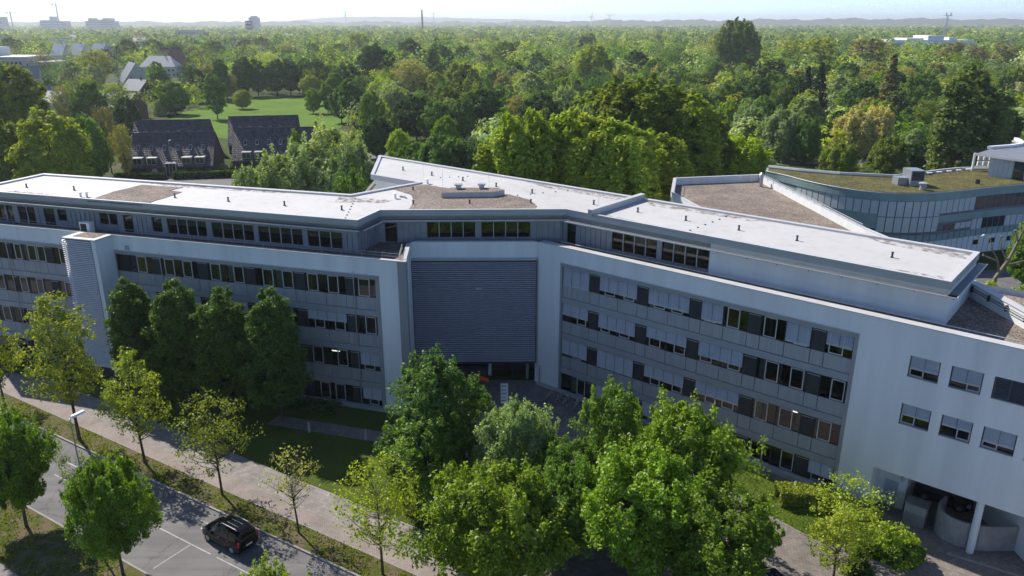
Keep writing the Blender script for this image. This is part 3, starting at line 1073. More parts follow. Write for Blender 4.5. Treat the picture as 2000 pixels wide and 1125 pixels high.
# --- entrance: glazed recess, canopy, orange flag sign ---
mb = MB()
FE.box(mb, -12.4, -0.1, 2.6, 2.75, -0.3, 2.5)
part(mb, 'lobby_wall', 'dark')  # near-black colour paints in the shade of the entrance recess
mb = MB()
FE.box(mb, -12.4, -0.1, 0.3, 2.6, 2.5, 2.7)
part(mb, 'niche_soffit', 'dark')
for a, b in ((-12.2, -10.4), (-10.3, -8.5), (-8.4, -6.6), (-6.5, -4.7), (-4.6, -2.5), (-2.4, -0.3)):
    window(FE, a, b, 0.1, 2.35, [], off=1.6)
mb = MB()
mb.tube([FE.pt(-0.85, 1.0, -0.2), FE.pt(-0.85, 1.0, 2.5)], 0.16, 10)
part(mb, 'round_pillar', 'copper')
mb = MB()
FE.box(mb, -9.8, -4.7, -2.3, 1.4, 1.92, 2.06)
part(mb, 'canopy', 'dark')
mb = MB()
mb.hexa([FE.pt(-4.95, -2.3, 1.9), FE.pt(-4.65, -2.3, 1.9), FE.pt(-4.65, 1.3, 2.3), FE.pt(-4.95, 1.3, 2.3), FE.pt(-4.95, -2.3, 2.06), FE.pt(-4.65, -2.3, 2.06), FE.pt(-4.65, 1.3, 2.5), FE.pt(-4.95, 1.3, 2.5)])
part(mb, 'canopy_beam', 'alu')
mb = MB()
pts = []
for i in range(9):
    t = i / 8
    pts.append((FE.pt(-6.05 + 1.15 * t, -2.36 + 0.05 * math.sin(t * 6), 1.87 - 0.12 * t + 0.05 * math.sin(t * 5)), FE.pt(-6.05 + 1.15 * t, -2.36 + 0.05 * math.sin(t * 6), 1.42 - 0.12 * t + 0.05 * math.sin(t * 5))))
for (a, b), (c, d) in zip(pts[:-1], pts[1:]):
    mb.face([b, d, c, a])
part(mb, 'orange_sign', 'orange')
mb = MB()
mb.tube([FE.pt(0.35, -0.5, 0), FE.pt(0.35, -0.5, 2.2)], 0.06, 6)
part(mb, 'rain_pipe', 'steel')
mb = MB()
FR.box(mb, R0 + 0.4, 0.2, -0.55, 0.0, -0.3, 0.28)
FL.box(mb, -30.2, L1, -0.55, 0.0, -0.3, 0.28)
part(mb, 'plinth', 'concrete')

# --- delivery bay under the right end ---
mb = MB()
FR.box(mb, 2.0, R1, 0.34, 9.5, 3.38, 3.6)                # soffit
FR.box(mb, 2.0, 2.5, 0.345, 6.0, -1.6, 3.38)             # flank
FR.box(mb, 2.5, 4.6, 2.6, 2.9, -1.6, 3.38)
FR.box(mb, 4.3, 4.6, 2.9, 8.2, -1.6, 3.38)
part(mb, 'bay_wall', 'render')
mb = MB()
FR.box(mb, 4.6, R1, 8.2, 8.5, -1.6, 3.38)
part(mb, 'bay_rear_wall', 'dark')  # wall coloured dark to put in the deep bay's shade
mb = MB()
FR.box(mb, 3.0, 4.0, 2.55, 2.6, -1.1, 1.3)
part(mb, 'door', 'bluedoor')
mb = MB()
mb.tube([FR.pt(9.85, 0.28, -1.4), FR.pt(9.85, 0.28, 3.38)], 0.26, 16)
part(mb, 'round_column', 'render')
mb = MB()
mb.tube([FR.pt(4.25, 2.5, 1.6), FR.pt(4.25, 2.5, 1.95)], 0.13, 10)
part(mb, 'wall_lamp', 'alu')

# --- set-back storey ---
WL, WR, WE = 2.7, 2.75, 1.6
pw = [(-47.9, -46.9), (-46.75, -45.75), (-45.05, -42.75), (-41.46, -39.98), (-39.55, -38.35), (-33.9, -31.65), (-30.85, -29.65), (-27.2, -25.95), (-25.3, -20.5), (-19.85, -14.95), (-14.4, -9.42), (-8.82, -5.1)]
pz = [(15.05, 16.92)] * 4 + [(15.66, 16.92), (15.72, 16.92), (15.05, 16.92), (15.38, 16.92)] + [(15.28, 16.92)] * 4
npan = [1, 1, 2, 1, 1, 2, 1, 1, 4, 4, 4, 3]
Lend = -3.42
mb = MB()
wall_holes(mb, FL, L0 + 1.0, Lend, ZT - 0.1, 18.0, [(a, b, c, d) for (a, b), (c, d) in zip(pw, pz)], WL, 0.25)
c0 = FL.pt(Lend, WL)
c1 = FE.pt(-15.9, WE)
FC = Frame(c0[0], c0[1], math.degrees(math.atan2(c1[1] - c0[1], c1[0] - c0[0])))
cl = math.hypot(c1[0] - c0[0], c1[1] - c0[1])
wall_holes(mb, FC, 0, cl, ZT - 0.1, 18.0, [], 0, 0.2)
pe = [(-15.3, -14.1), (-11.05, -6.2), (-5.58, -0.67)]
pez = [(15.05, 17.0), (15.5, 17.08), (15.5, 17.08)]
wall_holes(mb, FE, -15.9, 3.0, ZT - 0.1, 18.0, [(a, b, c, d) for (a, b), (c, d) in zip(pe, pez)], WE, 0.25)
pr_ = [(-29.45, -28.4), (-24.1, -19.2), (-18.68, -13.98)]
prz = [(15.05, 17.15), (15.38, 17.14), (15.38, 17.14)]
wall_holes(mb, FR, -29.95, -13.9, ZT - 0.1, 18.0, [(a, b, c, d) for (a, b), (c, d) in zip(pr_, prz)], WR, 0.25)
part(mb, 'set_back_wall', 'zinc')
mb = MB()
PE1 = 5.0
wall_holes(mb, FR, -13.9, PE1, ZT - 0.1, 18.0, [], WR - 0.004, 0.25)
mb.face([FR.pt(PE1, WR - 0.004, ZT - 0.1), FR.pt(PE1, 11.1, ZT - 0.1), FR.pt(PE1, 11.1, 18.0), FR.pt(PE1, WR - 0.004, 18.0)])
for a, b in zip([FR.xy(PE1, 11.1), FR.xy(-68.2, 11.4), FR.xy(-59.0, 3.0), FR.xy(-51, 3.0), FL.xy(-9.2, 11.3), FL.xy(L0 + 1, 11.3), FL.xy(L0 + 1, WL)], [FR.xy(-68.2, 11.4), FR.xy(-59.0, 3.0), FR.xy(-51, 3.0), FL.xy(-9.2, 11.3), FL.xy(L0 + 1, 11.3), FL.xy(L0 + 1, WL)]):
    mb.face([(a[0], a[1], ZT - 0.1), (b[0], b[1], ZT - 0.1), (b[0], b[1], 18.0), (a[0], a[1], 18.0)])
part(mb, 'set_back_render_wall', 'render')
def top_window(F, a, b, c, d, n, off):
    w = (b - a) / n
    window(F, a, b, c, d - c, [], off=off + 0.12)
    for i in range(1, n):
        piece('mullion', 0.07, 0.1, d - c - 0.02, 'alu', F, a + w * i - 0.035, off + 0.06, c + 0.01)
for (a, b), (c, d), n in zip(pw, pz, npan):
    top_window(FL, a, b, c, d, n, WL)
for (a, b), (c, d), n in zip(pe, pez, (1, 4, 4)):
    top_window(FE, a, b, c, d, n, WE)
for (a, b), (c, d), n in zip(pr_, prz, (1, 4, 4)):
    top_window(FR, a, b, c, d, n, WR)
# interior wall of the top storey
mb = MB()
FL.box(mb, L0 + 1.5, -5, 6.8, 6.9, ZT, 17.9)
FR.box(mb, -33, -13, 7.5, 7.6, ZT, 17.9)
part(mb, 'top_storey_room_wall', 'interior')
# standing-seam zinc sheets between the windows, each sheet a part
def sheets(F, a0, a1, holes, off, z0=ZT + 0.02, z1=16.88):
    n = max(1, round((a1 - a0) / 0.62))
    w = (a1 - a0) / n
    for i in range(n):
        s = a0 + i * w
        def mk():
            m = MB()
            m.box(0.012, w - 0.012, -0.006, -0.002, 0, z1 - z0)
            m.box(-0.014, 0.014, -0.045, 0.0, 0, z1 - z0, 1)
            return m.mesh('zinc_sheet', ['zinc', 'zinc_dark'])
        put('zinc_sheet', shared(('sheet', round(w, 3), round(z1 - z0, 2)), mk), B, F.mat(s, off, z0))
for a, b in ((-42.7, -41.5), (-38.3, -33.95), (-31.6, -30.9), (-29.6, -27.25), (-5.05, Lend)):
    sheets(FL, a, b, None, WL)
sheets(FC, 0.1, cl - 0.1, None, 0, z1=17.0)
for a, b in ((-15.8, -15.35), (-14.05, -11.1), (-0.62, 3.0)):
    sheets(FE, a, b, None, WE, z1=17.05)
for a, b in ((-29.9, -29.5), (-28.35, -24.15)):
    sheets(FR, a, b, None, WR, z1=17.1)
for a, b in ((-24.1, -19.2), (-18.68, -13.98)):
    sheets(FR, a, b, None, WR, z1=15.36)
# --- main roof ---
RO, LO = 1.9, 1.87
roofpoly = [FL.xy(L0 + 0.25, LO), (-14.44, 69.85), (-13.0, 73.98), (5.33, 74.38), FR.xy(5.0, RO), FR.xy(5.0, 11.85), FR.xy(-68.9, 12.05), FR.xy(-58.6, 1.95), FR.xy(-50.7, 1.95 + 0.35), FL.xy(-8.85, 11.95), FL.xy(L0 + 0.25, 11.95)]
rin = inset(roofpoly, 0.42)
mb = MB()
n = len(roofpoly)
for i in range(n):
    j = (i + 1) % n
    a, b, c, d = roofpoly[i], roofpoly[j], rin[j], rin[i]
    mb.face([(*a, ZR), (*b, ZR), (*c, ZR - 0.03), (*d, ZR - 0.03)])
    mb.face([(*d, ZR - 0.03), (*c, ZR - 0.03), (*c, ZR - 0.42), (*d, ZR - 0.42)])
part(mb, 'roof_coping', 'coping')
mb = MB()
for i in range(n):
    j = (i + 1) % n
    a, b = roofpoly[i], roofpoly[j]
    mb.face([(*a, 17.97), (*b, 17.97), (*b, ZR - 0.002), (*a, ZR - 0.002)])
mb.face([(x, y, 17.97) for x, y in reversed(roofpoly)])
part(mb, 'roof_fascia', 'fascia')
mb = MB()
mb.face([(x, y, ZR - 0.22) for x, y in inset(roofpoly, 0.40)])
RF = part(mb, 'roof', 'roof')
ZM = ZR - 0.22
def bed(poly, name='gravel_bed'):
    m = MB()
    rg = random.Random(len(poly))
    pp = []
    for i, p in enumerate(poly):
        q = poly[(i + 1) % len(poly)]
        L = math.hypot(q[0] - p[0], q[1] - p[1])
        k = max(1, int(L / 0.6))
        for t in range(k):
            f = t / k
            pp.append((p[0] + (q[0] - p[0]) * f + rg.uniform(-.07, .07), p[1] + (q[1] - p[1]) * f + rg.uniform(-.07, .07)))
    m.prism(pp, ZM - 0.05, ZM + 0.045, bottom=False)
    return part(m, name, 'gravel', RF)
bed([(-10.3, 74.75), (2.2, 75.0), (2.5, 76.5), (1.9, 79.2), (0.8, 80.9), (-0.4, 82.2), (-7.2, 85.4), (-9.9, 87.6), (-13.4, 85.0), (-10.9, 82.0), (-10.2, 78.6)])
bed([(-44.4, 78.95), (-43.95, 83.6), (-42.6, 87.4), (-37.2, 85.9), (-38.1, 84.2), (-36.3, 83.4), (-37.8, 77.0)])
# low box with two cowls on the gravel
bx = [(-7.5, 80.3), (-2.0, 80.65), (-0.8, 81.75), (-1.6, 82.9), (-6.7, 83.0)]
mb = MB()
mb.prism(bx, ZM + 0.02, ZM + 0.62, 0, 1)
part(mb, 'plant_upstand', ['fascia', 'gravel'], RF)
for x, y in ((-5.8, 82.4), (-3.3, 82.6)):
    mb = MB()
    mb.box(x - 0.28, x + 0.28, y - 0.28, y + 0.28, ZM + 0.6, ZM + 1.0)
    mb.box(x - 0.42, x + 0.42, y - 0.42, y + 0.42, ZM + 1.0, ZM + 1.13)
    part(mb, 'vent_cowl', 'steel', RF)
def vent_mesh():
    m = MB()
    m.tube([(0, 0, 0), (0, 0, 0.40)], 0.085, 8)
    m.tube([(0, 0, 0.40), (0, 0, 0.46)], 0.115, 8)
    m.tube([(0, 0, 0), (0, 0, 0.04)], 0.15, 8)
    return m.mesh('roof_vent', 'dark')
for x, y in ((-55.0, 86.0), (-48.8, 84.5), (-36.0, 80.7), (-29.65, 78.85), (-23.23, 76.9), (-16.96, 74.9), (-10.15, 77.4), (-4.36, 77.6), (-11.0, 84.3), (-13.79, 96.8), (-9.8, 93.3), (-5.8, 89.9), (-1.8, 86.5), (2.2, 82.9), (1.95, 77.8), (8.4, 77.4), (12.4, 74.0), (16.4, 70.6), (20.4, 67.0), (24.4, 63.5), (30.2, 58.5)):
    put('roof_vent', shared('vent', vent_mesh), RF, Matrix.Translation((x, y, ZM)))
def cowl_mesh():
    m = MB()
    m.tube([(0, 0, 0), (0, 0, 0.4)], 0.12, 8)
    m.tube([(0, 0, 0.4), (0, 0, 0.55), (0, 0, 0.6)], [0.14, 0.3, 0.05], 8)
    return m.mesh('roof_cowl', 'white')
for x, y in ((-46.2, 81.0), (-45.6, 81.1), (-12.4, 80.3), (-9.8, 88.2)):
    put('roof_cowl', shared('cowl', cowl_mesh), RF, Matrix.Translation((x, y, ZM)))
mb = MB()
mb.tube([(-12.0, 80.9, ZM + 0.1), (-11.5, 80.6, ZM + 0.14), (-11.2, 80.2, ZM + 0.05)], 0.09, 6)
part(mb, 'roof_outlet', 'steel', RF)
# feet of the lightning wire, as rows of small blocks
def foot_mesh():
    m = MB()
    m.box(-0.07, 0.07, -0.07, 0.07, 0, 0.07)
    return m.mesh('wire_foot', 'dark')
rows = [((-16.6, 80.0), (-15.9, 71.5), 8), ((-8.6, 91.7), (-5.4, 92.6), 4), ((0.6, 81.7), (6.2, 84.2), 5), ((16.0, 66.9), (20.6, 72.0), 6)]
for a, b, k in rows:
    for i in range(k):
        f = i / (k - 1)
        put('wire_foot', shared('foot', foot_mesh), RF, Matrix.Translation((a[0] + (b[0] - a[0]) * f, a[1] + (b[1] - a[1]) * f, ZM + 0.0)))
for x, y in ((-7.9, 86.6), (-2.6, 86.1), (-10.6, 91.2), (8.8, 76.6)):
    mb = MB()
    mb.tube([(x, y, ZM), (x, y, ZM + 1.9)], 0.012, 4)
    part(mb, 'lightning_rod', 'steel', RF)
# dirt washed into the low corners of the roof
def dirt(F, pts):
    m = MB()
    m.face([F.pt(a, o, ZM + 0.004) for a, o in pts])
    part(m, 'dirt_patch', 'dirt', RF)
dirt(FR, [(-4.5, 2.5), (4.3, 2.5), (4.3, 3.6), (1.0, 3.3), (-2.5, 2.9)])
dirt(FR, [(-3.5, 11.35), (-2.0, 10.3), (4.4, 9.6), (4.5, 11.35)])
dirt(FR, [(-42, 11.5), (-38, 10.2), (-27, 10.0), (-26.7, 11.4)])
dirt(FR, [(-25.9, 11.35), (-24, 10.0), (-14, 10.4), (-12, 11.3)])
dirt(FR, [(-26.0, 2.5), (-20, 2.5), (-22, 3.5), (-25.5, 3.8)])
dirt(FL, [(-10, 11.4), (-9, 8.6), (-4, 9.8), (-3.5, 11.4)])
dirt(FL, [(-36, 11.4), (-30, 10.5), (-18, 10.8), (-16, 11.4)])
dirt(FL, [(-48, 2.5), (-40, 2.5), (-40, 3.2), (-46, 3.6)])
# upstand across the right wing
mb = MB()
FR.box(mb, -26.6, -26.15, RO + 0.3, 11.9, ZM, ZM + 0.62)
part(mb, 'expansion_upstand', 'fascia', RF)
mb = MB()
FR.box(mb, -26.65, -26.1, RO + 0.25, 11.95, ZM + 0.621, ZM + 0.66)
part(mb, 'upstand_cap', 'coping', RF)
# maintenance grating hung along the eaves, with outer rail and brackets
def eaves(F, a0, a1, off):
    m = MB()
    F.box(m, a0, a1, off - 0.62, off - 0.02, 17.62, 17.66)
    g = part(m, 'eaves_grating', 'zinc_dark')
    m = MB()
    F.box(m, a0, a1, off - 0.68, off - 0.62, 17.60, 17.70)
    put('outer_rail', m.mesh('outer_rail', 'alu'), g, I4)
    k = max(2, int((a1 - a0) / 2.6))
    for i in range(k + 1):
        s = a0 + 0.8 + (a1 - a0 - 1.0) * i / k
        put('bracket', boxmesh('bracket', 0.05, 0.66, 0.10, 'dark'), g, F.mat(s, off - 0.66, 17.52))
eaves(FL, L0 + 0.3, -2.4, LO)
FX = Frame(-14.44, 69.85, math.degrees(math.atan2(73.98 - 69.85, -13.0 + 14.44)))
eaves(FX, 0.0, 4.0, 0.0)
FY = Frame(-13.0, 73.98, math.degrees(math.atan2(0.4, 18.33)))
eaves(FY, 0.4, 18.6, 0.0)
eaves(FR, -28.7, 5.62, RO)
FZ = Frame(*FR.xy(5.0, RO), -40.3 + 90)
eaves(FZ, -0.6, 10.0, 0.0)
# terrace railings
def railing(F, a0, a1, off, z=ZP):
    m = MB()
    for h in (0.22, 0.5):
        m.tube([F.pt(a0, off, z + h), F.pt(a1, off, z + h)], 0.022, 5)
    g = part(m, 'railing', 'steel')
    k = max(1, int((a1 - a0) / 2.0))
    for i in range(k + 1):
        s = a0 + (a1 - a0) * i / k
        put('rail_post', boxmesh('rail_post', 0.035, 0.035, 0.55, 'steel'), g, F.mat(s, off, z - 0.03))
railing(FL, L0 + 0.5, -35.0, 0.75)
railing(FL, -29.5, L1 - 0.55, 0.75)
railing(FSn, 0.6, 4.4, 0.6)
mb = MB()
mb.tube([FR.pt(-29, 1.15, ZP + 0.16), FR.pt(R1, 1.15, ZP + 0.16)], 0.035, 5)
part(mb, 'roof_edge_rail', 'alu')
# white condenser box on the terrace by the tower
mb = MB()
FL.box(mb, -34.6, -33.3, 0.6, 1.2, ZT + 0.15, ZT + 1.35)
o = part(mb, 'condenser', 'white')
mb = MB()
FL.box(mb, -34.45, -33.7, 0.585, 0.6, ZT + 0.3, ZT + 1.2)
put('fan_grille', mb.mesh('fan_grille', 'dark'), o, I4)
# right-hand terrace: rear parapet with pipe rail
FT = Frame(37.0, 61.5, -89.0)
mb = MB()
FT.box(mb, 0, 22, 0.0, 0.6, -1.2, 16.15)
part(mb, 'terrace_rear_wall', 'render')
for i in range(7):
    piece('coping', 3.0, 0.72, 0.06, 'coping', FT, i * 3.01, -0.06, 16.152)
mb = MB()
mb.tube([FT.pt(0, -0.2, 15.95), FT.pt(20, -0.2, 15.95)], 0.03, 5)
mb.tube([FT.pt(0, -0.2, 15.75), FT.pt(20, -0.2, 15.75)], 0.03, 5)
g = part(mb, 'railing', 'dark')
for i in range(9):
    put('rail_post', boxmesh('rail_post', 0.05, 0.2, 0.5, 'dark'), g, FT.mat(1.0 + i * 2.2, -0.22, 15.55))
# ------------------------------------------------------------------ white annex with gravel roof, behind the right wing
AN = empty('white_annex', (33, 98, 0), 'white flat-roofed annex with gravel roof between office block and curved building', 'building')
zA = 14.0
apoly = [(24.2, 114.3), (21.8, 104), (26.0, 80.0), (33.0, 74.0), (41.5, 76.5), (40.2, 84.5), (38.2, 117.2)][::-1]
apoly = apoly[::-1]
def area2(p):
    return sum(p[i - 1][0] * p[i][1] - p[i][0] * p[i - 1][1] for i in range(len(p)))
if area2(apoly) < 0:
    apoly = apoly[::-1]
ain = inset(apoly, 0.45)
mb = MB()
n = len(apoly)
for i in range(n):
    a, b = apoly[i], apoly[(i + 1) % n]
    mb.face([(*a, -0.5), (*b, -0.5), (*b, zA), (*a, zA)])
    c, d = ain[(i + 1) % n], ain[i]
    mb.face([(*d, zA), (*c, zA), (*c, zA - 1.2), (*d, zA - 1.2)])
add(mb, 'wall', 'render', AN)
mb = MB()
for i in range(n):
    j = (i + 1) % n
    mb.hexa([(*apoly[i], zA + .003), (*apoly[j], zA + .003), (*ain[j], zA + .003), (*ain[i], zA + .003), (*apoly[i], zA + .08), (*apoly[j], zA + .08), (*ain[j], zA + .08), (*ain[i], zA + .08)])
add(mb, 'coping', 'coping', AN)
mb = MB()
mb.face([(x, y, zA - 0.95) for x, y in inset(apoly, 0.4)])
add(mb, 'gravel_roof', 'gravel', AN)
# pipe rail on the long right parapet and along the left edge
def annex_rail(a, b, k):
    m = MB()
    m.tube([(*a, zA + 0.45), (*b, zA + 0.45)], 0.03, 5)
    o = add(m, 'railing', 'steel', AN)
    for i in range(k):
        f = (i + 0.5) / k
        x, y = a[0] + (b[0] - a[0]) * f, a[1] + (b[1] - a[1]) * f
        put('rail_post', boxmesh('annex_post', 0.04, 0.04, 0.75, 'steel'), o, Matrix.Translation((x, y, zA - 0.25)))
annex_rail((37.75, 116.5), (39.75, 84.6), 14)
annex_rail((24.6, 113.5), (22.3, 104.0), 5)
mb = MB()
mb.tube([(36.9, 112.6, zA - 0.95), (36.9, 112.6, zA + 0.9)], 0.28, 8)
mb.tube([(36.9, 112.6, zA + 0.9), (36.9, 112.6, zA + 1.15)], [0.34, 0.1], 8)
add(mb, 'flue', 'steel', AN)
FW = Frame(24.2, 114.3, math.degrees(math.atan2(104 - 114.3, 21.8 - 24.2)))
for i in range(3):
    def mk():
        m = MB()
        m.box(0, 2.2, -0.03, 0.05, 0, 1.6)
        return m.mesh('window', 'darkglass')
    put('window', shared('annexwin', mk), AN, FW.mat(0.8 + i * 3.0, -0.02, 10.2))
# small skylight dome at the tip
mb = MB()
for k in range(4):
    r0, r1 = 0.9 * math.cos(k * 0.39), 0.9 * math.cos((k + 1) * 0.39)
    z0, z1 = 0.8 * math.sin(k * 0.39), 0.8 * math.sin((k + 1) * 0.39)
    for q in range(12):
        t0, t1 = q * math.pi / 6, (q + 1) * math.pi / 6
        mb.face([(38.6 + r0 * math.cos(t0), 81.0 + r0 * math.sin(t0), 13.05 + z0), (38.6 + r0 * math.cos(t1), 81.0 + r0 * math.sin(t1), 13.05 + z0), (38.6 + r1 * math.cos(t1), 81.0 + r1 * math.sin(t1), 13.05 + z1), (38.6 + r1 * math.cos(t0), 81.0 + r1 * math.sin(t0), 13.05 + z1)])
add(mb, 'skylight_dome', 'white', AN)

# ------------------------------------------------------------------ curved building with green roof
CB = empty('curved_building', (65, 125, 0), 'curved green-grey metal-clad building with planted roof behind the annex', 'building')
zC = 11.0
front = [(45.5, 136.5), (47.3, 133.6), (49.2, 128.2), (51.0, 124.6), (53.2, 121.5), (55.3, 119.4), (57.5, 118.1), (60.4, 117.4), (63.5, 117.4), (66.8, 118.1), (70.1, 119.3), (73.9, 120.9), (77.7, 122.5), (81, 123.6), (84.5, 124.7), (90, 126), (98, 127.5), (106, 128)]
back = [(108, 140), (98, 139), (87.4, 138.1), (80.2, 137.4), (75.8, 135.5), (71.5, 133.1), (65.2, 130.3), (57.0, 132.7), (51.1, 136.1), (46.7, 139.7)]
def resample(p, step):
    out = [p[0]]
    acc = 0.0
    for a, b in zip(p[:-1], p[1:]):
        L = math.hypot(b[0] - a[0], b[1] - a[1])
        t = step - acc
        while t <= L:
            out.append((a[0] + (b[0] - a[0]) * t / L, a[1] + (b[1] - a[1]) * t / L))
            t += step
        acc = L - (t - step)
    return out
def smooth(p, it=2):
    for _ in range(it):
        q = [p[0]]
        for a, b in zip(p[:-1], p[1:]):
            q += [(a[0] * .75 + b[0] * .25, a[1] * .75 + b[1] * .25), (a[0] * .25 + b[0] * .75, a[1] * .25 + b[1] * .75)]
        q.append(p[-1])
        p = q
    return p
fs = resample(smooth(front), 1.25)
outline = fs + back
mb = MB()
mb.prism(outline, -0.3, zC - 1.25)
add(mb, 'wall', 'copper', CB)
mb = MB()
rim = inset(outline, -0.18)
mb.prism(rim, zC - 1.25, zC)
add(mb, 'roof_rim', 'copper', CB)
mb = MB()
rin2 = inset(outline, 0.25)
mb.prism(rin2, zC - 0.05, zC + 0.06)
add(mb, 'planted_roof', 'greenroof', CB)
mb = MB()
mb.tube([(x, y, zC + 0.02) for x, y in rim[:len(fs)]], 0.07, 5)
mb.tube([(x, y, zC + 0.25) for x, y in inset(outline, 0.15)[len(fs):]], 0.35, 6)
add(mb, 'roof_edge', 'coping', CB)
nf = len(fs)
def seg(i, o):
    a, b = Vector(fs[i]), Vector(fs[i + 1])
    e = (b - a).normalized()
    nrm = Vector((e.y, -e.x))
    return a + nrm * o, b + nrm * o, e, nrm
def clad(i, z0, z1, mat, name, o=0.06):
    a, b, e, nr = seg(i, o)
    gp_ = 0.0 if name == 'panel_backing' else 0.075
    a2, b2 = a + e * gp_, b - e * gp_
    m = MB()
    m.hexa([(a2.x, a2.y, z0), (b2.x, b2.y, z0), (b2.x - nr.x * .05, b2.y - nr.y * .05, z0), (a2.x - nr.x * .05, a2.y - nr.y * .05, z0), (a2.x, a2.y, z1), (b2.x, b2.y, z1), (b2.x - nr.x * .05, b2.y - nr.y * .05, z1), (a2.x - nr.x * .05, a2.y - nr.y * .05, z1)])
    add(m, name, mat, CB)
for i in range(nf - 1):
    x = fs[i][0]
    if x > 48.6:
        clad(i, 7.2 if x > 57.5 else 7.5, 9.7, 'zinc_dark', 'panel_backing', 0.02)
    if x > 57.5:
        clad(i, 4.28, 7.15 if x < 67 else 6.05, 'zinc_dark', 'panel_backing', 0.02)
    if 48.6 < x < 57.5:
        clad(i, 7.55, 9.68, 'copper_pale', 'cladding_panel')
        if x > 52:
            clad(i, 3.3, 5.2, 'darkglass', 'window', 0.03)
    elif 57.5 <= x < 67:
        clad(i, 7.25, 9.68, 'copper_pale', 'cladding_panel', 0.12)
        clad(i, 4.75, 7.1, 'copper_pale', 'cladding_panel', 0.12)
    elif 67 <= x < 73.3:
        clad(i, 7.6, 9.68, 'copper_pale', 'cladding_panel')
        clad(i, 4.75, 5.7 if x > 68.5 else 5.0, 'copper_pale' if x > 69.8 else 'darkglass', 'cladding_panel')
    elif x >= 73.3:
        clad(i, 7.6, 9.68, 'darkglass', 'window', 0.03)
        if 76.5 < x < 80.5:
            clad(i, 4.3, 6.0, 'darkglass', 'window', 0.03)
        else:
            clad(i, 4.3, 6.0, 'copper_pale', 'cladding_panel')
    if x > 57.5:
        clad(i, 3.25, 4.25, 'copper', 'floor_band', 0.22)
    if x > 64:
        clad(i, 0.1, 3.1, 'render', 'ground_floor_panel', 0.05)
for i in (10, 13, 16):
    k = nf // 2 + i - 6
    if k < nf - 1:
        clad(k, 1.6, 2.4, 'darkglass', 'window', 0.12)
# roof plant
mb = MB()
mb.box(64.2, 66.4, 122.6, 125.6, zC, zC + 2.6)
o = add(mb, 'cooling_unit', 'zinc', CB)
mb = MB()
mb.box(62.6, 64.18, 123.4, 125.4, zC, zC + 1.3)
put('side_duct', mb.mesh('side_duct', 'zinc'), o, I4)
mb = MB()
mb.box(64.35, 66.25, 122.56, 122.598, zC + 1.0, zC + 2.4)
put('fan_grille', mb.mesh('fan_grille', 'dark'), o, I4)
mb = MB()
mb.tube([(65.0, 120.0, zC), (65.0, 120.0, zC + 1.0)], 0.5, 10)
mb.tube([(65.0, 120.0, zC + 1.0), (65.0, 120.0, zC + 1.15), (65.0, 120.0, zC + 1.3)], [0.72, 0.72, 0.2], 10)
add(mb, 'roof_vent', 'concrete', CB)
mb = MB()
mb.tube([(76.4, 124.8, zC), (76.4, 124.8, zC + 0.8)], 0.35, 8)
add(mb, 'roof_vent', 'dark', CB)
mb = MB()
mb.tube([(82.2, 136.6, zC), (82.2, 136.6, zC + 3.2)], 0.22, 8)
for dx in (0.6, 1.6, 2.6):
    for dz in (1.0, 2.0):
        mb.box(82.2 + dx, 82.2 + dx + 0.8, 136.3, 136.6, zC + dz, zC + dz + 0.8)
mb.box(82.2, 85.4, 136.5, 136.6, zC + 0.8, zC + 0.95)
add(mb, 'antenna_rack', 'white', CB)
for i in range(6):
    x, y = 70 + i * 2.2, 131.6 + i * 0.9
    put('edge_block', boxmesh('edge_block', 0.8, 0.5, 0.12, 'white'), CB, Matrix.Translation((x, y, zC + 0.32)))
# pavilion with flaring roof on top
PV = empty('roof_pavilion', (90, 132, zC), 'small pale panelled pavilion with flaring roof on the planted curved roof', 'building')
FP = Frame(81.9, 131.4, -41.0)
for i in range(5):
    put('cladding_panel', boxmesh('pavilion_panel', 0.68, 0.12, 3.3, 'copper_pale'), PV, FP.mat(0.71 * i, 0, zC + 0.05))
mb = MB()
FP.box(mb, 3.6, 5.2, 0.2, 0.3, zC + 0.05, zC + 3.3)
add(mb, 'glazed_door', 'darkglass', PV)
for i in range(6):
    put('cladding_panel', boxmesh('pavilion_panel', 0.68, 0.12, 3.3, 'copper_pale'), PV, FP.mat(5.25 + 0.71 * i, 0, zC + 0.05))
mb = MB()
mb.prism([FP.xy(0, 0.15), FP.xy(9.5, 0.32), FP.xy(9.5, 9), FP.xy(0, 9)], zC + 0.05, zC + 3.3)
add(mb, 'wall', 'copper_pale', PV)
mb = MB()
pv = [(80.4, 133.4), (82.6, 129.4), (84.6, 126.2), (96, 118), (104, 126), (103, 146), (97.6, 149.2), (96.6, 149.6), (96.4, 147.0), (95.4, 144.4), (93.6, 142.2), (91, 140.6), (86, 138.6)]
mb.prism(pv, zC + 3.3, zC + 3.62, 1, 0)
add(mb, 'roof', ['roof_grey', 'coping'], PV)
mb = MB()
cv = [(97.6, 149.4), (96.9, 147.2), (95.8, 144.6), (94.0, 142.2), (91.2, 140.4), (86, 138.4)]
for a, b in zip(cv[:-1], cv[1:]):
    mb.hexa([(a[0], a[1], zC + 3.6), (b[0], b[1], zC + 3.6), (b[0] - .5, b[1] + .5, zC + 3.6), (a[0] - .5, a[1] + .5, zC + 3.6), (a[0], a[1], zC + 4.1), (b[0], b[1], zC + 4.1), (b[0] - .5, b[1] + .5, zC + 4.1), (a[0] - .5, a[1] + .5, zC + 4.1)])
add(mb, 'curved_upstand', 'white', PV)

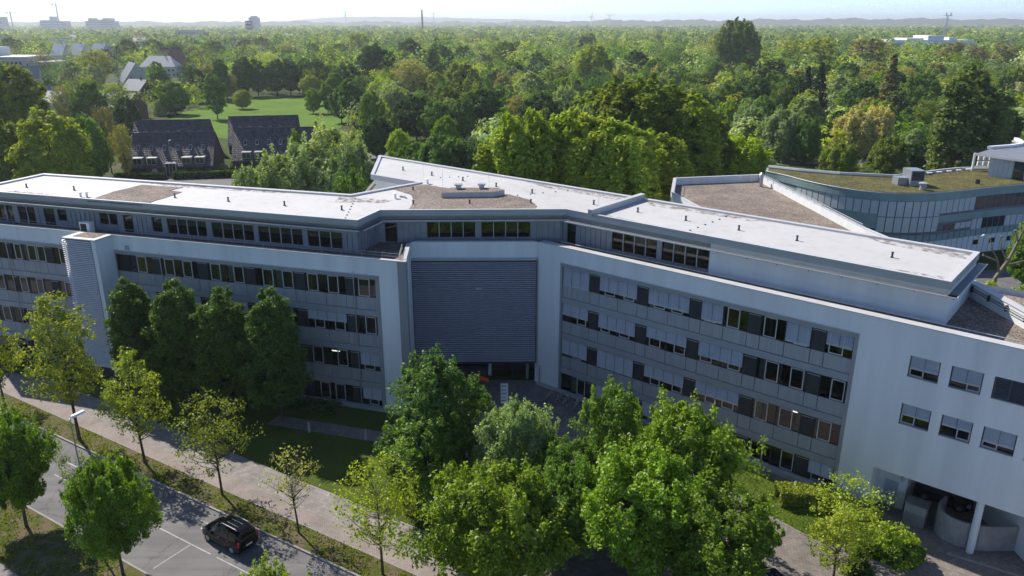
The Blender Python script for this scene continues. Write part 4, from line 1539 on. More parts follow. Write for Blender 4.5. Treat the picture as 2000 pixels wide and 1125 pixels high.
# ------------------------------------------------------------------ vehicles
def car_sections(kind):
    if kind == 'van':      # tall high-roofed family van, 4.4 m
        return [(a, b, c * 1.04, d * 1.06, e, f, g) for a, b, c, d, e, f, g in [(0.00, .34, .60, .66, .52, .58, .50), (0.12, .24, .72, .80, .80, .80, .70), (0.45, .20, .86, .95, .88, .87, .76), (0.95, .20, .97, 1.06, .905, .895, .76),
                (1.15, .20, 1.0, 1.12, .905, .90, .73), (1.50, .20, 1.02, 1.46, .905, .90, .66), (1.88, .20, 1.03, 1.74, .905, .90, .63), (2.4, .20, 1.04, 1.81, .905, .90, .64),
                (3.3, .20, 1.05, 1.82, .905, .90, .645), (4.02, .22, 1.06, 1.79, .905, .895, .64), (4.24, .26, 1.06, 1.72, .89, .875, .62), (4.36, .34, 1.0, 1.40, .84, .83, .66), (4.40, .40, .75, .95, .78, .78, .70)]]
    return [(0.00, .34, .56, .62, .52, .58, .50), (0.12, .24, .66, .72, .78, .78, .68), (0.55, .20, .80, .86, .86, .85, .74), (1.15, .20, .90, .96, .885, .875, .72),
            (1.40, .20, .92, 1.06, .885, .875, .68), (1.75, .20, .93, 1.30, .885, .87, .60), (2.10, .20, .94, 1.42, .885, .87, .57), (2.7, .20, .95, 1.45, .885, .87, .57),
            (3.3, .20, .97, 1.41, .885, .865, .56), (3.75, .22, .98, 1.22, .88, .855, .60), (4.1, .26, .96, 1.06, .86, .83, .66), (4.25, .34, .90, .98, .80, .79, .66), (4.30, .40, .68, .82, .72, .72, .62)]

def sec_pts(S):
    x, zb, zl, zr, hb, hl, hr = S
    return [(0, zb), (hb * .9, zb), (hb, zb + .14), (hl, zl), (hr + (hl - hr) * .15, zr - (zr - zl) * .22), (hr * .8, zr - .015), (0, zr)]

def build_car(name, loc, rz, paint, kind, label, group=None, detail=True):
    S = car_sections(kind)
    E = empty(name, loc, label, 'car', group, rz)
    W = WM[E.name]
    L = S[-1][0]
    def loc_add(m, nm, mat, parent=E):
        return put(nm, m.mesh(nm, mat), parent, W)
    m = MB()
    k = 7
    rows = []
    for s in S:
        P = sec_pts(s)
        ring = [(s[0], y, z) for y, z in P] + [(s[0], -y, z) for y, z in P[-2:0:-1]]
        rows.append(len(m.v))
        m.v += ring
    nr = 2 * k - 2
    for a, b in zip(rows[:-1], rows[1:]):
        for q in range(nr):
            q2 = (q + 1) % nr
            m.f.append((a + q, b + q, b + q2, a + q2))
            m.mi.append(0)
    m.f.append(tuple(range(rows[0], rows[0] + nr)))
    m.f.append(tuple(range(rows[-1] + nr - 1, rows[-1] - 1, -1)))
    m.mi += [0, 0]
    me = m.mesh('body', paint)
    for p in me.polygons:
        p.use_smooth = True
    bo = put('body', me, E, W)
    md = bo.modifiers.new('edge', 'EDGE_SPLIT')
    md.split_angle = R_(28)
    def on(x, t):
        """point between belt line and roof edge at length x"""
        for s0, s1 in zip(S[:-1], S[1:]):
            if s0[0] <= x <= s1[0]:
                f = (x - s0[0]) / (s1[0] - s0[0])
                A, Bp = sec_pts(s0), sec_pts(s1)
                P = [(a[0] + (b[0] - a[0]) * f, a[1] + (b[1] - a[1]) * f) for a, b in zip(A, Bp)]
                y = P[3][0] + (P[4][0] - P[3][0]) * t
                z = P[3][1] + (P[4][1] - P[3][1]) * t
                return y + 0.008, z + 0.003
    if kind == 'van':
        spans = [(1.42, 2.22), (2.30, 3.18), (3.26, 4.0)]
    else:
        spans = [(1.62, 2.3), (2.38, 3.1), (3.16, 3.6)]
    for sd in (1, -1):
        for x0, x1 in spans:
            m = MB()
            n_ = 6
            for q in range(n_):
                xa, xb = x0 + (x1 - x0) * q / n_, x0 + (x1 - x0) * (q + 1) / n_
                a0, a1, b0, b1 = on(xa, .06), on(xa, .96), on(xb, .06), on(xb, .96)
                f4 = [(xa, sd * a0[0], a0[1]), (xb, sd * b0[0], b0[1]), (xb, sd * b1[0], b1[1]), (xa, sd * a1[0], a1[1])]
                m.face(f4 if sd > 0 else f4[::-1])
            loc_add(m, 'side_window', 'darkglass')
        for x in ((0.85, L - 0.88)):
            m = MB()
            m.tube([(x, sd * 0.70, 0.32), (x, sd * 0.90, 0.32), (x, sd * 0.912, 0.32)], [0.33, 0.33, 0.29], 20)
            o = loc_add(m, 'wheel', 'rubber')
            m = MB()
            m.tube([(x, sd * 0.90, 0.32), (x, sd * 0.918, 0.32)], [0.21, 0.19], 14)
            put('rim', m.mesh('rim', 'steel'), o, W)
        m = MB()
        m.box(L - 0.12, L - 0.02 if kind == 'van' else L - 0.03, min(sd * .72, sd * .87), max(sd * .72, sd * .87), .82, 1.22 if kind == 'van' else .95)
        loc_add(m, 'tail_light', 'redlamp')
        m = MB()
        m.box(0.08, 0.36, min(sd * .58, sd * .84), max(sd * .58, sd * .84), .62, .78)
        loc_add(m, 'headlight', 'alu')
        m = MB()
        m.box(1.42, 1.56, min(sd * .9, sd * 1.06), max(sd * .9, sd * 1.06), 1.0, 1.16)
        loc_add(m, 'wing_mirror', paint)
        if detail:
            for x in (2.12, 3.05):
                m = MB()
                m.box(x, x + 0.2, min(sd * .905, sd * .93), max(sd * .905, sd * .93), .93, .96)
                loc_add(m, 'door_handle', 'steel')
    # windscreen and rear window
    def glass_quad(xa, xb, ta, tb, nm):
        m = MB()
        Pa = [sec_pts(s) for s in S if abs(s[0] - xa) < 1e-6][0]
        Pb = [sec_pts(s) for s in S if abs(s[0] - xb) < 1e-6][0]
        ya, za = Pa[5][0] * .98, Pa[5][1] + 0.014
        yb, zb = Pb[5][0] * .98, Pb[5][1] + 0.014
        m.face([(xa, -ya, za), (xa, ya, za), (xb, yb, zb), (xb, -yb, zb)])
        loc_add(m, nm, 'darkglass')
    if kind == 'van':
        glass_quad(1.15, 1.50, 0, 0, 'windscreen')
        glass_quad(1.50, 1.88, 0, 0, 'windscreen')
        m = MB()
        m.face([(4.27, -.60, 1.76), (4.27, .60, 1.76), (4.405, .66, 1.2), (4.405, -.66, 1.2)][::-1])
        loc_add(m, 'rear_window', 'darkglass')
        for sd in (1, -1):
            m = MB()
            m.tube([(2.25, sd * .56, 1.91), (2.35, sd * .57, 1.99), (3.85, sd * .57, 1.99), (3.95, sd * .56, 1.90)], 0.03, 6)
            loc_add(m, 'roof_rail', 'alu')
        for y in (-.2, .2):
            m = MB()
            m.tube([(2.5, y, 1.932), (3.7, y, 1.932)], 0.016, 4)
            loc_add(m, 'roof_rib', 'alu')
    else:
        glass_quad(1.40, 1.75, 0, 0, 'windscreen')
        glass_quad(1.75, 2.10, 0, 0, 'windscreen')
        glass_quad(3.3, 3.75, 0, 0, 'rear_window')
    m = MB()
    m.box(L - 0.015, L + 0.012, -.26, .26, .62, .73)
    loc_add(m, 'number_plate', 'white')
    return E
yaw = R_(180 - RD)
cx_, cy_ = rp(0, 0)
def street_car(t, o, *a, **k):
    p = rp(t, o)
    return build_car(k.pop('nm', 'parked_car'), (p[0], p[1], 0.006), *a, **k)
# x runs from nose to tail; the van drives up the street away to the left
build_car('family_van', (-22.55, 48.5, 0.006), R_(-33), 'carblack', 'van', 'black high-roofed van with roof rails driving along the street')
build_car('parked_car', (16.3, 43.6, 0.13), R_(-72), 'cardark', 'van', 'dark car parked in the court, half hidden under the bright maple', detail=False)
build_car('parked_car', (-40.6, 213.0, 0.02), R_(120), 'cargrey', 'car', 'dark grey parked car farthest up the lane behind the back wing', 'cars parked behind the building', False)
build_car('parked_car', (-39.0, 206.5, 0.02), R_(100), 'carsilver', 'car', 'blue-grey parked car in the middle of the lane behind the back wing', 'cars parked behind the building', False)
build_car('parked_car', (-40.2, 198.5, 0.02), R_(95), 'carwhite', 'car', 'pale silver parked car nearest the willow behind the back wing', 'cars parked behind the building', False)
build_car('parked_car', (76.0, 101.5, 0.02), R_(20), 'carwhite', 'car', 'white parked car seen past the terrace corner under the pollarded tree', 'cars parked by the curved building', False)
build_car('parked_car', (112.0, 212.0, 0.02), R_(0), 'carsilver', 'car', 'small silver car on the park road left of the tall grey-green poplar', None, False)
build_car('parked_car', (37.0, 52.5, -1.1), R_(140), 'cardark', 'car', 'dark car standing in the shade of the delivery bay', None, False)

# ------------------------------------------------------------------ street furniture and yard things
def lamp_post(loc, h, arm, rz, label):
    E = empty('street_lamp', loc, label, 'street lamp', None, rz)
    W = WM[E.name]
    m = MB()
    m.tube([(0, 0, 0), (0, 0, 1.0), (0, 0, 1.02), (0, 0, h)], [0.09, 0.09, 0.065, 0.05], 8)
    put('pole', m.mesh('pole', 'steel'), E, W)
    m = MB()
    m.tube([(0, 0, h - 0.05), (arm * .5, 0, h + 0.08), (arm, 0, h + 0.1)], 0.035, 6)
    put('arm', m.mesh('arm', 'steel'), E, W)
    m = MB()
    m.hexa([(arm - .1, -.16, h + .02), (arm + .75, -.16, h + .10), (arm + .75, .16, h + .10), (arm - .1, .16, h + .02), (arm - .1, -.1, h + .17), (arm + .75, -.1, h + .22), (arm + .75, .1, h + .22), (arm - .1, .1, h + .17)])
    put('lamp_head', m.mesh('lamp_head', 'white'), E, W)
lamp_post((-29.9, 46.2, 0.1), 10.6, 0.25, R_(58), 'tall grey street lamp with flat white head beside the road')
lamp_post((-83.0, 187.0, 0.0), 9.0, 0.3, R_(90), 'thin grey lamp post in front of the dark tiled row house')
lamp_post((69.6, 110.2, 0.0), 6.0, 0.3, R_(40), 'grey lamp post beside the pollarded tree by the curved building')

def bollard_mesh():
    m = MB()
    m.tube([(0, 0, 0), (0, 0, 1.0), (0, 0, 1.06)], [0.11, 0.11, 0.04], 10)
    return m.mesh('bollard', 'concrete')
for i, (x, y, lb) in enumerate(((-18.8, 63.0, 'pale concrete bollard in the shade farther from the entrance'), (-13.3, 61.7, 'pale concrete bollard in the shade nearer the entrance'))):
    put('bollard', shared('bollard', bollard_mesh), None, Matrix.Translation((x, y, 0.12)), label=lb, cat='bollard', group='bollards on the shaded forecourt')

def cover_mesh():
    m = MB()
    m.tube([(0, 0, 0), (0, 0, 0.012)], 0.33, 18)
    return m.mesh('manhole_cover', 'zinc_dark')
for t_, o_, z_, lb in ((-47.5, 30.0, 0.0, 'round iron manhole cover in the far lane ahead of the black van'), (-36.0, 36.6, 0.118, 'round iron manhole cover in the grey pavement behind the van'), (-26.5, 34.6, 0.114, 'round iron manhole cover in the pink cycle path near the sparse trees')):
    p = rp(t_, o_)
    put('manhole_cover', shared('cover', cover_mesh), None, Matrix.Translation((p[0], p[1], z_)), label=lb, cat='manhole cover', group='manhole covers in the street')

# information stele in front of the entrance
E = empty('information_stele', (-0.75, 68.6, 0.12), 'upright white information board with blue lines before the entrance', 'sign')
mb = MB()
mb.box(-1.12, -0.38, 68.56, 68.66, 0.2, 2.35)
add(mb, 'panel', 'white', E)
mb = MB()
for q in (-1.08, -0.46):
    mb.box(q, q + .04, 68.59, 68.63, 0.1, 0.2)
add(mb, 'foot', 'steel', E)
for z, h, w in ((2.05, .10, .5), (1.75, .02, .68), (1.62, .08, .45), (1.38, .02, .68), (1.22, .09, .5), (1.0, .02, .68), (0.85, .06, .4), (0.68, .02, .68), (0.45, .12, .55)):
    mb = MB()
    mb.box(-1.08, -1.08 + w, 68.548, 68.557, z, z + h)
    add(mb, 'printed_line', 'blueprint' if h > .03 else 'steel', E)

# bicycles at the foot of the right wing
def bicycle(loc, rz, label):
    E = empty('bicycle', loc, label, 'bicycle', 'bicycles parked at the right wing by the entrance', rz)
    W = WM[E.name]
    for x in (-.53, .53):
        m = MB()
        m.tube([(x + .34 * math.cos(q * math.pi / 8), 0, .35 + .34 * math.sin(q * math.pi / 8)) for q in range(17)], 0.02, 5, False)
        o = put('wheel', m.mesh('wheel', 'rubber'), E, W)
        m = MB()
        for q in range(6):
            a = q * math.pi / 6
            m.tube([(x - .33 * math.cos(a), 0, .35 - .33 * math.sin(a)), (x + .33 * math.cos(a), 0, .35 + .33 * math.sin(a))], 0.004, 3)
        put('spokes', m.mesh('spokes', 'steel'), o, W)
    m = MB()
    for a, b in (((-.53, 0, .35), (-.12, 0, .35)), ((-.12, 0, .35), (-.28, 0, .92)), ((-.53, 0, .35), (-.24, 0, .78)), ((-.24, 0, .78), (.36, 0, .80)), ((-.12, 0, .35), (.38, 0, .72)), ((.34, 0, .98), (.53, 0, .35))):
        m.tube([a, b], 0.018, 5)
    put('frame', m.mesh('frame', 'alu'), E, W)
    m = MB()
    m.tube([(.30, -.28, 1.0), (.36, -.1, 1.03), (.36, .1, 1.03), (.30, .28, 1.0)], 0.014, 5)
    put('handlebar', m.mesh('handlebar', 'steel'), E, W)
    m = MB()
    m.hexa([(-.40, -.07, .92), (-.14, -.025, .92), (-.14, .025, .92), (-.40, .07, .92), (-.40, -.09, .97), (-.14, -.03, .96), (-.14, .03, .96), (-.40, .09, .97)])
    put('saddle', m.mesh('saddle', 'rubber'), E, W)
for i, s in enumerate((-27.6, -26.5, -25.6, -24.3)):
    p = FR.pt(s, -2.0, 0.126)
    bicycle(p, R_(50 + (i * 37) % 14), ['first', 'second', 'third', 'fourth'][i] + ' parked bicycle from the entrance along the shaded right wing')

# delivery bay: curved ribbed wall, tall container
E = empty('curved_ribbed_wall', (33, 46.6, -1.0), 'low curved ribbed concrete wall round the delivery bay', 'wall')
cw = [(32.0, 50.0), (31.5, 48.9), (31.55, 48.0), (32.0, 47.25), (32.8, 46.85), (33.8, 46.75), (36, 46.9), (40, 47.3), (48, 47.8)]
cw = smooth([FR.xy(7.2, 3.4), FR.xy(7.0, 1.9), FR.xy(7.55, 0.75), FR.xy(8.8, 0.35), FR.xy(10.2, 0.75), FR.xy(11.4, 1.7), FR.xy(13.2, 3.4), FR.xy(16, 6)], 3)
mb = MB()
for a, b in zip(cw[:-1], cw[1:]):
    e = (Vector(b) - Vector(a)).normalized()
    nr_ = Vector((-e.y, e.x))
    a2, b2 = Vector(a) + nr_ * .2, Vector(b) + nr_ * .2
    mb.hexa([(*a, -1.4), (*b, -1.4), (*b2, -1.4), (*a2, -1.4), (*a, 1.05), (*b, 1.05), (*b2, 1.05), (*a2, 1.05)])
add(mb, 'wall_body', 'concrete', E)
rb = resample(cw, 0.16)
mb = MB()
mb.box(-0.035, 0.035, -0.035, 0.035, -1.2, 1.0)
rib = mb.mesh('rib', 'concrete')
for a in rb:
    put('rib', rib, E, Matrix.Translation((a[0], a[1], 0)))
E = empty('waste_container', FR.pt(5.6, 1.5, -1.0), 'tall grey metal container in the shaded delivery bay', 'container')
mb = MB()
FR.box(mb, 5.0, 6.5, 0.9, 2.1, -1.0, 0.0)
add(mb, 'lower_body', 'steel', E)
mb = MB()
FR.box(mb, 5.0, 6.5, 0.92, 2.08, 0.02, 0.75)
add(mb, 'upper_door', 'concrete', E)
mb = MB()
FR.box(mb, 4.95, 6.55, 0.86, 2.14, 0.752, 0.82)
add(mb, 'lid', 'steel', E)
# kerb platform under the column
mb = MB()
mb.tube([(*FR.xy(8.6, -1.1), -0.98), (*FR.xy(16, -0.1), -0.98)], 0.1, 6)
add(mb, 'kerb', 'kerb', kind='structure')
# low wooden rail in front of the shrubs
E = empty('timber_rail', (25.4, 42.6, -0.6), 'low timber rail fence among the shrubs beside the yard', 'fence')
for a, b in (((24.2, 41.9), (26.8, 43.4)),):
    for q in (a, b):
        z = gz(*q) + 0.1
        put('post', boxmesh('rail_fence_post', 0.14, 0.14, 1.0, 'bark_pale'), E, Matrix.Translation((q[0], q[1], z)))
    mb = MB()
    mb.tube([(*a, gz(*a) + 1.05), (*b, gz(*b) + 1.05)], 0.07, 6)
    add(mb, 'rail', 'bark_pale', E)
# ------------------------------------------------------------------ trees
def quads_mesh(name, V, mat, tint=None):
    """V: (n,4,3) leaf corners"""
    n = len(V)
    me = bpy.data.meshes.new(name)
    me.vertices.add(n * 4)
    me.vertices.foreach_set('co', np.ascontiguousarray(V, dtype=np.float32).ravel())
    me.loops.add(n * 4)
    me.loops.foreach_set('vertex_index', np.arange(n * 4, dtype=np.int32))
    me.polygons.add(n)
    me.polygons.foreach_set('loop_start', np.arange(0, n * 4, 4, dtype=np.int32))
    if tint is not None:
        at = me.color_attributes.new('tint', 'FLOAT_COLOR', 'POINT')
        c = np.ones((n * 4, 4), dtype=np.float32)
        c[:, :3] = np.repeat(tint, 4, axis=0)
        at.data.foreach_set('color', c.ravel())
    me.materials.append(M[mat])
    me.update()
    me.validate()
    return me

def unit(a):
    return a / np.maximum(np.linalg.norm(a, axis=-1, keepdims=True), 1e-6)

def leaves(rng, C, rc, per, size, up=0.5, squash=0.85, rnd_=0.75, out=None, outw=0.6, droop=0.0, stretch=1.5):
    """leaf diamonds scattered in clumps of centre C and radius rc"""
    k = len(C)
    idx = np.repeat(np.arange(k), per)
    n = len(idx)
    d = unit(rng.normal(size=(n, 3)))
    r = rng.random((n, 1)) ** 0.45
    off = d * r * rc[idx][:, None]
    off[:, 2] *= squash
    off[:, 2] -= droop * np.linalg.norm(off[:, :2], axis=1)
    P = C[idx] + off
    o = d if out is None else unit(out[idx] + 0.6 * d)
    N = unit(o * outw + np.array([0, 0, up]) + rnd_ * rng.normal(size=(n, 3)))
    T = unit(np.cross(N, rng.normal(size=(n, 3))))
    Bv = np.cross(N, T)
    s = size * (0.45 + 1.1 * rng.random((n, 1)))
    a, b = T * s * stretch * 0.5, Bv * s * 0.5
    return np.stack([P - a, P + b * 0.9 - a * 0.1, P + a, P - b * 0.9 - a * 0.1], axis=1)

PROFILE = {
    'round': lambda z: np.sqrt(np.maximum(0, 1 - (2 * z - 0.95) ** 2 / 1.1)) * (0.75 + 0.25 * np.minimum(1, z * 3)),
    'ovate': lambda z: np.minimum(1, z / 0.28) ** 0.7 * np.maximum(0.05, 1 - np.maximum(0, z - 0.28) / 0.74) ** 0.62,
    'crown': lambda z: (0.45 + 0.55 * np.minimum(1, z / 0.35)) * np.sqrt(np.maximum(0.06, 1 - np.maximum(0, (z - 0.35) / 0.68) ** 2.4)),
    'egg': lambda z: np.minimum(1, z / 0.2) ** 0.6 * np.sqrt(np.maximum(0.03, 1 - np.maximum(0, (z - 0.3) / 0.73) ** 2)),
    'column': lambda z: np.minimum(1, z / 0.16) ** 0.6 * np.maximum(0.03, 1 - z ** 3.2) ** 0.75,
    'poplar': lambda z: np.minimum(1, z / 0.15) ** 0.5 * np.maximum(0.06, 1 - np.maximum(0, (z - 0.45) / 0.57) ** 2) ** 0.6,
    'cone': lambda z: np.maximum(0.02, 1 - z) ** 0.85,
    'vase': lambda z: 0.25 + 0.75 * np.minimum(1, z / 0.62) * np.maximum(0.1, 1 - np.maximum(0, z - 0.62) / 0.42) ** 0.6,
    'dome': lambda z: np.maximum(0.05, 1 - z ** 2) ** 0.55,
}
def make_tree(name, seed, H, W, base, prof, clumps, per, size, rcf=0.16, core=0.45, up=0.45, droop=0.0, branches=True, bark='bark', trunk_r=0.15, sq=0.85, stretch=1.5, wob=0.16, shoots=0.0, rough=0.5, leaf='leafm'):
    """trunk with limbs reaching to the leaf clumps, and the crown of leaves: two meshes"""
    rng = np.random.default_rng(seed)
    hc = H * (1 - base)
    z = rng.random(clumps * 3)
    pr = PROFILE[prof](z)
    keep = rng.random(len(z)) < pr / pr.max() * 0.9 + 0.1
    z = z[keep][:clumps]
    pr = PROFILE[prof](z)
    ang = rng.random(len(z)) * 2 * np.pi
    lob = 1 + wob * np.sin(ang * 3 + rng.random() * 6 + z * 5) + wob * 0.7 * np.sin(ang * 5 + z * 9 + rng.random() * 6)
    rad = W / 2 * pr * lob * (core + (1 - core) * rng.random(len(z)) ** 0.5) * 0.92
    C = np.stack([rad * np.cos(ang), rad * np.sin(ang), H * base + hc * (0.03 + 0.95 * z)], axis=1)
    C += rng.normal(size=C.shape) * 0.03 * W
    rc = W * rcf * (0.4 + 1.1 * rng.random(len(z))) * (0.55 + 0.45 * pr)
    out = unit(C - np.array([0, 0, H * base + hc * 0.45]))
    V = leaves(rng, C, rc, per, size, up, sq, rough, out, 0.75, droop, stretch)
    if shoots:
        # upright leading shoots along the crown's top
        ns = int(len(z) * shoots)
        pick = rng.choice(len(z), ns)
        S = C[pick] + np.stack([rng.normal(size=ns) * .2, rng.normal(size=ns) * .2, rc[pick] * (0.9 + rng.random(ns))], axis=1)
        V = np.concatenate([V, leaves(rng, S, rc[pick] * 0.42, max(6, per // 3), size, 0.4, 2.2, 0.8, None, 0.6)])
    crown = quads_mesh(name + '_crown', V, leaf)
    mb = MB()
    lean = rng.normal(size=2) * 0.012 * H
    top = H * (0.82 if prof in ('cone', 'column', 'poplar', 'ovate') else base + (1 - base) * 0.6)
    tp = [(0, 0, -0.3), (lean[0] * .2, lean[1] * .2, H * base * .5), (lean[0] * .6, lean[1] * .6, H * base), (lean[0], lean[1], (H * base + top) / 2), (lean[0] * 1.3, lean[1] * 1.3, top)]
    mb.tube(tp, [trunk_r * 1.25, trunk_r, trunk_r * .85, trunk_r * .5, trunk_r * .12], 7)
    if branches:
        order = np.argsort(rng.random(len(z)))[:90 if branches is True else branches]
        for i in order:
            c = C[i]
            zs = max(H * base * 0.9, min(top * 0.97, c[2] - 0.55 * np.hypot(c[0], c[1]) - 0.05 * H))
            f = zs / max(top, .1)
            st = np.array([lean[0] * f, lean[1] * f, zs])
            mid = st + (c - st) * np.array([0.55, 0.55, 0.42])
            r0 = trunk_r * (0.34 if zs < top * .6 else 0.2)
            mb.tube([tuple(st), tuple(mid), tuple(c)], [r0, r0 * .6, r0 * .18], 4, False)
    trunk = mb.mesh(name + '_trunk', bark)
    return trunk, crown

TREE = {}
def kind_of_tree(k, *a, **kw):
    TREE[k] = (make_tree(k, *a, **kw), a[1], a[2])        # meshes, height, width
# near kinds (fine leaves)
kind_of_tree('maple_a', 11, 9.5, 7.2, 0.26, 'crown', 280, 175, 0.13, 0.090, 0.42, shoots=0.9, wob=0.26, rough=0.85, leaf='leaf')
kind_of_tree('maple_b', 12, 10.0, 8.0, 0.24, 'crown', 320, 175, 0.132, 0.085, 0.42, shoots=0.8, wob=0.28, rough=0.85, leaf='leaf')
kind_of_tree('lime', 13, 12.0, 7.4, 0.10, 'egg', 300, 165, 0.145, 0.092, 0.42, shoots=0.6, wob=0.26, rough=0.85, leaf='leaf')
kind_of_tree('hornbeam', 14, 13.6, 5.3, 0.14, 'column', 330, 165, 0.135, 0.115, 0.5, shoots=0.2, rough=0.85, leaf='leaf')
kind_of_tree('sparse_a', 15, 11.0, 6.8, 0.24, 'ovate', 150, 34, 0.15, 0.105, 0.2, trunk_r=0.12, rough=0.85, leaf='leaf')
kind_of_tree('sparse_b', 16, 9.5, 7.4, 0.30, 'round', 125, 24, 0.145, 0.11, 0.2, trunk_r=0.11, rough=0.85, leaf='leaf')
kind_of_tree('twiggy', 17, 7.5, 5.6, 0.34, 'vase', 120, 8, 0.13, 0.10, 0.2, trunk_r=0.09, rough=0.85, leaf='leaf')
kind_of_tree('tall_sparse', 18, 14.5, 6.6, 0.28, 'egg', 200, 52, 0.155, 0.11, 0.25, trunk_r=0.15, rough=0.85, leaf='leaf')
kind_of_tree('shrub', 19, 4.0, 5.0, 0.03, 'dome', 150, 55, 0.15, 0.12, 0.3, trunk_r=0.07, shoots=0.3, rough=0.85, leaf='leaf')
# middle distance
kind_of_tree('poplar', 21, 25.0, 8.0, 0.06, 'poplar', 300, 80, 0.38, 0.115, 0.6, trunk_r=0.3, shoots=0.6, stretch=1.2, rough=0.7)
kind_of_tree('poplar_b', 22, 28.0, 9.5, 0.05, 'poplar', 330, 80, 0.42, 0.105, 0.6, trunk_r=0.32, shoots=0.6, stretch=1.2, rough=0.7)
kind_of_tree('willow', 23, 20.0, 15.0, 0.06, 'egg', 330, 85, 0.34, 0.085, 0.5, trunk_r=0.3, droop=0.35, sq=1.15, stretch=2.2, shoots=0.3)
kind_of_tree('broad', 24, 16.0, 12.0, 0.08, 'round', 240, 90, 0.36, 0.095, 0.6, trunk_r=0.24)
kind_of_tree('broad_b', 25, 18.0, 11.0, 0.08, 'egg', 240, 90, 0.36, 0.10, 0.55, trunk_r=0.24, shoots=0.4)
kind_of_tree('open', 26, 17.0, 12.0, 0.16, 'vase', 240, 34, 0.32, 0.09, 0.3, trunk_r=0.26)
kind_of_tree('birch', 27, 16.0, 6.0, 0.12, 'egg', 200, 55, 0.32, 0.12, 0.4, trunk_r=0.15, droop=0.3, stretch=2.0)
kind_of_tree('spruce', 28, 16.0, 5.5, 0.05, 'cone', 260, 60, 0.34, 0.11, 0.6, trunk_r=0.18, up=0.1, droop=0.5, sq=0.5)
kind_of_tree('bare', 29, 17.0, 11.0, 0.2, 'round', 220, 14, 0.30, 0.10, 0.25, trunk_r=0.26)
kind_of_tree('giant', 30, 37.0, 24.0, 0.04, 'round', 520, 80, 0.58, 0.07, 0.6, trunk_r=0.5, shoots=0.6, stretch=1.2)
kind_of_tree('bush', 31, 5.0, 6.5, 0.02, 'dome', 130, 50, 0.28, 0.13, 0.35, trunk_r=0.08)
# far kinds (coarser)
kind_of_tree('far_round', 41, 16.0, 12.5, 0.05, 'round', 150, 52, 0.60, 0.105, 0.62, branches=20, trunk_r=0.25)
kind_of_tree('far_ovate', 42, 18.0, 10.0, 0.05, 'egg', 150, 50, 0.58, 0.115, 0.6, branches=20, trunk_r=0.25, shoots=0.3)
kind_of_tree('far_poplar', 43, 20.0, 9.0, 0.04, 'poplar', 160, 48, 0.56, 0.12, 0.6, branches=15, trunk_r=0.25, shoots=0.7)
kind_of_tree('far_open', 44, 17.0, 12.0, 0.10, 'vase', 140, 28, 0.52, 0.11, 0.4, branches=40, trunk_r=0.25)
kind_of_tree('far_lobed', 45, 17.0, 14.0, 0.05, 'dome', 160, 52, 0.60, 0.105, 0.5, branches=15, trunk_r=0.25, wob=0.3)

TINT = {
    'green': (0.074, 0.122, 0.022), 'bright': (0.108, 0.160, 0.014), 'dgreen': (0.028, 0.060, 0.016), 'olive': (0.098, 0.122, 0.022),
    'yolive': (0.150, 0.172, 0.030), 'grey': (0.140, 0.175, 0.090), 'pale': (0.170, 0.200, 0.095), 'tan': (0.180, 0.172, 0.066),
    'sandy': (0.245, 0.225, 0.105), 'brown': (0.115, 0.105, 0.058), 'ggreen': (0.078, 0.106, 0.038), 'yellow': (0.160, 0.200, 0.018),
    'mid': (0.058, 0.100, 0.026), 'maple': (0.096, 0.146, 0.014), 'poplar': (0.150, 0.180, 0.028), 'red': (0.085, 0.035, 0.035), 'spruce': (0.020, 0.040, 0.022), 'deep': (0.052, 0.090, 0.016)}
WORDS = {'green': 'green', 'bright': 'bright green', 'dgreen': 'dark green', 'olive': 'olive green', 'yolive': 'yellowish olive', 'grey': 'grey-green', 'pale': 'pale green', 'tan': 'tan green',
         'sandy': 'sandy beige', 'brown': 'brownish', 'ggreen': 'dull grey-green', 'yellow': 'yellow-green', 'mid': 'mid green', 'maple': 'fresh green', 'poplar': 'fresh olive green', 'red': 'dark red-leaved', 'spruce': 'blackish green', 'deep': 'deep green'}
trng = random.Random(77)
def tree(kind, x, y, h, w, col, label, name='tree', group=None, z=None, cat='tree'):
    (tm, cm), H0, W0 = TREE[kind]
    z0 = gz(x, y) if z is None else z
    E = empty(name, (x, y, z0), label, cat, group)
    w *= 0.87
    sc = Matrix.Diagonal((w / W0, w / W0, h * 0.97 / H0, 1))
    W = Matrix.Translation((x, y, z0)) @ Matrix.Rotation(trng.uniform(0, 6.28), 4, 'Z') @ sc
    put('trunk', tm, E, W)
    c = put('crown', cm, E, W)
    t = TINT[col] if isinstance(col, str) else col
    v = trng.uniform(0.88, 1.14)
    c.color = (t[0] * v * trng.uniform(.95, 1.06), t[1] * v, t[2] * v, 1)
    return E

# --- street trees and front garden (each seen singly) ---
G1 = 'young trees in a row on the roadside verge'
tree('sparse_a', -50.0, 67.8, 11.6, 6.4, 'yolive', 'sparse yellow-green roadside tree at the far left edge behind the cycle path', 'roadside_tree', G1)
tree('tall_sparse', -39.5, 61.8, 14.6, 6.8, 'yolive', 'tallest roadside tree, in front of the slatted stair tower', 'roadside_tree', G1)
tree('sparse_a', -31.7, 57.8, 11.2, 6.9, 'yolive', 'yellow-green roadside tree in front of the two dark column trees', 'roadside_tree', G1)
tree('sparse_b', -23.3, 53.0, 9.4, 7.2, 'olive', 'thin olive-leaved roadside tree just behind the black van', 'roadside_tree', G1)
tree('twiggy', -15.9, 48.2, 7.6, 5.2, 'tan', 'small nearly bare roadside tree on the verge right of the van', 'roadside_tree', G1)
tree('sparse_b', -8.9, 43.6, 9.5, 7.0, 'yellow', 'sparse yellow-leaved roadside tree at the bottom edge before the dark lime', 'roadside_tree', G1)
G2 = 'leafy trees on the near verge'
tree('maple_a', -36.7, 49.0, 9.1, 6.2, 'maple', 'dense fresh green tree on the near verge at the left edge', 'verge_tree', G2)
